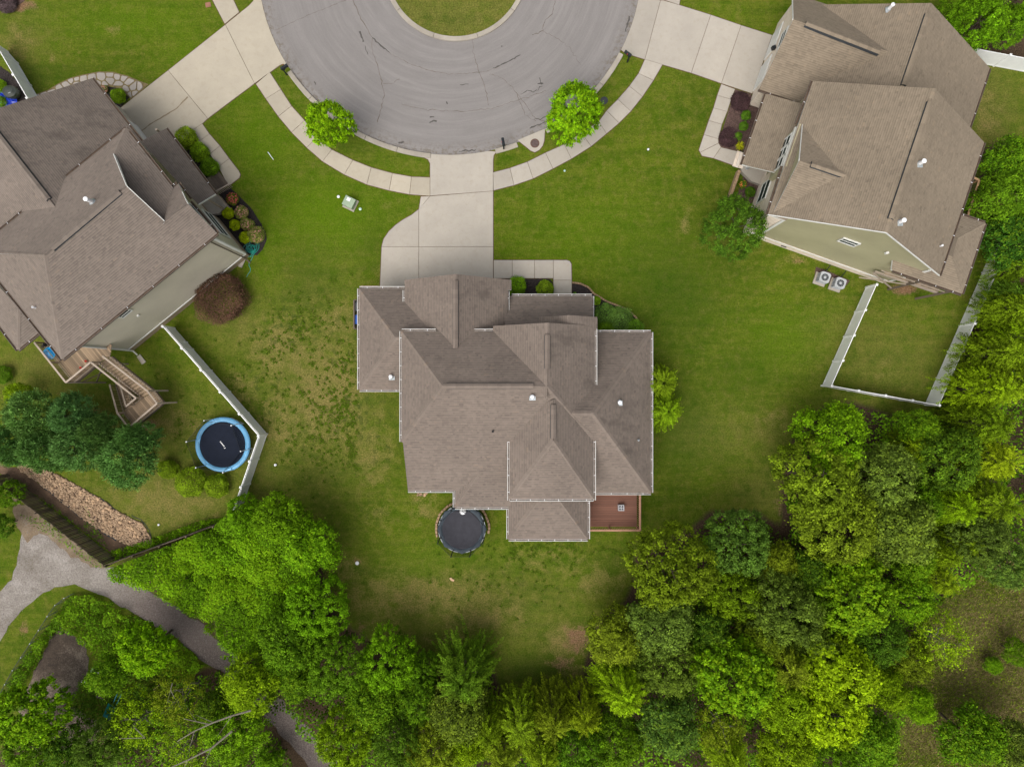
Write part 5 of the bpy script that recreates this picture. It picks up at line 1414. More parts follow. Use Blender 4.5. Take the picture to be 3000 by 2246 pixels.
mb.bar(p + Vector((0, 0, 4.9)), p - f2 * 5 + Vector((0, 0, 4.9)), .1, .25); mb.bar(p + Vector((0, 0, 2.7)) - f1 * .1, p - f2 * 5 + Vector((0, 0, 2.7)) - f1 * .1, .1, .3); mb.bar(p + Vector((0, 0, 3.7)), p - f2 * 5 + Vector((0, 0, 3.7)), .06, .1)
mb.bar(p + Vector((0, 0, .5)) - f2 * 2.3, p - f2 * 5 + Vector((0, 0, 2.6)), .07, .12); mb.bar(p + Vector((0, 0, 2.6)) - f2 * 2.3, p - f2 * 5 + Vector((0, 0, .5)), .07, .12)
mb.build('beam', M['wood_rail'], H3)
fl = [Vector((c1_.x, c1_.y, 0)) - f2 * .3 - f1 * .3, Vector((c1_.x, c1_.y, 0)) - f2 * 4.6 - f1 * .3, Vector((c1_.x, c1_.y, 0)) - f2 * 4.6 - f1 * 1.0, Vector((c0_.x, c0_.y, 0)) - f2 * 3 + f1 * .3, Vector((c0_.x, c0_.y, 0)) - f2 * .3 + f1 * .3]
planks_area(H3, fl, 2.8, f1, .28, 'wood_grey')
# side balcony rail
b0_, b1_, b2_ = G(2851.5, 520, 3.7), G(2869, 527.5, 3.7), G(2836, 630, 3.7)
BR = thing('balcony', G(2840, 570), 'narrow timber balcony with pale new rails at the right house rear eaves', 'balcony')
for a, b in ((b0_, b1_), (b1_, b2_)):
    piece_between('rail', a, b, .14, .05, M['wood_new'], BR); n = max(2, int((b - a).length / .14))
    for i in range(n): p = a.lerp(b, (i + .5) / n); piece('baluster', (p.x, p.y, 3.25), (.035, .035, .85), .3, M['wood_dark'], BR)
for p in (b0_, b1_, b1_.lerp(b2_, .5), b2_): piece('post', (p.x, p.y, 1.83), (.14, .14, 3.66), .3, M['wood_new'], BR)
planks_area(BR, [Vector((b0_.x, b0_.y, 0)) - f2 * .8, Vector((b1_.x, b1_.y, 0)), Vector((b2_.x, b2_.y, 0)), Vector((b2_.x, b2_.y, 0)) - f2 * 1.4], 2.75, f1, .2, 'wood_grey')
vent_pipe(H3, on((Xp, nxl_), 2602, 28), .6); vent_pipe(H3, on(Yr, 2692, 480), .55, .12); vent_pipe(H3, on(Yr, 2634, 651), .55, .12); vent_pipe(H3, on(Yr, 2754, 721), .25, .06, 'pipe_white', False)

# ================================================================== BEDS, GRAVEL, ROCKS
def pxpoly(pts): return [G(*p) for p in pts]
def scatter_in(poly, n, rs):
    xs_ = [p.x for p in poly]; ys_ = [p.y for p in poly]; out = []
    P = [(p.x, p.y) for p in poly]
    while len(out) < n:
        X = rs.uniform(min(xs_), max(xs_), n * 2); Y = rs.uniform(min(ys_), max(ys_), n * 2)
        ok = pip(P, X, Y); out += list(zip(X[ok], Y[ok]))
    return out[:n]
ICO_V = np.array([(0, 0, 1), (.894, 0, .447), (.276, .851, .447), (-.724, .526, .447), (-.724, -.526, .447), (.276, -.851, .447), (.724, .526, -.447), (-.276, .851, -.447), (-.894, 0, -.447), (-.276, -.851, -.447), (.724, -.526, -.447), (0, 0, -1)])
ICO_F = np.array([(0, 1, 2), (0, 2, 3), (0, 3, 4), (0, 4, 5), (0, 5, 1), (1, 6, 2), (2, 7, 3), (3, 8, 4), (4, 9, 5), (5, 10, 1), (6, 7, 2), (7, 8, 3), (8, 9, 4), (9, 10, 5), (10, 6, 1), (11, 7, 6), (11, 8, 7), (11, 9, 8), (11, 10, 9), (11, 6, 10)])
def stones_mesh(name, pts, smin, smax, z, rs, mat, flat=.6):
    n = len(pts); V = np.zeros((n, 12, 3))
    s = rs.uniform(smin, smax, n) ** 1.0
    for i, (x, y) in enumerate(pts):
        sc = s[i] * np.array([rs.uniform(.7, 1.3), rs.uniform(.7, 1.3), flat * rs.uniform(.6, 1.2)])
        a = rs.uniform(0, 6.28); v = ICO_V * rs.uniform(.8, 1.2, (12, 1)) * sc
        c, si = math.cos(a), math.sin(a)
        V[i, :, 0] = x + v[:, 0] * c - v[:, 1] * si; V[i, :, 1] = y + v[:, 0] * si + v[:, 1] * c; V[i, :, 2] = z + v[:, 2]
    F = (ICO_F[None] + (np.arange(n) * 12)[:, None, None]).reshape(-1, 3)
    me = np_mesh(name, V.reshape(-1, 3), F, [mat]); face_attr(me, 'tone', np.repeat(rs.uniform(0, 1, n), 20)); return me
def tone_mat(name, lo, hi, rough=.95):
    m, nt, ns, ls, b = mat_new(name)
    a = ns.new('ShaderNodeAttribute'); a.attribute_name = 'tone'; g = noise(nt, pos(nt), 25, 3)
    c = ramp(nt, a.outputs['Fac'], [(0, lo), (1, hi)])
    ls.new(mixc(nt, .4, c, ramp(nt, g, [(.3, tuple(x * .5 for x in lo)), (.7, hi)])), b.inputs['Base Color']); b.inputs['Roughness'].default_value = rough
    return m
M['rocks'] = tone_mat('rocks', (.20, .125, .07), (.52, .37, .24))
M['chips'] = tone_mat('bark_chips', (.012, .009, .009), (.055, .042, .038)); M['chips_brown'] = tone_mat('bark_chips_brown', (.05, .028, .022), (.17, .11, .09))
def bed(name, pts, mat, chips, dens=70, z=0.02):
    P = pxpoly(pts); o = sheet(name, P, z, M[mat])
    n = int(abs(poly_area(P)) * dens)
    me = stones_mesh('bark_chips', scatter_in(P, n, rng), .025, .06, z + .01, rng, M[chips], .4)
    c = link(bpy.data.objects.new('bark_chips', me), o); c['kind'] = 'stuff'; return o
bed('mulch_bed', [(1447, 817), (1600, 817), (1612, 819), (1619, 828), (1620, 870), (1447, 870)], 'mulch', 'chips')
bed('mulch_bed', [(1676, 828), (1700, 832), (1722, 842), (1737, 860), (1777, 884), (1832, 905), (1859, 928), (1885, 962), (1890, 990), (1740, 990), (1676, 880)], 'mulch', 'chips')
bed('mulch_bed', [(290, 253), (336, 257), (379, 286), (352, 318), (330, 320)], 'mulch', 'chips')
bed('mulch_bed', [(505, 412), (520, 395), (560, 388), (582, 417), (615, 453), (643, 490), (640, 535), (600, 530), (520, 430)], 'mulch', 'chips')
bed('mulch_bed', [(647, 562), (671, 548), (689, 563), (735, 609), (762, 650), (778, 680), (782, 702), (770, 730), (754, 748), (722, 745), (690, 715), (618, 640), (622, 615), (640, 600)], 'mulch', 'chips')
bed('mulch_bed', [(2154, 262), (2199, 276), (2222, 300), (2222, 330), (2180, 446), (2130, 436), (2112, 430), (2105, 417)], 'mulch_brown', 'chips_brown')
bed('mulch_bed', [(2180, 510), (2235, 545), (2225, 610), (2180, 640), (2150, 600)], 'mulch_brown', 'chips_brown')
bed('mulch_bed', [(2390, 782), (2415, 790), (2490, 822), (2480, 836), (2450, 836), (2385, 815)], 'mulch_brown', 'chips_brown')
bed('mulch_bed', [(-20, -20), (84, -20), (70, 6), (40, 24), (-20, 38)], 'mulch_brown', 'chips_brown')
bed('mulch_bed', [(-20, 180), (30, 215), (82, 275), (70, 330), (-20, 330)], 'mulch', 'chips')
# stone edging round the right-hand front bed
ED = thing('edging', G(1800, 880), 'tan stone edging curving round the dark bed at the right front of the middle house', 'edging')
ep = [(1676, 828), (1700, 831), (1724, 842), (1739, 860), (1779, 884), (1834, 905), (1861, 928), (1883, 958)]
EP = [G(*p) for p in ep]
tot = sum((b - a).length for a, b in zip(EP[:-1], EP[1:])); k = 34; step = tot / k
def along(P, d):
    for a, b in zip(P[:-1], P[1:]):
        L = (b - a).length
        if d <= L: return a.lerp(b, d / L), (b - a).normalized()
        d -= L
    return P[-1], (P[-1] - P[-2]).normalized()
for i in range(k):
    p, d = along(EP, (i + .5) * step)
    piece('edging_stone', (p.x, p.y, .06 + random.uniform(-.01, .02)), (step * .88, .13, .12), math.atan2(d.y, d.x) + random.uniform(-.1, .1), M['block_edge'], ED)

# flagstone path: irregular stones from a jittered cell pattern
fsp = [(98, 280), (141, 266), (172, 247), (208, 230), (240, 222), (290, 212), (330, 213), (375, 225), (405, 238), (432, 248), (395, 282), (383, 289), (365, 268), (330, 253), (290, 252), (240, 262), (150, 292)]
FP = pxpoly(fsp)
path = sheet('path', offset_poly(FP, -.05), 0.012, simple('path_soil', (.17, .13, .06), 1.0, .4, 4)); 
rs = np.random.default_rng(5)
seeds = []
cand = scatter_in(FP, 900, rs)
for c in cand:
    if all((c[0] - s[0]) ** 2 + (c[1] - s[1]) ** 2 > .50 ** 2 for s in seeds): seeds.append(c)
def clip_half(poly, m, nv):
    out = []
    for i in range(len(poly)):
        a, b = poly[i], poly[(i + 1) % len(poly)]
        da = (a - m).dot(nv); db = (b - m).dot(nv)
        if da <= 0: out.append(a)
        if (da < 0) != (db < 0) and abs(da - db) > 1e-9: out.append(a + (b - a) * (da / (da - db)))
    return out
fpoly2 = [(p.x, p.y) for p in FP]
for i, s in enumerate(seeds):
    c = Vector(s); poly = [c + Vector((x, y)) for x, y in ((-.8, -.8), (.8, -.8), (.8, .8), (-.8, .8))]
    for j, t in enumerate(seeds):
        if i != j and (Vector(t) - c).length < 1.7:
            poly = clip_half(poly, (Vector(t) + c) / 2, (Vector(t) - c))
            if len(poly) < 3: break
    if len(poly) < 3: continue
    sgn = 1 if poly_area(FP) > 0 else -1
    for e0, e1__ in zip(FP, FP[1:] + FP[:1]):
        e0 = Vector((e0.x, e0.y)); e1__ = Vector((e1__.x, e1__.y)); ed = e1__ - e0; tt = max(0, min(1, (c - e0).dot(ed) / ed.length_squared)); near = e0 + ed * tt
        nv = Vector((ed.y, -ed.x)).normalized() * sgn
        if (near - c).length < .8 and (c - e0).dot(nv) < 0: poly = clip_half(poly, e0, nv)
        if len(poly) < 3: break
    if len(poly) < 3: continue
    q = offset_poly([(p.x, p.y) for p in poly], .045)
    # keep inside the band
    if abs(poly_area(q)) < .03: continue
    r = [c.lerp(p, .93) for p in q]
    # corners rounded by cutting
    q2 = []
    for a in range(len(q)):
        p0, p1, p2 = q[a - 1], q[a], q[(a + 1) % len(q)]
        q2 += [p1.lerp(p0, .18), p1.lerp(p2, .18)]
    z = .045 + random.uniform(-.008, .012); n = len(q2)
    vs = [(p.x, p.y, 0) for p in q2] + [(p.x, p.y, z - .012) for p in q2] + [(c.lerp(p, .95).x, c.lerp(p, .95).y, z) for p in q2]
    fs = [(a, (a + 1) % n, n + (a + 1) % n, n + a) for a in range(n)] + [(n + a, n + (a + 1) % n, 2 * n + (a + 1) % n, 2 * n + a) for a in range(n)] + [tuple(range(2 * n, 3 * n))]
    mesh_obj('flagstone', vs, fs, M['flagstone'], path)

# rock drainage bed
rb = [(29, 1336), (87, 1343.5), (120, 1367), (185.5, 1398), (240, 1428.5), (294, 1459), (340, 1494), (417, 1533), (448, 1583), (444, 1599), (386, 1602), (328.5, 1571.5), (247, 1521), (185.5, 1471), (124, 1421), (58, 1374)]
RB = pxpoly(rb); rock_bed = sheet('rock_bed', RB, .014, M['mulch_brown'])
pts = scatter_in(RB, 3600, rng)
o = link(bpy.data.objects.new('small_rocks', stones_mesh('small_rocks', pts, .045, .10, .05, rng, M['rocks'], .7)), rock_bed); o['kind'] = 'stuff'
rock_me = []
for k in range(6):
    v = ICO_V * rng.uniform(.75, 1.2, (12, 1)); me = np_mesh('rock', v * np.array([1, 1, .6]), ICO_F, [M['stone_rock']]); rock_me.append(me)
for (x, y) in scatter_in(RB, 170, rng):
    o = bpy.data.objects.new('rock', rock_me[random.randrange(6)]); o.location = (x, y, .08); s = random.uniform(.11, .18); o.scale = (s, s * random.uniform(.7, 1.1), s * .8); o.rotation_euler = (0, 0, random.uniform(0, 6)); link(o, rock_bed)
# landscape fabric edge and bare bank
def ribbon(name, pts, w, z, mat, kind='structure', jit=.03):
    P = [G(*p) for p in pts]; L = []
    for a, b in zip(P[:-1], P[1:]):
        k = max(2, int((b - a).length / .25))
        for i in range(k): L.append(a.lerp(b, i / k))
    L.append(P[-1]); vs = []; fs = []
    for i, p in enumerate(L):
        d = (L[min(i + 1, len(L) - 1)] - L[max(i - 1, 0)]).normalized(); nn = Vector((-d.y, d.x, 0)); ww = w / 2 * random.uniform(.6, 1.3); j = Vector((random.gauss(0, jit), random.gauss(0, jit), 0))
        vs += [p + nn * ww + j + Vector((0, 0, z)), p - nn * ww + j + Vector((0, 0, z))]
        if i: fs.append((2 * i - 2, 2 * i - 1, 2 * i + 1, 2 * i))
    o = mesh_obj(name, vs, fs, mat); o['kind'] = kind; return o
def soil_mat(name, lo, mid, hi, sc=1.0):
    m, nt, ns, ls, b = mat_new(name); P = pos(nt)
    f = noise(nt, P, .8 * sc, 5, .65); g = noise(nt, P, 9, 4, .7); h = noise(nt, P, 40, 2)
    s = mth(nt, 'ADD', mth(nt, 'MULTIPLY', f, .6), mth(nt, 'MULTIPLY', g, .4))
    c = ramp(nt, s, [(.35, lo), (.5, mid), (.65, hi)])
    c = mixc(nt, .5, c, ramp(nt, h, [(.25, .5), (.75, 1.5)]), 'MULTIPLY')
    ls.new(c, b.inputs['Base Color']); b.inputs['Roughness'].default_value = 1.0; bump(nt, b, h, .8, .02); return m
M['bank'] = soil_mat('bank_soil', (.05, .032, .02), (.10, .062, .038), (.17, .105, .065))
M['gravel'] = soil_mat('gravel', (.19, .165, .145), (.33, .295, .27), (.43, .385, .35))
M['gravel_dark'] = soil_mat('gravel_dark', (.085, .066, .058), (.14, .112, .10), (.22, .185, .165))
sheet('bank', pxpoly([(10, 1340), (58, 1376), (124, 1423), (185, 1473), (247, 1523), (328, 1573), (388, 1604), (360, 1636), (340, 1630), (200, 1520), (90, 1440), (0, 1386), (-60, 1330)]), .008, M['bank'])
ribbon('fabric_edge', [(120, 1418), (160, 1450), (250, 1524), (300, 1556), (342, 1584)], .16, .02, M['black_metal']); ribbon('fabric_edge', [(180, 1398), (236, 1430), (300, 1462), (345, 1500)], .09, .02, M['black_metal']); ribbon('fabric_edge', [(385, 1508), (420, 1526), (436, 1552), (446, 1580)], .07, .022, M['black_metal'])

# bare verge between the slat fence and the lane
gp = [(-120, 1800), (0, 1738), (34, 1690), (56, 1630), (64, 1560), (60, 1512), (120, 1520), (170, 1562), (230, 1612), (300, 1664), (334, 1660), (431, 1727), (525, 1780), (594, 1831), (635, 1880), (704, 1925), (800, 2030), (895, 2120), (1010, 2240), (960, 2300), (860, 2190), (740, 2060), (651, 1965), (602, 1941), (525, 1872), (427, 1815), (285, 1734), (220, 1713), (163, 1717), (94, 1762), (41, 1815), (0, 1884), (-120, 2040)]
def lane_mat():
    m, nt, ns, ls, b = mat_new('lane'); P = pos(nt)
    sep = ns.new('ShaderNodeSeparateXYZ'); ls.new(P, sep.inputs[0])
    # pale crushed stone by the fence, darker damp gravel down the lane
    t = mth(nt, 'MULTIPLY', mth(nt, 'SUBTRACT', mth(nt, 'SUBTRACT', sep.outputs[0], sep.outputs[1]), -17.0), .085)
    n = noise(nt, P, .45, 5, .65); g = noise(nt, P, 8, 4, .7); h = noise(nt, P, 38, 3, .7)
    f = ramp(nt, mth(nt, 'ADD', t, mth(nt, 'MULTIPLY', n, .9)), [(.45, 0), (.95, 1)])
    lite = ramp(nt, mth(nt, 'ADD', mth(nt, 'MULTIPLY', n, .55), mth(nt, 'MULTIPLY', g, .45)), [(.35, (.125, .105, .08)), (.5, (.235, .21, .185)), (.64, (.36, .33, .30))])
    dark = ramp(nt, g, [(.3, (.075, .058, .052)), (.5, (.125, .10, .09)), (.75, (.20, .168, .15))])
    c = mixc(nt, f, lite, dark)
    c = mixc(nt, .6, c, ramp(nt, h, [(.25, .45), (.75, 1.55)]), 'MULTIPLY')
    ls.new(c, b.inputs['Base Color']); b.inputs['Roughness'].default_value = 1.0; bump(nt, b, h, .9, .025); return m
M['lane'] = lane_mat()
def ragged(pts, amp=.12, step=.3):
    P = [G(*p) for p in pts]; out = []
    for a, b in zip(P, P[1:] + P[:1]):
        k = max(1, int((b - a).length / step))
        for i in range(k): q = a.lerp(b, i / k); out.append(Vector((q.x + random.gauss(0, amp), q.y + random.gauss(0, amp), 0)))
    return out
def tri_sheet(name, P, z, mat):
    bm = bmesh.new(); vs = [bm.verts.new((p.x, p.y, z)) for p in P]
    es = [bm.edges.new((vs[i], vs[(i + 1) % len(vs)])) for i in range(len(vs))]
    bmesh.ops.triangle_fill(bm, edges=es, use_beauty=True)
    for f in bm.faces:
        if f.normal.z < 0: f.normal_flip()
    me = bpy.data.meshes.new(name); bm.to_mesh(me); bm.free(); me.materials.append(mat)
    o = link(bpy.data.objects.new(name, me)); o['kind'] = 'structure'; return o
lane = tri_sheet('gravel_lane', ragged(gp, .08, .5), .02, M['lane'])
me = stones_mesh('gravel', scatter_in(pxpoly(gp), 4000, rng), .012, .032, .025, rng, tone_mat('gravel_stones', (.13, .11, .10), (.36, .33, .30)), .6); o = link(bpy.data.objects.new('gravel', me), lane); o['kind'] = 'stuff'
M['verge'] = soil_mat('verge_soil', (.12, .085, .05), (.19, .14, .09), (.27, .21, .15))
tri_sheet('verge', ragged([(30, 1440), (90, 1490), (180, 1560), (260, 1620), (306, 1660), (280, 1668), (215, 1630), (150, 1580), (110, 1560), (75, 1590), (56, 1560)], .12, .4), .024, M['verge'])
yard = tri_sheet('bare_yard', ragged([(175, 1838), (250, 1880), (262, 1960), (240, 2010), (200, 2060), (300, 2120), (280, 2190), (100, 2200), (60, 2080), (90, 1990), (120, 1920), (150, 1870)], .1, .4), .016, soil_mat('yard_soil', (.035, .026, .02), (.085, .062, .045), (.26, .21, .16), .6))

# ================================================================== FOLIAGE MESHES
def quads_from(C, N, L, Wd, rs, droop=0.0, along=None):
    """leaf quads: centres C, normals N, lengths L, widths Wd"""
    n = len(C)
    N = N / (np.linalg.norm(N, axis=1, keepdims=True) + 1e-9)
    if along is None: r = rs.normal(size=(n, 3))
    else: r = along
    T = r - N * np.sum(r * N, axis=1, keepdims=True); T /= (np.linalg.norm(T, axis=1, keepdims=True) + 1e-9)
    B = np.cross(N, T)
    L = L[:, None] / 2; Wd = Wd[:, None] / 2
    V = np.stack([C - T * L, C + B * Wd - T * L * .1, C + T * L - N * L * droop, C - B * Wd - T * L * .1], 1)
    return V.reshape(-1, 3)

def foliage_mesh(name, C, N, L, Wd, tone, tip, rs, mat, droop=.2, along=None):
    V = quads_from(C, N, L, Wd, rs, droop, along); n = len(C)
    me = np_mesh(name, V, np.arange(4 * n).reshape(n, 4), [mat])
    face_attr(me, 'tone', np.clip(tone, 0, 1)); face_attr(me, 'tip', np.clip(tip, 0, 1)); return me

def sph(rs, n, zmin=-1.0):
    z = rs.uniform(zmin, 1, n); a = rs.uniform(0, 2 * np.pi, n); r = np.sqrt(1 - z * z)
    return np.stack([r * np.cos(a), r * np.sin(a), z], 1)

def crown_broad(seed, nleaf=9000, lobes=9, leaf=.17, tipf=.25, hgt=.9, spread=1.0, clump=.42, ragged_=.25, name='crown', mat='leaf', needle=False):
    """crown of radius about 3.5 m whose base is z=0: boughs carrying leaf clumps"""
    rs = np.random.default_rng(seed); Rr = 3.5
    # boughs
    LC = []; LR = []
    for i in range(lobes):
        a = i * 2.399 + rs.uniform(-.4, .4); rad = Rr * .62 * math.sqrt((i + .5) / lobes) * spread
        rr = Rr * rs.uniform(.32, .50) * (1.0 - .15 * (rad / Rr))
        LC.append((rad * math.cos(a), rad * math.sin(a), Rr * hgt * (1.05 - .75 * (rad / Rr) ** 1.6) + rs.uniform(-.3, .3))); LR.append(rr)
    LC = np.array(LC); LR = np.array(LR)
    # clumps over the boughs
    clump *= .74; ncl = int(nleaf / 27); per = nleaf // ncl
    w = LR ** 2 / np.sum(LR ** 2); li = rs.choice(lobes, ncl * 2, p=w)
    d = sph(rs, ncl * 2, -.45); CC = LC[li] + d * LR[li][:, None] * rs.uniform(.80, 1.12, (ncl * 2, 1)) * np.array([1, 1, .8])
    # drop clumps buried inside another bough
    D = np.linalg.norm((CC[:, None, :] - LC[None]) / np.array([1, 1, .8]), axis=2) / LR[None]
    inner = (D < .72).sum(1) > 0
    CC = CC[~inner]; d = d[~inner]
    if len(CC) > ncl: CC = CC[:ncl]; d = d[:ncl]
    ncl = len(CC); per = max(8, nleaf // ncl)
    cr = clump * rs.uniform(.65, 1.35, ncl); ct = rs.normal(.46, .17, ncl)
    top = np.clip((CC[:, 2] / (Rr * hgt * 1.3)), 0, 1)
    ci = np.repeat(np.arange(ncl), per)
    dd = sph(rs, len(ci), -.35)
    out = d[ci] * .55 + dd; 
    P = CC[ci] + dd * cr[ci][:, None] * rs.uniform(.45, 1.0 + ragged_, (len(ci), 1)) * np.array([1, 1, .75]) + d[ci] * rs.exponential(ragged_ * .35, (len(ci), 1))
    N = out * .7 + np.array([0, 0, .75]) + rs.normal(0, .42, (len(ci), 3))
    tone = ct[ci] + rs.normal(0, .13, len(ci))
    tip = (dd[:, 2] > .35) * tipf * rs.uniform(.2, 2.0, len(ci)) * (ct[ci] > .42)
    L = leaf * rs.uniform(.7, 1.4, len(ci)); 
    P[:, 2] = np.maximum(P[:, 2], .1)
    if needle: return foliage_mesh(name, P, np.cross(out, rs.normal(size=(len(ci), 3))) + np.array([0, 0, .5]), L, L * .34, tone + dd[:, 2] * .1, tip, rs, M[mat], 0, out + np.array([0, 0, .3]))
    return foliage_mesh(name, P, N, L, L * rs.uniform(.55, .8, len(ci)), tone, tip, rs, M[mat])

def crown_spray(seed, nspray=320, name='crown', mat='leaf', Rr=3.5, hgt=1.1, per=34, leaf=.14, up=.55, tipf=.3):
    """feathery crown: arching sprays with narrow leaflets"""
    rs = np.random.default_rng(seed)
    P = []; N = []; A = []; tone = []; tip = []
    for i in range(nspray):
        t = rs.uniform(.0, 1) ** .8; a = i * 2.399 + rs.uniform(-.3, .3)
        z0 = Rr * hgt * (1.15 - t * .95) ; r0 = Rr * (.05 + .62 * t) * rs.uniform(.6, 1.05)
        L = Rr * rs.uniform(.22, .42); 
        dirh = np.array([math.cos(a + rs.normal(0, .35)), math.sin(a + rs.normal(0, .35)), 0]); el = up * (1.1 - t) + rs.normal(0, .12)
        s = np.linspace(.05, 1, per); base = np.array([r0 * math.cos(a), r0 * math.sin(a), z0])
        pts = base + dirh * (s * L)[:, None] + np.array([0, 0, 1]) * ((s * el - s ** 2 * .45) * L)[:, None]
        side = np.cross(dirh, [0, 0, 1]); sg = np.where(np.arange(per) % 2 == 0, 1, -1)
        wd = (leaf * 1.1) * (1.1 - s * .8)
        pts = pts + side * (sg * wd * .8)[:, None] + rs.normal(0, .025, (per, 3))
        al = dirh * .75 + side * sg[:, None] * .9 + rs.normal(0, .15, (per, 3))
        P.append(pts); A.append(al); N.append(np.tile([0, 0, 1.0], (per, 1)) + rs.normal(0, .35, (per, 3)))
        tt = rs.normal(.46, .2); tone.append(np.full(per, tt) + rs.normal(0, .08, per) + s * .12); tip.append(np.clip(s - .35, 0, 1) * tipf * 1.6)
    P = np.concatenate(P); N = np.concatenate(N); A = np.concatenate(A); tone = np.concatenate(tone); tip = np.concatenate(tip)
    P[:, 2] = np.maximum(P[:, 2], .08)
    L = leaf * 1.5 * rs.uniform(.7, 1.3, len(P))
    return foliage_mesh(name, P, N, L, L * .36, tone, tip, rs, M[mat], .2, A)

def shrub_mesh(seed, name='shrub', mat='leaf', n=5200, leaf=.075, lump=.09, tipf=.25, flat=.85, rad=1.0, fuzz=.045):
    """clipped ball of small leaves, radius 1, standing on the ground"""
    rs = np.random.default_rng(seed); d = sph(rs, n, -.6)
    k = sph(rs, 34); b = np.zeros(n)
    for q in k: b += np.exp(-((1 - d @ q) / .035)) * rs.uniform(.4, 1)
    r = .88 + lump * b + rs.normal(0, fuzz, n)
    P = d * r[:, None] * np.array([1, 1, flat]); P[:, 2] += flat * .85; P[:, 2] = np.maximum(P[:, 2], .03)
    N = d * .8 + np.array([0, 0, .35]) + rs.normal(0, .45, (n, 3))
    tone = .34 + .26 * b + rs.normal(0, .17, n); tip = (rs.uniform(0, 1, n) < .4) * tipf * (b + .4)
    L = leaf * rs.uniform(.7, 1.4, n); return foliage_mesh(name, P, N, L, L * .7, tone, tip, rs, M[mat])

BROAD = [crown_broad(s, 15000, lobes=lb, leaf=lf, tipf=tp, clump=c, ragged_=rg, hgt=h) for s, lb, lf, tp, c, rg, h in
         ((1, 10, .165, .25, .40, .25, .9), (2, 13, .15, .15, .34, .2, .8), (3, 8, .18, .5, .46, .35, 1.0), (4, 12, .16, .35, .36, .3, .9), (5, 15, .15, .2, .32, .25, .75), (6, 9, .20, .6, .5, .5, .95))]
SPRAY = [crown_spray(s, 380, hgt=h, up=u) for s, h, u in ((11, 1.1, .6), (12, .9, .5), (13, 1.3, .8))]
PINE = [crown_broad(21, 22000, lobes=22, leaf=.24, tipf=.6, clump=.36, ragged_=.35, hgt=1.1, mat='needle', needle=True), crown_broad(22, 22000, lobes=18, leaf=.24, tipf=.6, clump=.40, ragged_=.35, hgt=1.2, mat='needle', needle=True)]
STREET = [crown_broad(s, 18000, lobes=22, leaf=.19, tipf=1.0, clump=.32, ragged_=.28, hgt=.95, spread=.95) for s in (31, 32)]
SPARSE = [crown_broad(41, 3600, lobes=9, leaf=.16, tipf=.6, clump=.42, ragged_=.7, hgt=.9), crown_broad(42, 3000, lobes=12, leaf=.15, tipf=.4, clump=.4, ragged_=.8, hgt=.8)]
SHRUB = [shrub_mesh(51, lump=.16, fuzz=.07, leaf=.09), shrub_mesh(52, lump=.20, fuzz=.09, leaf=.09), shrub_mesh(53, leaf=.08, lump=.13, fuzz=.06)]

def trunk_mesh(seed, mat, H=1.0, limbs=6, r0=.03, lean=.04):
    """unit-height trunk; crown occupies the upper part. limbs reach up and out"""
    rs = np.random.default_rng(seed); mb = MB(); pts = [Vector((0, 0, -.01))]
    for i in range(1, 6): pts.append(Vector((rs.normal(0, lean * .4), rs.normal(0, lean * .4), i / 5 * .82)))
    for i in range(5): mb.tube(pts[i], pts[i + 1], r0 * (1 - i * .16), r0 * (1 - (i + 1) * .16), 8)
    for i in range(limbs):
        t = .38 + .42 * i / limbs; a = i * 2.4 + rs.uniform(-.3, .3); s = pts[0].lerp(pts[5], t / .82) if False else Vector((pts[int(t * 5)].x, pts[int(t * 5)].y, t * .95))
        l = rs.uniform(.16, .30); m_ = s + Vector((math.cos(a) * l * .5, math.sin(a) * l * .5, l * .45)); e = s + Vector((math.cos(a) * l, math.sin(a) * l, l * .75))
        mb.tube(s, m_, r0 * .45, r0 * .3, 6); mb.tube(m_, e, r0 * .3, r0 * .08, 6)
        b_ = a + .6; mb.tube(m_, m_ + Vector((math.cos(b_) * l * .45, math.sin(b_) * l * .45, l * .3)), r0 * .2, r0 * .05, 5)
    me = bpy.data.meshes.new('trunk'); me.from_pydata(mb.v, [], mb.f); me.materials.append(M[mat]); me.update(); return me
TRUNK = [trunk_mesh(61, 'bark'), trunk_mesh(62, 'bark', lean=.08), trunk_mesh(63, 'bark_pale', limbs=8, lean=.08)]

COLS = {'olive': (0.1562, 0.2196, 0.0098), 'green': (0.1037, 0.2257, 0.0061), 'bright': (0.135, 0.29, 0.005), 'dark': (0.078, 0.165, 0.01), 'blue': (0.095, 0.18, 0.02), 'grey': (0.125, 0.19, 0.022), 'yellow': (0.26, 0.4, 0.004), 'lime': (0.175, 0.295, 0.004), 'feather': (0.145, 0.235, 0.006), 'feather_y': (0.2, 0.29, 0.006), 'pine': (0.13, 0.265, 0.062), 'deep': (0.0455, 0.1235, 0.0104), 'street': (0.165, 0.345, 0.004)}
CR = {}; CZ = {}
for _m in BROAD + SPRAY + PINE + STREET + SPARSE:
    _v = np.zeros(len(_m.vertices) * 3, dtype=np.float32); _m.vertices.foreach_get('co', _v); _v = _v.reshape(-1, 3)
    CR[_m.name] = float(np.percentile(np.hypot(_v[:, 0], _v[:, 1]), 98.8)); CZ[_m.name] = float(_v[:, 2].max())
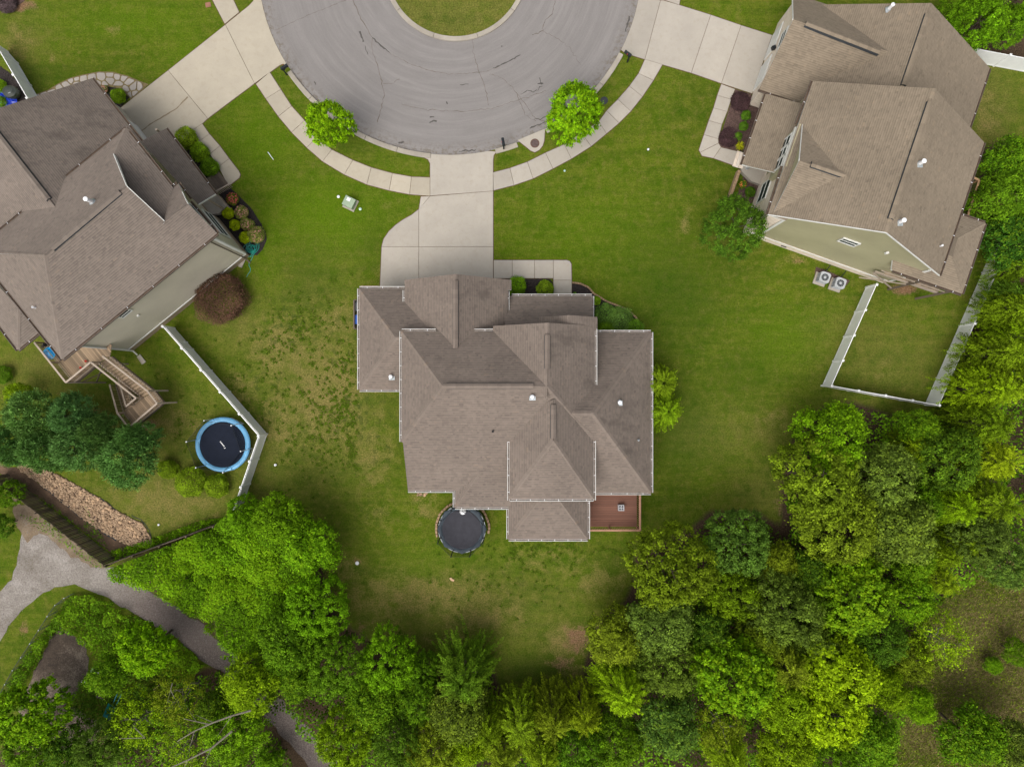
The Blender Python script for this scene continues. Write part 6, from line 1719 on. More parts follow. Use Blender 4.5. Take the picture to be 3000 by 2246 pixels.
def tree(name, px, py, r, meshes, colr, label, group=None, hk=2.1, hmin=4.5, hmax=13.0, trunk=0, squash=1.0, cat='tree', H=None, cat_low=False):
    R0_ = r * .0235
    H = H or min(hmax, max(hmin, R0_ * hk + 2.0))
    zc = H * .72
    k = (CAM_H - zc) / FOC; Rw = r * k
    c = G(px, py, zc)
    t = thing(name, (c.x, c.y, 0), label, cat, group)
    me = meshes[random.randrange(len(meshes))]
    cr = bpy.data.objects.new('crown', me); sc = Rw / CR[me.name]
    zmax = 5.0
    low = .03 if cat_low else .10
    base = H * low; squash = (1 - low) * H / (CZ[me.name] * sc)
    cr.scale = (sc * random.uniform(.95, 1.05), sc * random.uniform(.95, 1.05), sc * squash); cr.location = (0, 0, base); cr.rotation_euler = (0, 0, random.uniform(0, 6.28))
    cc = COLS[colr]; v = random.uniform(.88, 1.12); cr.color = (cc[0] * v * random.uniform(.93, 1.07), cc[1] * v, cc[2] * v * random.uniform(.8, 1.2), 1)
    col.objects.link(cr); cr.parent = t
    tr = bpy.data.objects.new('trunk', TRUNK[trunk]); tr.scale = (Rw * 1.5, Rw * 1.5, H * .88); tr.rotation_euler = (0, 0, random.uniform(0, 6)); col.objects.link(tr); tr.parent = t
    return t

# street trees and yard trees
tree('street_tree', 958, 353, 74, STREET, 'street', 'smaller bright green street tree on the left verge of the turning circle', 'street trees on the verge', H=5.5)
tree('street_tree', 1684, 315, 90, STREET, 'street', 'larger bright green street tree on the right verge, beside the storm drain', 'street trees on the verge', H=6.2)
tree('yard_tree', 2160, 655, 96, [BROAD[1]], 'dark', 'dark green leafy tree against the street corner of the right house', H=6.5)
tree('conifer', 1940, 1122, 62, [SPRAY[2]], 'feather', 'light green feathery conifer beside the east wall of the middle house, nearer the front', 'conifers beside the middle house', H=4.5)
tree('conifer', 1952, 1205, 66, [SPRAY[0]], 'feather', 'light green feathery conifer beside the east wall of the middle house, nearer the back', 'conifers beside the middle house', H=4.8)
# dark pines at the left
for (x, y, r, l) in ((70, 1228, 78, 'blue-green pine at the left edge, top of the pine row'), (190, 1222, 62, 'blue-green pine nearest the weathered deck corner'), (105, 1320, 66, 'blue-green pine above the upper end of the rock bed'),
                     (205, 1310, 72, 'blue-green pine in the middle of the pine row'), (275, 1265, 52, 'smaller blue-green pine squeezed between the deck stairs and the pine row'), (345, 1350, 84, 'blue-green pine at the right end of the row, nearest the trampoline'),
                     (385, 1290, 46, 'small dark pine just below the stair landing'), (10, 1300, 60, 'blue-green pine cut by the left edge of the photo')):
    tree('pine_tree', x, y, r * 1.16, PINE, 'pine', l, 'pines below the weathered deck', H=5.2 + r * .02, cat_low=True)
# the wood: px, py, radius, kind, colour, label
WD = [
 (2451, 1282, 100, 'B', 'bright', 'bright green tree with pointed top sprigs just below the right white fence'), (2418, 1415, 122, 'B', 'olive', 'large olive tree on the lawn edge right of the middle house'),
 (2604, 1400, 98, 'B', 'grey', 'dull grey-green tree behind the pointed bright green one'), (2480, 1545, 112, 'B', 'olive', 'broad olive-yellow tree below the large olive tree on the lawn edge'),
 (2656, 1560, 104, 'B', 'grey', 'grey-olive domed tree right of the broad olive-yellow tree'), (2683, 1320, 60, 'F', 'feather_y', 'yellow-green feathery conifer between dull green trees below the fence corner'),
 (2802, 1347, 94, 'B', 'dark', 'dark green rounded tree below the corner of the white fence'), (2703, 1256, 58, 'B', 'green', 'low green bushy tree touching the foot of the white fence'),
 (2809, 1490, 78, 'F', 'lime', 'bright feathery conifer below the dark rounded tree'), (2930, 1348, 84, 'F', 'feather_y', 'yellow feathery conifer near the right edge, below the hedge'),
 (2930, 1480, 84, 'F', 'feather', 'feathery conifer by the right edge, between two others of its kind'), (2901, 1580, 80, 'B', 'grey', 'grey-green tree near the right edge above the rough meadow'),
 (2769, 1630, 54, 'F', 'feather_y', 'small yellow feathery conifer above the rough meadow, left one'), (2967, 1668, 62, 'B', 'blue', 'blue-green tree at the right edge above the meadow'),
 (2180, 1600, 98, 'B', 'blue', 'blue-green domed tree at the top of the lower wood, right of the deck'), (1975, 1680, 122, 'B', 'olive', 'big olive tree at the wood edge, nearest the red-brown deck'),
 (2286, 1650, 56, 'B', 'olive', 'narrow brownish tree between the blue-green dome and the olive-yellow tree'), (2160, 1745, 84, 'B', 'feather', 'olive tree directly below the blue-green dome'),
 (2319, 1798, 108, 'B', 'grey', 'grey-olive tree in the heart of the wood, left of the bright green crown'), (2524, 1757, 112, 'S', 'bright', 'vivid green airy tree in the heart of the wood'),
 (2683, 1762, 62, 'S', 'bright', 'smaller vivid green tree right of the large vivid one'), (2769, 1706, 56, 'F', 'feather_y', 'small yellow feathery conifer above the rough meadow, lower one'),
 (2577, 1878, 78, 'B', 'dark', 'dark tree below the large vivid green one'), (2782, 1890, 92, 'T', 'lime', 'thin pale green tree with bare twigs at the meadow edge'),
 (1948, 1845, 94, 'B', 'grey', 'grey-olive tree below the big olive one at the lawn corner'), (1968, 1964, 94, 'B', 'grey', 'grey-olive domed tree, second below the big olive one'),
 (1803, 1880, 80, 'B', 'olive', 'olive tree with spiky top at the brown patch of the back lawn'), (2160, 1990, 112, 'S', 'bright', 'bright lobed green tree in the lower wood'),
 (1830, 2035, 98, 'F', 'lime', 'yellow-green feathery tree at the bottom right of the back lawn'), (2312, 1964, 84, 'F', 'olive', 'dusky feathery tree right of the bright lobed one'),
 (2478, 1990, 104, 'S', 'yellow', 'yellow-leaved tree in the lower wood, upper one'), (2450, 2105, 98, 'S', 'yellow', 'yellow-leaved tree in the lower wood, lower one'),
 (2312, 2076, 84, 'B', 'lime', 'yellow-green tree left of the two yellow trees'), (1968, 2143, 84, 'B', 'blue', 'dark bluish tree near the bottom edge, left of centre in the right wood'),
 (2120, 2143, 80, 'T', 'olive', 'half-bare olive tree with branches showing near the bottom edge'), (2703, 2076, 48, 'B', 'bright', 'round bright green bush tree alone in the rough meadow'),
 (2610, 2030, 60, 'B', 'lime', 'yellow-green tree at the left border of the meadow'), (2564, 2182, 84, 'B', 'green', 'green tree at the bottom edge left of the meadow'),
 (2875, 2180, 84, 'B', 'green', 'green tree in the bottom right corner, left of two'), (2975, 2200, 76, 'B', 'grey', 'grey-green tree in the very bottom right corner'),
 (1816, 2190, 74, 'B', 'green', 'mid-green tree at the bottom edge below the yellow-green feathery tree'), (2147, 2230, 76, 'F', 'feather_y', 'yellowish feathery tree at the bottom edge beside the half-bare one'),
 (2312, 2212, 84, 'B', 'lime', 'yellow-green tree at the bottom edge below its twin'), (2440, 2230, 70, 'B', 'green', 'green tree at the bottom edge below the yellow trees'),
 (2921, 1957, 28, 'B', 'bright', 'tiny bright green bush in the meadow near the right edge'), (2990, 1918, 42, 'B', 'green', 'green bush cut by the right edge beside the meadow'), (2712, 1480, 60, 'B', 'green', 'green tree between the grey-olive dome and the bright feathery conifer'),
 (2400, 1690, 70, 'B', 'dark', 'dark small tree in the gap left of the vivid green crown'), (2081, 1870, 72, 'B', 'dark', 'dark tree in the hollow between the grey-olive trees'), (2230, 1880, 70, 'B', 'olive', 'olive tree above the bright lobed one'),
 (2400, 1900, 70, 'B', 'grey', 'grey-green tree between the heart of the wood and the upper yellow tree'), (2690, 1940, 60, 'B', 'olive', 'olive tree left of the thin pale tree at the meadow'), (2350, 2140, 50, 'B', 'green', 'small green tree tucked under the yellow-green one'),
 (2840, 1590, 56, 'F', 'feather', 'feathery conifer between the yellow one and the grey-green tree'), (2690, 1655, 60, 'B', 'green', 'green tree left of the small yellow conifers'),
 (2900, 1245, 90, 'F', 'feather', 'pale feathery conifer at the lower end of the hedge row'),
 # right hedge row and trees behind the right house
 (2985, 470, 74, 'B', 'green', 'green tree behind the timber balcony of the right house'), (2965, 570, 88, 'B', 'green', 'larger green tree behind the rear porch roof'), (2990, 690, 80, 'B', 'deep', 'very dark tree at the right edge beside the white fence top'),
 (2992, 775, 60, 'F', 'feather', 'feathery conifer hiding the upper end of the right fence'), (2990, 870, 70, 'F', 'dark', 'dark feathery conifer at the right edge of the hedge row'), (2930, 905, 76, 'F', 'feather', 'feathery conifer overhanging the right fence, second from its top'),
 (2960, 985, 84, 'F', 'lime', 'bright feathery conifer in the hedge row near the right edge'), (2893, 1035, 84, 'F', 'feather', 'feathery conifer overhanging the middle of the right fence'), (2862, 1140, 94, 'F', 'lime', 'big yellow-green feathery conifer at the lower corner of the fence'),
 (2960, 1110, 84, 'F', 'feather', 'feathery conifer behind the big one at the fence corner'),
 # top right
 (2885, 52, 80, 'B', 'bright', 'bright green tree in the top right corner beside the roof'), (2980, 62, 56, 'B', 'green', 'green tree in the top right corner above the white fence'), (2830, 10, 60, 'B', 'green', 'green tree at the top edge touching the right house roof'), (2990, 10, 70, 'B', 'bright', 'bright tree in the extreme top right corner'),
 # bottom centre
 (1357, 1985, 102, 'F', 'dark', 'dark feathery broad tree at the bottom of the back lawn'), (1330, 2100, 92, 'B', 'grey', 'grey-green tree behind the dark feathery broad one'), (1129, 1944, 86, 'B', 'bright', 'bright green tree at the bottom left corner of the back lawn'),
 (979, 1955, 92, 'B', 'green', 'green tree left of the bright one at the lawn corner'), (914, 1793, 90, 'B', 'bright', 'bright tree left of the back lawn where the lane disappears'), (1215, 1970, 60, 'B', 'green', 'small green tree between the bright one and the dark feathery one'),
 (1012, 2180, 84, 'B', 'lime', 'yellow-green tree at the bottom edge right of the lane'), (1073, 2085, 82, 'B', 'green', 'green tree inside the wood below the bright corner tree'), (1160, 2175, 84, 'B', 'dark', 'dark tree at the bottom edge left of centre'),
 (1258, 2200, 74, 'B', 'olive', 'olive tree at the bottom edge below the grey-green one'), (1215, 2060, 66, 'B', 'green', 'green tree left of the grey-green one'), (1360, 2210, 60, 'B', 'lime', 'small yellow-green tree at the bottom edge near the centre'),
 (1430, 2140, 74, 'F', 'feather', 'feathery conifer at the foot of the back lawn, leftmost of the row'), (1520, 2125, 82, 'F', 'feather', 'feathery conifer at the foot of the back lawn, second in the row'), (1620, 2115, 82, 'F', 'olive', 'feathery conifer at the foot of the back lawn, third in the row'),
 (1710, 2100, 76, 'F', 'feather_y', 'yellowish feathery conifer at the foot of the back lawn, right end of the row'), (1475, 2215, 78, 'F', 'olive', 'feathery conifer on the bottom edge, left of its pair'), (1590, 2215, 84, 'F', 'feather', 'feathery conifer on the bottom edge, right of its pair'), (1700, 2205, 80, 'B', 'green', 'green tree on the bottom edge right of the feathery pair'),
 # bottom left
 (412, 1910, 76, 'S', 'street', 'bright green broad-leaved tree below the lane bend'), (722, 2018, 84, 'B', 'lime', 'yellow-green tree overhanging the gravel lane'), (387, 2128, 86, 'T', 'lime', 'thin yellow-green tree with pale branches beside the teal machine'),
 (500, 2060, 84, 'T', 'olive', 'thin twiggy tree left of the overhanging lane tree'), (61, 2105, 92, 'S', 'bright', 'green leafy tree in the bottom left corner of the photo'), (75, 2200, 74, 'B', 'green', 'green tree at the extreme bottom left'),
 (183, 2220, 64, 'B', 'dark', 'dark tree at the bottom edge left of the bluish one'), (285, 2205, 70, 'B', 'blue', 'dark bluish tree at the bottom edge below the bare yard'), (529, 2205, 90, 'T', 'lime', 'sparse light tree with long pale limbs at the bottom edge'),
 (672, 2168, 84, 'B', 'bright', 'bright green tree at the bottom edge left of the lane end'), (812, 1935, 60, 'B', 'green', 'green tree where the lane goes under the leaves'), (834, 1884, 92, 'B', 'green', 'green spreading tree above the hidden part of the lane'), (300, 1990, 54, 'B', 'green', 'low green tree above the teal machine'),
 (868, 1995, 66, 'B', 'green', 'green tree left of the reappearing lane'), (785, 2238, 44, 'B', 'green', 'green tree at the bottom edge just left of the lane'), (620, 2100, 60, 'B', 'dark', 'shaded tree under the overhanging lane tree'),
 (810, 1530, 78, 'B', 'bright', 'bright tree at the end of the left white fence'), (900, 1610, 80, 'B', 'bright', 'bright green tree bulging onto the back lawn'), (700, 1510, 50, 'B', 'bright', 'bright bushy tree behind the last fence post'),
 (10, 1450, 44, 'B', 'green', 'green tree at the left edge above the gravel'), (-5, 1540, 40, 'B', 'dark', 'dark tree at the left edge beside the gravel'), (20, 1340, 30, 'B', 'lime', 'yellow-green bush at the left end of the rock bed'), (40, 1155, 40, 'B', 'lime', 'yellow-green bush above the pines at the left edge'),
]
KIND = {'B': (BROAD, 'broadleaf_tree', 0), 'F': (SPRAY, 'conifer', 0), 'S': (STREET, 'broadleaf_tree', 1), 'T': (SPARSE, 'broadleaf_tree', 2)}
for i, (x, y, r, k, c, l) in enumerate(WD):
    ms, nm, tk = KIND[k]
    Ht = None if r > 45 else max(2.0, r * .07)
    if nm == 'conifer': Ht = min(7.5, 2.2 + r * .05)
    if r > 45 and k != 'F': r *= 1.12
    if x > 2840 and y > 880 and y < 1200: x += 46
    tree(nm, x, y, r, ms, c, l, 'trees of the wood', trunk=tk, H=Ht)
# long pale fallen limbs showing through the thin crowns at the lower left
def limb(pts, r, label):
    P = [G(x, y, z) for (x, y, z) in pts]; mb = MB(); n = len(P)
    for i in range(n - 1): mb.tube(P[i], P[i + 1], r * .6 * (1 - .75 * i / n), r * .6 * (1 - .75 * (i + 1) / n), 8)
    for i in range(1, n - 1):
        d = (P[i + 1] - P[i]).normalized(); s = Vector((-d.y, d.x, .3)) * random.choice((-1, 1)); mb.tube(P[i], P[i] + (d + s * .8) * 1.1, r * .22, r * .05, 6)
    o = mb.build('branch', M['bark_pale']); tag(o, label, 'branch', 'pale bare branches in the lower left')
limb([(735, 2080, 8.5), (680, 2095, 8.8), (625, 2115, 9), (570, 2140, 8.8), (520, 2170, 8.3)], .12, 'long pale bare limb reaching left from the tree that overhangs the lane')
limb([(680, 2140, 7.5), (620, 2190, 8), (550, 2225, 8), (470, 2260, 7.5)], .13, 'pale bare limb slanting to the bottom edge below the first one')
limb([(505, 2000, 7), (500, 2020, 7.2), (512, 2045, 7)], .06, 'short pale twig standing out above the rusty scraps')
limb([(395, 2130, 7.6), (425, 2160, 7.8), (350, 2162, 7.2)], .06, 'forked pale twig in the thin yellow-green tree')
limb([(612, 2120, 7.6), (575, 2112, 7.5), (538, 2104, 7.2)], .07, 'pale side limb pointing left at the middle of the lower left wood')

# undergrowth: leaves over the woodland floor (nobody could count them)
def field(poly_px, n, zf, leaf, colr, name, label=None, seed=3, exclude=None, tipf=.3, parent=None, mat='leaf', upn=.9, jit=.10):
    rs = np.random.default_rng(seed); P0 = pxpoly(poly_px)
    pts = np.array(scatter_in(P0, n, rs))
    if exclude is not None:
        keep = ~pip([(p.x, p.y) for p in pxpoly(exclude)], pts[:, 0], pts[:, 1]); pts = pts[keep]
    x, y = pts[:, 0], pts[:, 1]
    z, b = zf(x, y, rs)
    eps = .15; zx, _ = zf(x + eps, y, None); zy, _ = zf(x, y + eps, None)
    N = np.stack([-(zx - z) / eps * .7, -(zy - z) / eps * .7, np.full(len(x), upn)], 1) + rs.normal(0, .42, (len(x), 3))
    C = np.stack([x, y, np.maximum(z + rs.normal(0, jit, len(x)), .05)], 1)
    L = leaf * rs.uniform(.6, 1.4, len(x))
    me = foliage_mesh(name, C, N, L, L * .75, .32 + .34 * b + rs.normal(0, .17, len(x)), (b > .5) * tipf * rs.uniform(0, 1.5, len(x)), rs, M[mat])
    o = link(bpy.data.objects.new(name, me), parent); o.color = (*COLS[colr], 1); o['kind'] = 'stuff'; return o
def lumps(seed, base, amp, n, poly_px, rr=(.5, 1.4)):
    rs = np.random.default_rng(seed); P0 = pxpoly(poly_px); c = np.array(scatter_in(P0, n, rs)); r = rs.uniform(rr[0], rr[1], n); h = rs.uniform(.3, 1, n) * amp
    tn = rs.uniform(0, 1, n)
    def f(x, y, _):
        best = np.zeros(len(x)); tt = np.full(len(x), .3)
        for i in range(n):
            d2 = ((x - c[i, 0]) ** 2 + (y - c[i, 1]) ** 2) / r[i] ** 2
            v = h[i] * np.sqrt(np.clip(1 - d2, 0, 1)); m_ = v > best; tt = np.where(m_, tn[i], tt); best = np.maximum(best, v)
        return base + best, tt
    return f
KZ = [(345, 1655), (430, 1618), (520, 1585), (600, 1552), (650, 1530), (700, 1490), (740, 1462), (800, 1490), (850, 1520), (900, 1550), (965, 1602), (940, 1650), (945, 1700), (960, 1770), (1000, 1810), (1010, 1850), (900, 1880), (800, 1880), (735, 1905), (672, 1862), (622, 1805), (548, 1752), (452, 1700), (380, 1672)]
field(KZ, 76000, lumps(71, .3, 2.2, 230, KZ, (.4, 1.9)), .12, 'bright', 'vine_thicket', seed=81, tipf=.6, jit=.24)
KZ2 = [(214, 1738), (285, 1736), (427, 1817), (525, 1874), (602, 1943), (560, 1990), (450, 1960), (330, 1930), (262, 1880), (215, 1850), (175, 1838), (150, 1880), (110, 1950), (70, 2010), (30, 2060), (40, 1990), (118, 1868)]
field(KZ2, 13000, lumps(72, .15, .9, 90, KZ2, (.4, .9)), .13, 'green', 'weeds', seed=82, tipf=.4)
KZ3 = [(262, 1960), (330, 1925), (460, 1955), (600, 1985), (560, 2080), (430, 2200), (330, 2200), (300, 2120), (250, 2110), (205, 2065), (240, 2010)]
field(KZ3, 9000, lumps(79, .05, 1.1, 110, KZ3, (.3, .8)), .15, 'dark', 'yard_weeds', seed=95, tipf=.3)
UG = WOODS[0]
lane_px = gp
UGM = [(640, 1900), (1080, 1900), (1200, 1910), (1280, 1970), (1440, 1970), (1470, 2060), (1700, 2060), (1720, 1980), (1750, 1850), (1800, 1790), (1860, 1750), (1880, 1640), (2000, 1590), (2090, 1520), (2230, 1520), (2290, 1570), (2310, 1400), (2330, 1300), (2400, 1210), (2500, 1190),
       (2640, 1240), (2780, 1230), (2790, 1150), (2900, 830), (2960, 600), (2880, 470), (3040, 440), (3060, 1600), (2850, 1670), (2700, 1820), (2620, 2000), (2600, 2300), (640, 2300), (300, 2300), (280, 2200), (430, 2060), (600, 1970)]
field(UGM, 80000, lumps(73, .1, 2.2, 520, UGM, (.5, 1.6)), .20, 'green', 'undergrowth', seed=83, exclude=gp, tipf=.2)
field([(2700, 1800), (2880, 1640), (3060, 1640), (3060, 2300), (2600, 2300), (2620, 2010)], 14000, lumps(74, .02, .35, 200, [(2700, 1800), (2880, 1640), (3060, 1640), (3060, 2300), (2600, 2300), (2620, 2010)], (.2, .6)), .10, 'olive', 'meadow_weeds', seed=84, tipf=.2)
field([(250, 1470), (345, 1655), (300, 1640), (200, 1530), (90, 1440), (150, 1470), (250, 1550)], 500, lumps(75, .02, .2, 20, [(90, 1440), (200, 1530), (345, 1655), (250, 1560)], (.2, .4)), .10, 'green', 'bank_weeds', seed=85)
field([(60, 1505), (120, 1515), (260, 1620), (320, 1665), (290, 1668), (170, 1580), (100, 1540)], 420, lumps(76, .02, .12, 20, [(60, 1505), (260, 1620), (320, 1665), (170, 1580)], (.2, .4)), .09, 'green', 'verge_weeds', seed=86)
field([(345, 1640), (450, 1600), (640, 1528), (660, 1515), (600, 1520), (420, 1585), (330, 1610)], 2600, lumps(77, .05, .7, 50, [(345, 1640), (640, 1528), (600, 1520), (330, 1610)], (.2, .45)), .11, 'bright', 'fence_vines', seed=87)
# dark clover tufts standing in the thin lawn
def tufts(zones, name, seed, colr):
    rs = np.random.default_rng(seed); C = []; N = []; tn = []
    for (cx, cy, rx, ry, n) in zones:
        x = rs.normal(cx, rx, n); y = rs.normal(cy, ry, n)
        for px, py in zip(x, y):
            if (1050 < px < 1910 and 800 < py < 1580) or py < 880 and px < 700 : continue
            p = G(px, py); r = rs.uniform(.05, .17) * (1 + (rs.uniform() < .15) * 1.0); k = int(40 + 700 * r * r)
            a = rs.uniform(0, 6.28, k); q = r * np.sqrt(rs.uniform(0, 1, k)) * (1 + .35 * np.sin(3 * a + rs.uniform(0, 6)))
            C.append(np.stack([p.x + q * np.cos(a), p.y + q * np.sin(a), rs.uniform(.01, .07, k)], 1)); N.append(np.tile([0, 0, 1.], (k, 1)) + rs.normal(0, .4, (k, 3))); tn.append(np.clip(rs.normal(.45, .15, k), 0, 1))
    C = np.concatenate(C); N = np.concatenate(N); tn = np.concatenate(tn); L = rs.uniform(.04, .08, len(C))
    me = foliage_mesh(name, C, N, L, L * .8, tn, np.zeros(len(C)), rs, M['leaf']); o = link(bpy.data.objects.new(name, me)); o.color = (*colr, 1); o['kind'] = 'stuff'
tufts([(1030, 1130, 70, 130, 260), (860, 980, 70, 60, 110), (770, 1130, 60, 60, 60), (1130, 1300, 30, 80, 60), (940, 1280, 90, 70, 80), (1640, 1600, 130, 25, 120), (1480, 1700, 140, 40, 60), (560, 1290, 60, 50, 40), (440, 1130, 40, 40, 25), (1010, 1230, 70, 90, 160)], 'clover_tufts', 97, (.090, .150, .008))
# straw tufts in the meadow
def grass_field(poly, n, hgt, colr, name, seed):
    rs = np.random.default_rng(seed); pts = np.array(scatter_in(pxpoly(poly), n, rs)); a = rs.uniform(0, 6.28, n)
    d = np.stack([np.cos(a), np.sin(a), rs.uniform(.4, 1.4, n)], 1); d /= np.linalg.norm(d, axis=1, keepdims=True); L = hgt * rs.uniform(.5, 1.3, n)
    C = np.stack([pts[:, 0], pts[:, 1], np.zeros(n)], 1) + d * L[:, None] / 2
    me = foliage_mesh(name, C, np.stack([-np.sin(a), np.cos(a), np.full(n, .5)], 1), L, np.full(n, .035), rs.uniform(.2, .9, n), np.zeros(n), rs, M['leaf'], 0, d)
    o = link(bpy.data.objects.new(name, me)); o.color = (*colr, 1); o['kind'] = 'stuff'
grass_field([(2700, 1800), (2880, 1640), (3060, 1640), (3060, 2300), (2600, 2300), (2620, 2010)], 16000, .45, (.20, .15, .07), 'dry_grass', 91)

# ================================================================== SHRUBS AND FLOWERS
def shrub(name, px, py, r, colr, label, group=None, flower=None, flat=1.0, h=None, mesh=None, cat='shrub', mat='leaf', nf=90):
    rw = r * .0262; h = h or rw * 1.5
    c = G(px, py, h * .45)
    me = mesh or SHRUB[random.randrange(3)]
    o = bpy.data.objects.new(name, me); o.scale = (rw / .98, rw / .98, h / 1.6); o.location = (c.x, c.y, 0); o.rotation_euler = (0, 0, random.uniform(0, 6.28)); o.color = (colr[0] * 2.0, colr[1] * 2.0, colr[2] * 1.5, 1)
    if flower is None:
        col.objects.link(o); return tag(o, label, cat, group)
    t = thing(name, (c.x, c.y, 0), label, cat, group); o.name = 'foliage'; o.location = (0, 0, 0); col.objects.link(o); o.parent = t
    rs = np.random.default_rng(int(px)); d = sph(rs, nf, .0); P = d * np.array([rw, rw, h * .55]) * rs.uniform(.95, 1.08, (nf, 1)); P[:, 2] += h * .5
    me2 = foliage_mesh('blossoms', P, d + rs.normal(0, .3, (nf, 3)), np.full(nf, .11), np.full(nf, .10), rs.uniform(.3, .8, nf), np.zeros(nf), rs, M[flower])
    f = bpy.data.objects.new('blossoms', me2); col.objects.link(f); f.parent = t; f['kind'] = 'stuff'
    return t
g1 = 'boxwoods beside the left front walk'
shrub('shrub', 545, 404, 31, (.10, .15, .008), 'largest round shrub beside the left front walk, tinged orange', g1); shrub('shrub', 585.5, 446, 26, (.085, .15, .006), 'middle round green shrub beside the left front walk', g1); shrub('shrub', 614, 490, 26, (.06, .12, .006), 'round green shrub beside the left walk nearest the steps', g1)
shrub('shrub', 346, 281, 21, (.09, .16, .006), 'round bright shrub in the small bed between flagstones and left garage')
shrub('rose_bush', 306, 262, 11, (.05, .09, .01), 'salmon flowering plant at the tip of the bed by the flagstones', flower='petal_pink', nf=90)
shrub('rose_bush', 682, 583, 18, (.07, .10, .012), 'red flowering bush at the top of the left front bed', flower='petal_red', nf=110)
for (x, y, r, l) in ((708, 622, 20, 'pink-flecked bush below the red one in the left front bed'), (724, 658, 18, 'pink-flecked bush in the middle of the left front bed'), (751, 688, 23, 'largest pink-flecked bush beside the coiled hose')):
    shrub('rose_bush', x, y, r, (.13, .15, .04), l, 'pink-flecked bushes in the left front bed', flower='petal_pink', nf=80)
for (x, y, r, l) in ((668, 624, 17, 'lime-green ball shrub nearest the porch corner'), (688, 658, 16, 'lime-green ball shrub in the middle of the wall row'), (718, 695, 17, 'lime-green ball shrub next to the coiled hose')):
    shrub('shrub', x, y, r, (.24, .30, .006), l, 'lime shrubs along the left house wall')
M['leaf_purple']
PUR = [shrub_mesh(55, mat='leaf_purple', n=14000, leaf=.045, lump=.15, tipf=.9, flat=.8, fuzz=.07), shrub_mesh(56, mat='leaf_purple', n=3500, leaf=.10, lump=.1, flat=.7, tipf=.1)]
shrub('purple_bush', 644, 870, 73, (.055, .027, .026), 'huge rounded dark purple bush beside the tall grey wall of the left house', h=2.3, mesh=PUR[0])
shrub('purple_bush', 2170, 297, 30, (.030, .016, .024), 'purple bush in the right front bed, nearer the driveway', 'purple bushes in the right front bed', h=.55, mesh=PUR[1]); shrub('purple_bush', 2136, 402, 30, (.030, .016, .024), 'purple bush in the right front bed, at the walk bend', 'purple bushes in the right front bed', h=.55, mesh=PUR[1])
shrub('purple_bush', 18, 8, 30, (.05, .035, .05), 'purple bush in the extreme top left corner', h=.8, mesh=PUR[1])
for (x, y, r, l) in ((2186, 338, 14, 'small round green shrub in the right front bed, nearest the garage'), (2178, 370, 13.5, 'small round green shrub, middle of three in the right front bed'), (2161, 399, 12.5, 'small round green shrub next to the yellow spiky plant')):
    shrub('shrub', x, y, r, (.05, .115, .010), l, 'small shrubs in the right front bed')
def spiky(px, py, r, label, c=(.30, .30, .01), n=60, h=.45, name='spiky_plant'):
    rs = np.random.default_rng(int(px)); rw = r * .0265; a = rs.uniform(0, 6.28, n); e = rs.uniform(.15, 1.0, n)
    d = np.stack([np.cos(a), np.sin(a), e], 1); d /= np.linalg.norm(d, axis=1, keepdims=True); C = d * rw * .55 + np.array([0, 0, .03]); L = np.full(n, rw * 1.05)
    me = foliage_mesh(name, C, np.stack([-np.cos(a) * .5, -np.sin(a) * .5, np.ones(n)], 1), L, np.full(n, .06), rs.uniform(.2, .9, n), rs.uniform(0, .6, n), rs, M['leaf'], .5, d)
    o = link(bpy.data.objects.new(name, me)); p = G(px, py, .1); o.location = (p.x, p.y, 0); o.color = (*c, 1); return tag(o, label, 'plant')
spiky(2167, 427, 16, 'yellow-striped spiky plant at the lower end of the right front bed')
spiky(1385, 1507, 26, 'bright green fern arching beside the grey trampoline and the wall', (.09, .22, .005), 90, name='fern')
spiky(1380, 1524, 18, 'smaller fern clump below the arching one at the grey trampoline', (.08, .20, .005), 60, name='fern')
shrub('lily', 2176, 540, 12, (.05, .11, .01), 'orange lilies in the bed below the right porch', flower='petal_orange', nf=26)
shrub('shrub', 2198, 562, 15, (.04, .09, .008), 'dark low shrub beside the orange lilies')
shrub('shrub', 1513, 838, 28, (.075, .155, .006), 'loose bright green shrub at the corner of the garage in the middle front bed', mesh=SHRUB[1])
shrub('shrub', 1597, 846, 26, (.095, .15, .008), 'round yellow-green shrub in the middle front bed beside the walk', mesh=SHRUB[2])
shrub('shrub', 1748, 880, 13, (.09, .17, .006), 'small bright shrub at the porch roof corner in the stone-edged bed'); shrub('shrub', 1684, 861, 6, (.06, .13, .01), 'tiny plant in the stone-edged bed near the walk')
for (x, y, r, c, l) in ((1775, 925, 34, (.05, .10, .022), 'soft blue-green shrub nearest the porch roof in the stone-edged bed'), (1818, 938, 36, (.055, .105, .025), 'soft blue-green shrub in the middle of the stone-edged bed'), (1858, 960, 26, (.06, .13, .012), 'greener shrub at the right end of the stone-edged bed'), (1775, 960, 24, (.07, .14, .008), 'bright shrub half under the eaves in the stone-edged bed')):
    t = shrub('shrub', x, y, r, c, l, 'soft shrubs in the stone-edged bed', h=1.0, mesh=SPRAY[1] if False else SHRUB[1])
for (x, y, r, l) in ((491, 1374, 27, 'smallest of the three bushes below the blue trampoline'), (557, 1412, 44, 'largest of the three bushes below the blue trampoline'), (634, 1423, 34, 'rightmost of the three bushes below the blue trampoline')):
    shrub('shrub', x, y, r, (.085, .135, .006), l, 'bushes below the blue trampoline')
shrub('shrub', 6, 1098, 26, (.05, .11, .006), 'dark round bush cut by the left edge, above the pines')
shrub('shrub', 0, 252, 18, (.09, .17, .006), 'leafy bush at the left edge beside the covered grill', 'bushes beside the covered grill'); shrub('shrub', 2, 298, 16, (.08, .16, .006), 'leafy bush at the left edge on the blue tarp', 'bushes beside the covered grill')

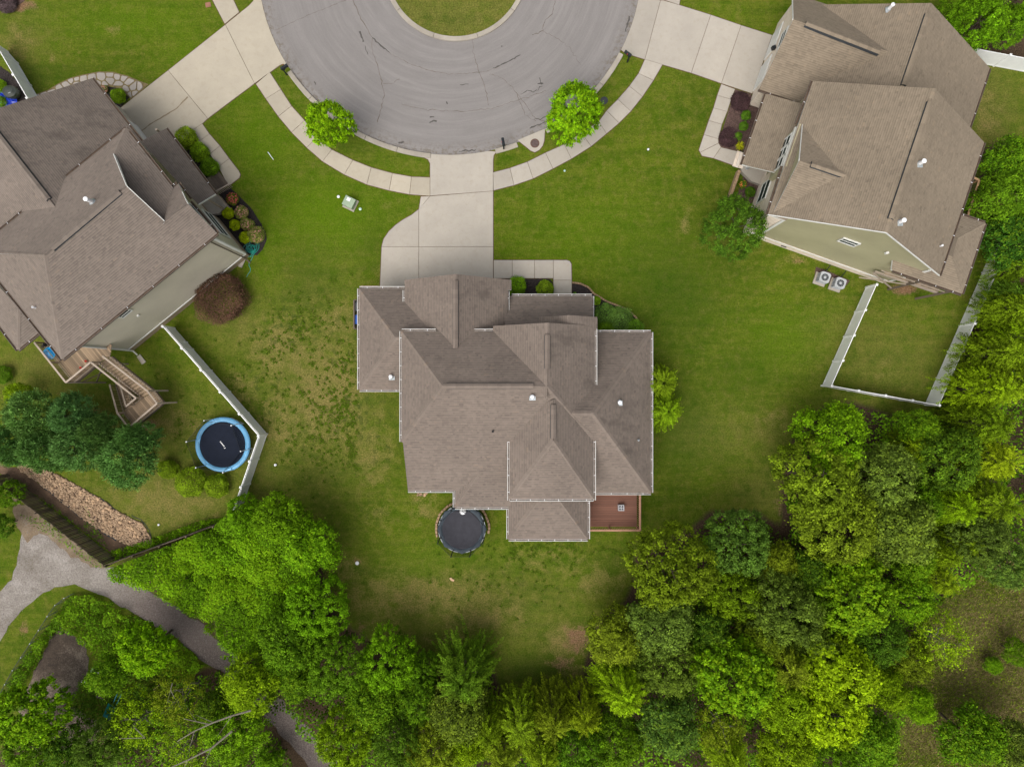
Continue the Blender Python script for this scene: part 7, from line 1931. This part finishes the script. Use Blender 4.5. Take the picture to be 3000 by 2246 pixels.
# ================================================================== FENCES
def vinyl_fence(top_px, h, label, step=2.4, picket=False, extra=()):
    P = [G(x, y, h) for (x, y) in top_px]
    root = thing('fence', (P[0].x, P[0].y, 0), label, 'fence')
    def post(p, rz):
        o = piece('post', (p.x, p.y, (h + .05) / 2), (.13, .13, h + .05), rz, M['white_vinyl'], root)
        mb = MB(); mb.box((p.x, p.y, h + .07), (.17, .17, .05), rz); mb.lathe((p.x, p.y, h + .09), [(.09, 0), (.0, .07)], 4); mb.build('post_cap', M['white_vinyl'], root)
    for s, (a, b) in enumerate(zip(P[:-1], P[1:])):
        a = Vector((a.x, a.y, 0)); b = Vector((b.x, b.y, 0)); L = (b - a).length; n = max(1, round(L / step)); d = (b - a).normalized(); rz = math.atan2(d.y, d.x)
        for i in range(n + 1):
            if i == n and s < len(P) - 2: continue
            post(a.lerp(b, i / n), rz)
        for i in range(n):
            p, q = a.lerp(b, i / n) + d * .065, a.lerp(b, (i + 1) / n) - d * .065
            mb = MB(); tb = h - (.32 if picket else .06)
            z0 = Vector((0, 0, 1))
            k = max(2, round((q - p).length / .152))
            for j in range(k):
                u = p.lerp(q, (j + .015) / k); v = p.lerp(q, (j + .985) / k); mb.bar(u + z0 * (.12 + tb) / 2, v + z0 * (.12 + tb) / 2, .026, tb - .12)
            mb.bar(p + z0 * .09, q + z0 * .09, .05, .12); mb.bar(p + z0 * tb, q + z0 * tb, .055, .09)
            if picket:
                mb.bar(p + z0 * (h - .03), q + z0 * (h - .03), .055, .06); k = int((q - p).length / .11)
                for j in range(k): c = p.lerp(q, (j + .5) / k); mb.box((c.x, c.y, h - .165), (.035, .03, .23), rz)
            mb.build('panel', M['white_vinyl'], root)
    return root
vinyl_fence([(477, 956), (757.5, 1276), (680, 1502)], 1.85, 'white vinyl fence with picket top bending round the blue trampoline', 2.35, True)
vinyl_fence([(2568, 834), (2436, 1130)], 1.6, 'white fence running down from the corner of the right house', 2.35)
vinyl_fence([(2436, 1130), (2751.6, 1187)], 1.7, 'white fence seen edge-on along the bottom of the small right yard', 2.35)
vinyl_fence([(2751, 1187), (2925, 788), (2960, 700)], 1.8, 'white fence along the feathery hedge on the right', 2.5)
vinyl_fence([(2859, 143), (3060, 181)], 1.8, 'white fence at the top right between tree corner and roof', 2.4)
vinyl_fence([(-30, 118), (0, 207 - 55), (80, 288)], 1.9, 'pale grey fence at the left edge above the left garage roof', 2.4)
# wooden privacy fence with separate slats
WF = thing('wooden_fence', G(344, 1639), 'dark weathered wooden slat fence between the gravel lane and the rock bed', 'fence')
def slat_fence(root, a, b, h, mat='wood_fence', w=.145, facing=1):
    a = Vector((a.x, a.y, 0)); b = Vector((b.x, b.y, 0)); d = (b - a).normalized(); rz = math.atan2(d.y, d.x); L = (b - a).length; n = int(L / w); nn = Vector((-d.y, d.x, 0)) * facing
    for i in range(n):
        p = a + d * (i + .5) * w; hh = h + random.uniform(-.05, .05); c = p + nn * random.uniform(0, .02)
        piece('slat', (c.x, c.y, hh / 2), (w - random.uniform(.012, .035), .02, hh), rz + random.uniform(-.03, .03), M[mat], root)
    for z in (.35, h - .35): piece_between('rail', a - nn * .045 + Vector((0, 0, z)), b - nn * .045 + Vector((0, 0, z)), .04, .09, M['wood_dark'], root)
    k = max(1, round(L / 2.4))
    for i in range(k + 1): p = a.lerp(b, i / k) - nn * .1; piece('post', (p.x, p.y, h / 2), (.09, .09, h), rz, M['wood_dark'], root)
wf1 = G(304, 1657, 1.8); wf0 = G(-30, 1396, 1.8); wf2 = G(650, 1527, 0)
slat_fence(WF, wf0, wf1, 1.8, facing=1); slat_fence(WF, wf1, wf2, 1.75, facing=1)
# chain-link fence
CF = thing('chain_link_fence', G(118, 1868), 'low grey chain-link fence curving along the weeds at the lower left', 'fence')
cp = [G(x, y, 0) for (x, y) in ((216, 1738), (190, 1758), (168, 1790), (143, 1830), (118, 1868), (92, 1908), (68, 1945), (46, 1985), (26, 2024), (10, 2064))]
for p in cp: 
    mb = MB(); mb.tube(p, p + Vector((0, 0, 1.2)), .03); mb.build('post', M['galvanised'], CF)
mb = MB(); mb.path([p + Vector((0, 0, 1.18)) for p in cp], .022); mb.build('top_rail', M['ac_dark'], CF)
vs = []; fs = []
for i, p in enumerate(cp):
    vs += [p + Vector((0, 0, .02)), p + Vector((0, 0, 1.17))]
    if i: fs.append((2 * i - 2, 2 * i, 2 * i + 1, 2 * i - 1))
mesh_obj('mesh', vs, fs, M['chain_link'], CF)

# ================================================================== TRAMPOLINES
def trampoline(px, py, R1_, R0m, padm, matm, label, h=.9, top=2.7, poles=6, seg=28, curl=False, rot=0.0, netr=None, sides=None):
    c = G(px, py, h); c.z = 0
    t = thing('trampoline', c, label, 'trampoline')
    mb = MB(); n = 48; mb.lathe((c.x, c.y, 0), [(R0m, h - .03), (R0m, h - .015), (0, h - .02)], n); mb.build('jumping_mat', M[matm], t)
    s_ = sides or n
    mb = MB(); wob = lambda i: .02 * math.sin(i * 1.7) + .015 * math.sin(i * 4.1)
    vs = []; fs = []; prof = [(R0m - .02, h), (R0m + .02, h + .035), ((R0m + R1_) / 2, h + .06), (R1_ - .03, h + .045), (R1_, h), (R1_ + .02, h - .10)]
    for i in range(n):
        a = 2 * math.pi * i / n + rot
        for k, (r, z) in enumerate(prof):
            rr = r
            if sides and k >= 2:
                ph = ((a - rot) % (2 * math.pi / sides)) - math.pi / sides; rr = r * math.cos(math.pi / sides) / math.cos(ph) * 1.02
            vs.append((c.x + (rr) * math.cos(a), c.y + rr * math.sin(a), z + (wob(i + k) if k in (2, 3) else 0)))
    K = len(prof)
    for i in range(n):
        for k in range(K - 1): j = (i + 1) % n; fs.append((i * K + k, i * K + k + 1, j * K + k + 1, j * K + k))
    mb.add(vs, fs); pad = mb.build('pad', M[padm], t, smooth=True)
    mb = MB(); m_ = 10
    for i in range(m_):
        a = 2 * math.pi * i / m_; 
    mb.path([(c.x + R1_ * .97 * math.cos(2 * math.pi * i / 36), c.y + R1_ * .97 * math.sin(2 * math.pi * i / 36), h - .06) for i in range(37)], .03); mb.build('frame', M['galvanised'], t)
    mb = MB()
    for i in range(4):
        a = 2 * math.pi * (i + .5) / 4 + rot; p = [(c.x + R1_ * .97 * math.cos(a + d_), c.y + R1_ * .97 * math.sin(a + d_), z) for d_, z in ((-.28, h - .06), (-.26, .04), (.26, .04), (.28, h - .06))]
        b2 = MB(); b2.path(p, .028); b2.build('leg', M['galvanised'], t)
    netr = netr or R1_ * .98; tops = []
    for i in range(poles):
        a = 2 * math.pi * (i + .5) / poles + rot; b0 = Vector((c.x + R1_ * 1.0 * math.cos(a), c.y + R1_ * 1.0 * math.sin(a), .35)); b1 = Vector((c.x + netr * math.cos(a), c.y + netr * math.sin(a), top)); tops.append(b1)
        b2 = MB(); b2.path([b0, Vector((b0.x, b0.y, h + .5)).lerp(Vector((b1.x, b1.y, h + .5)), .3), b1], .035 if sides else .03, 8); po = b2.build('pole', M['black_metal'] if sides else M['galvanised'], t)
        b3 = MB(); b3.lathe(b1, [(.05, -.02), (.05, .04), (0, .07)], 8); b3.build('pole_cap', M['black_metal'] if sides else M['pipe_white'], po)
        b4 = MB(); b4.box((b0.x * .96 + c.x * .04, b0.y * .96 + c.y * .04, h + .08), (.2, .07, .04), a); b4.build('tie', M['black_metal'] if sides else M['pad_blue'], t)
    vs = []; fs = []; q = poles
    for i in range(q):
        a = 2 * math.pi * (i + .5) / q + rot; vs += [Vector((c.x + (R0m + .08) * math.cos(a), c.y + (R0m + .08) * math.sin(a), h + .07)), tops[i] - Vector((0, 0, .03))]
    for i in range(q): j = (i + 1) % q; fs.append((2 * i, 2 * j, 2 * j + 1, 2 * i + 1))
    mesh_obj('net', vs, fs, M['net'], t)
    mb = MB(); mb.path([tp for tp in tops] + [tops[0]], .012, 5); mb.build('net_cord', M['black_metal'], t)
    return t, c
T1, c_ = trampoline(652, 1302, 2.12, 1.80, 'pad_blue', 'mat_navy', 'trampoline with light blue rim and navy mat inside the left white fence bend', poles=6, top=2.5, rot=.35)
mb = MB(); q = G(651, 1300, .9); d = Vector((.62, -.78, 0)).normalized(); 
for i in range(5):
    p = q + d * (i - 2) * .11; mb.box((p.x, p.y, .902), (.06, .075, .003), math.atan2(d.y, d.x))
mb.box((q.x + .2, q.y - .32, .902), (.12, .05, .003), .3)
mb.build('printed_mark', M['pipe_white'], T1)
T2, c_ = trampoline(1353, 1550, 1.88, 1.55, 'pad_slate', 'mat_grey', 'dark grey trampoline with black net against the rear wall of the middle house', poles=8, top=2.6, rot=.0, sides=8)
# ring of tan blocks round the grey trampoline
RG = thing('edging', (c_.x, c_.y, 0), 'ring of tan landscape blocks round the grey trampoline', 'edging'); n = 46; rr = 2.08
for i in range(n):
    a = 2 * math.pi * i / n; r_ = rr + random.uniform(-.02, .03)
    if 200 < math.degrees(a) < 345: continue
    piece('block', (c_.x + r_ * math.cos(a), c_.y + r_ * math.sin(a) - .08, .1), (.17, .25, .2), a + random.uniform(-.06, .06), M['block_tan'], RG)
p = G(1356, 1497, 1.2); B_ = thing('ball', (p.x, p.y, .95), 'pale ball with dark seams on the grey trampoline under the eaves', 'ball'); bm_ = MB()
prof = [(.26 * math.sin(math.pi * i / 14), -.26 * math.cos(math.pi * i / 14)) for i in range(15)]; bm_.lathe((p.x, p.y, 1.2), prof, 24); bm_.build('skin', M['pipe_white'], B_, smooth=True)
sb_ = MB()
for k in range(3):
    a = k * 2.09 + 1.57; pts = [(p.x + .265 * math.sin(t) * math.cos(a), p.y + .265 * math.sin(t) * math.sin(a), 1.2 + .265 * math.cos(t)) for t in [j * .17 for j in range(9)]]; sb_.path(pts, .014, 5)
sb_.build('seam', M['black_metal'], B_)

# ================================================================== SMALL THINGS
def mailbox(px, py, ang_, label):
    p = G(px, py, 0); t = thing('mailbox', p, label, 'mailbox', 'black mailboxes on the kerb')
    mb = MB(); mb.box((p.x, p.y, .55), (.10, .10, 1.1), ang_); mb.build('post', M['black_metal'], t)
    d = Vector((math.cos(ang_), math.sin(ang_), 0)); s = Vector((-d.y, d.x, 0)); c = p + Vector((0, 0, 1.15)) + d * .18
    vs = []; prof = [(-.11, -.1), (.11, -.1), (.11, .05), (.085, .12), (.045, .155), (0, .165), (-.045, .155), (-.085, .12), (-.11, .05)]
    for e in (-.3, .3):
        for (a, b) in prof: vs.append(c + d * e + s * a + Vector((0, 0, b)))
    n = len(prof); fs = [tuple(range(n))[::-1], tuple(range(n, 2 * n))] + [(i, (i + 1) % n, n + (i + 1) % n, n + i) for i in range(n)]
    mesh_obj('box', vs, fs, M['black_metal'], t)
    mb = MB(); mb.bar(p + Vector((0, 0, .75)), p + Vector((0, 0, 1.03)) + d * .34, .05); mb.build('brace', M['black_metal'], t)
    mb = MB(); mb.box(c + s * .125 + Vector((0, 0, .08)), (.03, .015, .2), ang_); mb.build('flag', M['red'], t)
mailbox(841, 220, .55, 'black mailbox on the left verge beside the left driveway apron'); mailbox(1476, 438, 1.75, 'black mailbox at the centre driveway, left of the storm drain'); mailbox(1838, 182, 2.5, 'black mailbox on the right verge beside the right driveway apron')
ribbon('driveway_stain', [(411, 389), (440, 365), (480, 342), (520, 318), (536, 300), (551, 285)], .09, SLAB_Z + .004, simple('damp_stain', (.22, .17, .11), .9, .2), 'structure', .01)
# manhole in the drain pad
p = G(1567, 420.5); MH = thing('manhole', p, 'round rusty manhole cover in the pale pad beside the centre driveway', 'manhole')
mb = MB(); mb.lathe((p.x, p.y, 0), [(.36, .03), (.36, .055), (.29, .055), (.29, .047)], 32); mb.build('ring', M['rust'], MH)
mb = MB(); mb.lathe((p.x, p.y, 0), [(.285, .03), (.285, .050), (0, .050)], 32)
for i in range(-3, 4): mb.box((p.x, p.y + i * .07, .053), (2 * math.sqrt(max(0, .27 ** 2 - (i * .07) ** 2)), .022, .008), .1)
mb.build('cover', simple('iron_cover', (.09, .06, .055), .7, .4, 8), MH)
p = G(1770, 295); mb = MB(); mb.lathe((p.x, p.y, 0), [(.30, 0), (.30, .03), (.27, .045), (0, .045)], 20); tag(mb.build('utility_cover', M['ac_dark']), 'round dark grey utility cover on the verge right of the larger street tree', 'cover')
p = G(610, 15); mb = MB(); mb.box((p.x, p.y, .02), (.42, .36, .04), .2); mb.box((p.x, p.y, .045), (.34, .28, .015), .2); tag(mb.build('ground_box', simple('terracotta_lid', (.28, .13, .085), .8, .2)), 'brown square lid in the lawn near the top edge, left of the sidewalk', 'ground box')
# transformer
p = G(1023, 593, .5); p.z = 0; rz = -.45; TB = thing('transformer_box', p, 'pale green utility box with a white sticker in the front left lawn', 'utility box')
mb = MB(); mb.box((p.x, p.y, .04), (1.0, .95, .08), rz); mb.build('base', M['curb'], TB)
mb = MB(); mb.box((p.x, p.y, .36), (.80, .72, .56), rz); mb.box((p.x, p.y, .66), (.84, .76, .04), rz); mb.build('cabinet', M['box_green'], TB)
mb = MB(); q = p + Vector((.0, .18, .70)); mb.box(q, (.28, .24, .02), rz); mb.build('sticker', M['pipe_white'], TB)
def capped(px, py, r, h, label, mat='pipe_white', group=None):
    p = G(px, py, 0); mb = MB(); mb.lathe(p, [(r, 0), (r, h), (r * 1.15, h), (r * 1.15, h + .04), (r * .6, h + .07), (0, h + .08)], 12); return tag(mb.build('pipe_cap', M[mat]), label, 'pipe cap', group)
M['cap_green'] = simple('cap_green', (.45, .62, .5), .5, .1)
capped(992, 577, .10, .06, 'white cap left of the green utility box'); capped(1056, 613, .10, .06, 'pale green cap right of the green utility box', 'cap_green'); capped(1898.6, 438.7, .07, .06, 'small white cap alone in the front right lawn'); capped(1654, 501, .07, .04, 'pale grey cap in the lawn just below the right sidewalk', 'cap_green')
capped(808, 1361, .09, .1, 'white cap in the left lawn right of the white fence bend'); capped(548, 1003, .08, .5, 'white capped stub beside the upper end of the left white fence'); capped(1047, 1648, .13, .06, 'white cap in a bare spot near the wood left of the back lawn'); capped(1539, 2064, .12, .4, 'white capped stub at the wood edge at the bottom of the back lawn'); capped(466, 1536, .07, .05, 'small white cap in the lawn right of the rock bed')
mb = MB(); a, b = G(785, 446, .03), G(801, 468, .03); mb.tube(a, b, .025); tag(mb.build('stick', M['pipe_white']), 'thin white stick lying on the front left lawn', 'stick')
mb = MB(); p = G(1324, 1696); mb.prism([p + Vector(v) for v in ((-.2, .1, 0), (-.05, .16, 0), (.06, .02, 0), (.2, -.02, 0), (.14, -.16, 0), (-.04, -.1, 0), (-.14, -.02, 0))], 0.0, .07); tag(mb.build('toy', M['orange_tan']), 'small sandy-coloured toy lying in the back lawn below the grey trampoline', 'toy')
# splash blocks
for (x, y, rz, l) in ((709, 770, 1.2, 'concrete splash block by the coiled hose'), (415, 1052, -.95, 'concrete splash block at the foot of the white downspout')):
    p = G(x, y); mb = MB(); mb.box((p.x, p.y, .03), (.75, .30, .05), rz)
    d = Vector((math.cos(rz), math.sin(rz), 0)); s = Vector((-d.y, d.x, 0))
    for sg in (-1, 1): mb.bar(p + s * .13 * sg - d * .37 + Vector((0, 0, .08)), p + s * .17 * sg + d * .37 + Vector((0, 0, .07)), .04, .06)
    tag(mb.build('splash_block', M['concrete']), l, 'splash block', 'splash blocks')
# coiled hose
rs = random.Random(4); p = G(738, 729); pts = []
for i in range(260):
    t = i * .24; r = .36 + .16 * math.sin(i * .071) + .08 * math.sin(i * .23); pts.append((p.x + r * .9 * math.cos(t) + .18 * math.sin(i * .037), p.y + r * 1.05 * math.sin(t) + .2 * math.cos(i * .029), .03 + i * .0005))
tail = G(727, 812); pts += [(p.x + (tail.x - p.x) * k / 8 + .12 * math.sin(k * 1.4), p.y - .4 + (tail.y - p.y + .4) * k / 8, .03) for k in range(1, 9)]
mb = MB(); mb.path(pts, .02, 5); tag(mb.build('garden_hose', M['hose']), 'tangled teal garden hose at the lower end of the left front bed', 'hose')
# air conditioners
def ac(px, py, label):
    c = G(px, py, .8); t = thing('air_conditioner', (c.x, c.y, 0), label, 'air conditioner', 'air conditioners beside the right house'); rz = -.33
    mb = MB(); mb.box((c.x - .06, c.y - .05, .05), (.95, .95, .10), rz); mb.build('base_pad', M['curb'], t)
    mb = MB(); mb.box((c.x, c.y, .43), (.72, .72, .66), rz); co = mb.build('coil_case', M['ac_dark'], t)
    d = Vector((math.cos(rz), math.sin(rz), 0)); s = Vector((-d.y, d.x, 0))
    mb = MB()
    for i in range(8):
        for sg in (-1, 1):
            q = c + d * sg * .365 ; mb.box((q.x, q.y, .16 + i * .08), (.02, .7, .02), rz); q = c + s * sg * .365; mb.box((q.x, q.y, .16 + i * .08), (.7, .02, .02), rz)
    mb.build('louvre', M['ac_grey'], co)
    # top plate with round opening
    mb = MB(); n = 32; vs = []; fs = []
    for i in range(n):
        a = 2 * math.pi * i / n; r = .285; k = .40 / max(abs(math.cos(a)), abs(math.sin(a))); k = min(k, .50)
        for (rr, z) in ((r, .79), (k, .80), (k, .74)):
            v = c + d * rr * math.cos(a) + s * rr * math.sin(a); vs.append((v.x, v.y, z))
    for i in range(n):
        j = (i + 1) % n; fs += [(3 * i, 3 * i + 1, 3 * j + 1, 3 * j), (3 * i + 1, 3 * i + 2, 3 * j + 2, 3 * j + 1)]
    mb.add(vs, fs); mb.build('top_plate', M['ac_grey'], t)
    mb = MB(); mb.lathe((c.x, c.y, 0), [(.10, .74), (.10, .79), (0, .80)], 12)
    for i in range(10):
        a = 2 * math.pi * i / 10; mb.bar((c.x, c.y, .785), (c.x + .29 * math.cos(a), c.y + .29 * math.sin(a), .785), .012)
    mb.build('grille', M['ac_grey'], t)
    mb = MB()
    for i in range(3):
        a = 2 * math.pi * i / 3 + .4; e = Vector((math.cos(a), math.sin(a), 0)); f = Vector((-e.y, e.x, 0)); q = Vector((c.x, c.y, .73)); mb.add([q + e * .04, q + e * .26 - f * .07, q + e * .26 + f * .1, q + e * .05 + f * .05], [(0, 1, 2, 3)])
    mb.build('fan_blade', M['ac_grey'], t)
    mb = MB(); mb.path([c + s * .35 + Vector((0, 0, -.5)), c + s * .75 + d * .1 + Vector((0, 0, -.4)), c + s * 1.0 + d * .05 + Vector((0, 0, .1))], .03); mb.build('refrigerant_line', M['black_metal'], t)
ac(2417.5, 812, 'air conditioner beside the right house wall, left one'); ac(2463, 829, 'air conditioner beside the right house wall, nearer the white fence')
# bins behind a timber screen
BS = thing('bin_screen', G(1045, 920), 'brown timber screen holding bins against the left wing of the middle house', 'screen')
sa, sb2 = G(1037, 879, 1.2), G(1037, 963, 1.2)
for i, (a, b) in enumerate(((sa, sb2), (sa, G(1056, 879, 1.2)), (sb2, G(1056, 963, 1.2)))):
    L = Vector((b.x - a.x, b.y - a.y, 0)).length; n = max(2, int(L / .14)); d = (b - a).normalized()
    for j in range(n): q = a.lerp(b, (j + .5) / n); piece('slat', (q.x, q.y, .6), (.125, .02, 1.2), math.atan2(d.y, d.x), M['wood_dark'], BS)
    piece_between('rail', Vector((a.x, a.y, 1.22)), Vector((b.x, b.y, 1.22)), .09, .04, M['wood_dark'], BS)
def bin_(px, py, mat, label):
    c = G(px, py, 1.0); t = thing('wheelie_bin', (c.x, c.y, 0), label, 'bin'); mb = MB(); v = []
    for (s, z) in ((.24, .05), (.30, .95)): v += [(c.x - s, c.y - s * 1.1, z), (c.x + s, c.y - s * 1.1, z), (c.x + s, c.y + s * 1.1, z), (c.x - s, c.y + s * 1.1, z)]
    mb.add(v, [(3, 2, 1, 0), (4, 5, 6, 7), (0, 1, 5, 4), (1, 2, 6, 5), (2, 3, 7, 6), (3, 0, 4, 7)]); mb.build('body', M[mat], t)
    mb = MB(); mb.box((c.x, c.y, .99), (.66, .72, .05)); mb.box((c.x, c.y, 1.03), (.5, .56, .04)); mb.build('lid', M[mat], t)
    for s in (-.2, .2):
        mb = MB(); mb.tube((c.x + .22, c.y + s - .03, .12), (c.x + .22, c.y + s + .03, .12), .1, n=12); mb.build('wheel', M['black_metal'], t)
bin_(1050, 898, 'grey_plastic', 'dark grey bin behind the timber screen'); bin_(1051, 936, 'rubber', 'blue bin behind the timber screen')
# covered grill and tarp at the left edge
p = G(28, 268, .9); GRL = thing('grill', (p.x, p.y, 0), 'dark covered kettle-shaped grill beside the pale fence at the left edge', 'grill')
mb = MB(); mb.lathe((p.x, p.y, 0), [(.0, .3), (.42, .4), (.50, .7), (.46, .95), (.28, 1.1), (0, 1.14)], 20, sx=1.2); mb.build('cover', simple('grill_cover', (.035, .042, .036), .35, .3, 3), GRL)
for (x, y) in ((-.3, -.2), (.3, -.2), (0, .3)):
    b2 = MB(); b2.tube((p.x + x, p.y + y, 0), (p.x + x * .8, p.y + y * .8, .5), .025); b2.build('leg', M['black_metal'], GRL)
mb = MB(); mb.box((p.x + .1, p.y - .15, 1.10), (.2, .14, .02), .4); mb.build('handle', M['galvanised'], GRL)
rs = np.random.default_rng(9); vs = []; fs = []
for i in range(13):
    for j in range(13):
        q = G(-10 + i * 5.5, 262 + j * 5.5, 0); vs.append((q.x, q.y, .12 + rs.uniform(0, .14)))
for i in range(12):
    for j in range(12): a = i * 13 + j; fs.append((a, a + 1, a + 14, a + 13))
tag(mesh_obj('tarp', vs, fs, M['tarp']), 'crumpled royal blue tarp on the dark ground at the left edge', 'tarp')
# teal machine in the lower left
p = G(328, 2078, .5); TM = thing('wheelbarrow', (p.x, p.y, 0), 'teal metal wheelbarrow with long handles in the shade of the lower left yard', 'wheelbarrow')
d = Vector((.45, .9, 0)).normalized(); s = Vector((-d.y, d.x, 0)); mb = MB()
tr_ = [p - d * .6 - s * .35, p - d * .6 + s * .35, p + d * .5 + s * .42, p + d * .5 - s * .42]; lo = [p - d * .3 - s * .2, p - d * .3 + s * .2, p + d * .3 + s * .24, p + d * .3 - s * .24]
mb.add([Vector((q.x, q.y, .75)) for q in tr_] + [Vector((q.x, q.y, .42)) for q in lo], [(0, 4, 5, 1), (1, 5, 6, 2), (2, 6, 7, 3), (3, 7, 4, 0), (4, 7, 6, 5)]); mb.build('tray', M['teal'], TM)
for sg in (-1, 1):
    mb = MB(); mb.bar(Vector((p.x, p.y, .38)) - d * .9 + s * .12 * sg, Vector((p.x, p.y, .62)) + d * 1.5 + s * .16 * sg, .05); mb.build('handle', M['teal'], TM)
    mb = MB(); mb.bar(Vector((p.x, p.y, .45)) + d * .5 + s * .3 * sg, Vector((p.x, p.y, 0)) + d * .6 + s * .3 * sg, .04); mb.build('leg', M['black_metal'], TM)
w_ = p - d * 1.0; mb = MB(); mb.tube(Vector((w_.x, w_.y, .2)) - s * .05, Vector((w_.x, w_.y, .2)) + s * .05, .2, n=20); mb.build('wheel', M['black_metal'], TM)
# scraps
p = G(243, 1997, .1); mb = MB(); n = 24; vs = []; fs = []
for i in range(n):
    a = 2 * math.pi * i / n
    for k in range(8): b = 2 * math.pi * k / 8; vs.append((p.x + (.14 + .035 * math.cos(b)) * math.cos(a), p.y + (.14 + .035 * math.cos(b)) * math.sin(a), .06 + .035 * math.sin(b)))
for i in range(n):
    for k in range(8): fs.append((i * 8 + k, ((i + 1) % n) * 8 + k, ((i + 1) % n) * 8 + (k + 1) % 8, i * 8 + (k + 1) % 8))
tag(mesh_obj('ring', vs, fs, M['pipe_white']), 'white plastic ring on the ground beside the weeds in the lower left yard', 'ring')
p = G(280, 1961, .1); vs = []; fs = []; rs = np.random.default_rng(19)
for i in range(7):
    for j in range(5): vs.append((p.x + (i - 3) * .11, p.y + (j - 2) * .09 - i * .02, .1 + rs.uniform(0, .16)))
for i in range(6):
    for j in range(4): a = i * 5 + j; fs.append((a, a + 5, a + 6, a + 1))
tag(mesh_obj('plastic_bag', vs, fs, M['pipe_white']), 'crumpled white plastic bag above the white ring', 'bag')
for (a, b, l) in (((282, 2038), (304, 2048), 'grey timber offcut near the weeds, lower one'), ((288, 2028), (308, 2036), 'grey timber offcut near the weeds, upper one')):
    o = piece_between('board', G(*a, .1), G(*b, .1), .14, .05, M['wood_rail'], None); tag(o, l, 'board', 'timber offcuts')
p = G(475, 2020, .5); SH = thing('crate', (p.x, p.y, 0), 'half-hidden open wooden crate with dark inside under the lower left trees', 'crate')
for k in range(4):
    a = k * math.pi / 2 + .7; piece('side', (p.x + .45 * math.cos(a), p.y + .45 * math.sin(a), .3), (.9, .04, .6), a + math.pi / 2, M['wood_grey'], SH)
mb = MB(); mb.box((p.x, p.y, .03), (.85, .85, .05), .7); mb.build('bottom', M['wood_dark'], SH)
# pale paver strip behind the left wing, rubble at the rear corner
PV = thing('paver', G(1085, 841), 'pinkish paver strip at the front left corner of the middle house', 'paver')
for i in range(5): q = G(1062 + i * 10.5, 841, 0); piece('brick', (q.x, q.y, .03), (.25, .2, .06), 0, M['block_edge'], PV)
RU = thing('rubble', G(1235, 1444), 'small heap of pale rubble under the low rear eaves of the middle house', 'rubble')
for i in range(12): q = G(1223 + random.uniform(0, 30), 1442 + random.uniform(0, 9), 0); o = bpy.data.objects.new('stone', rock_me[i % 6]); o.location = (q.x, q.y, .05); sc_ = random.uniform(.07, .13); o.scale = (sc_,) * 3; link(o, RU)
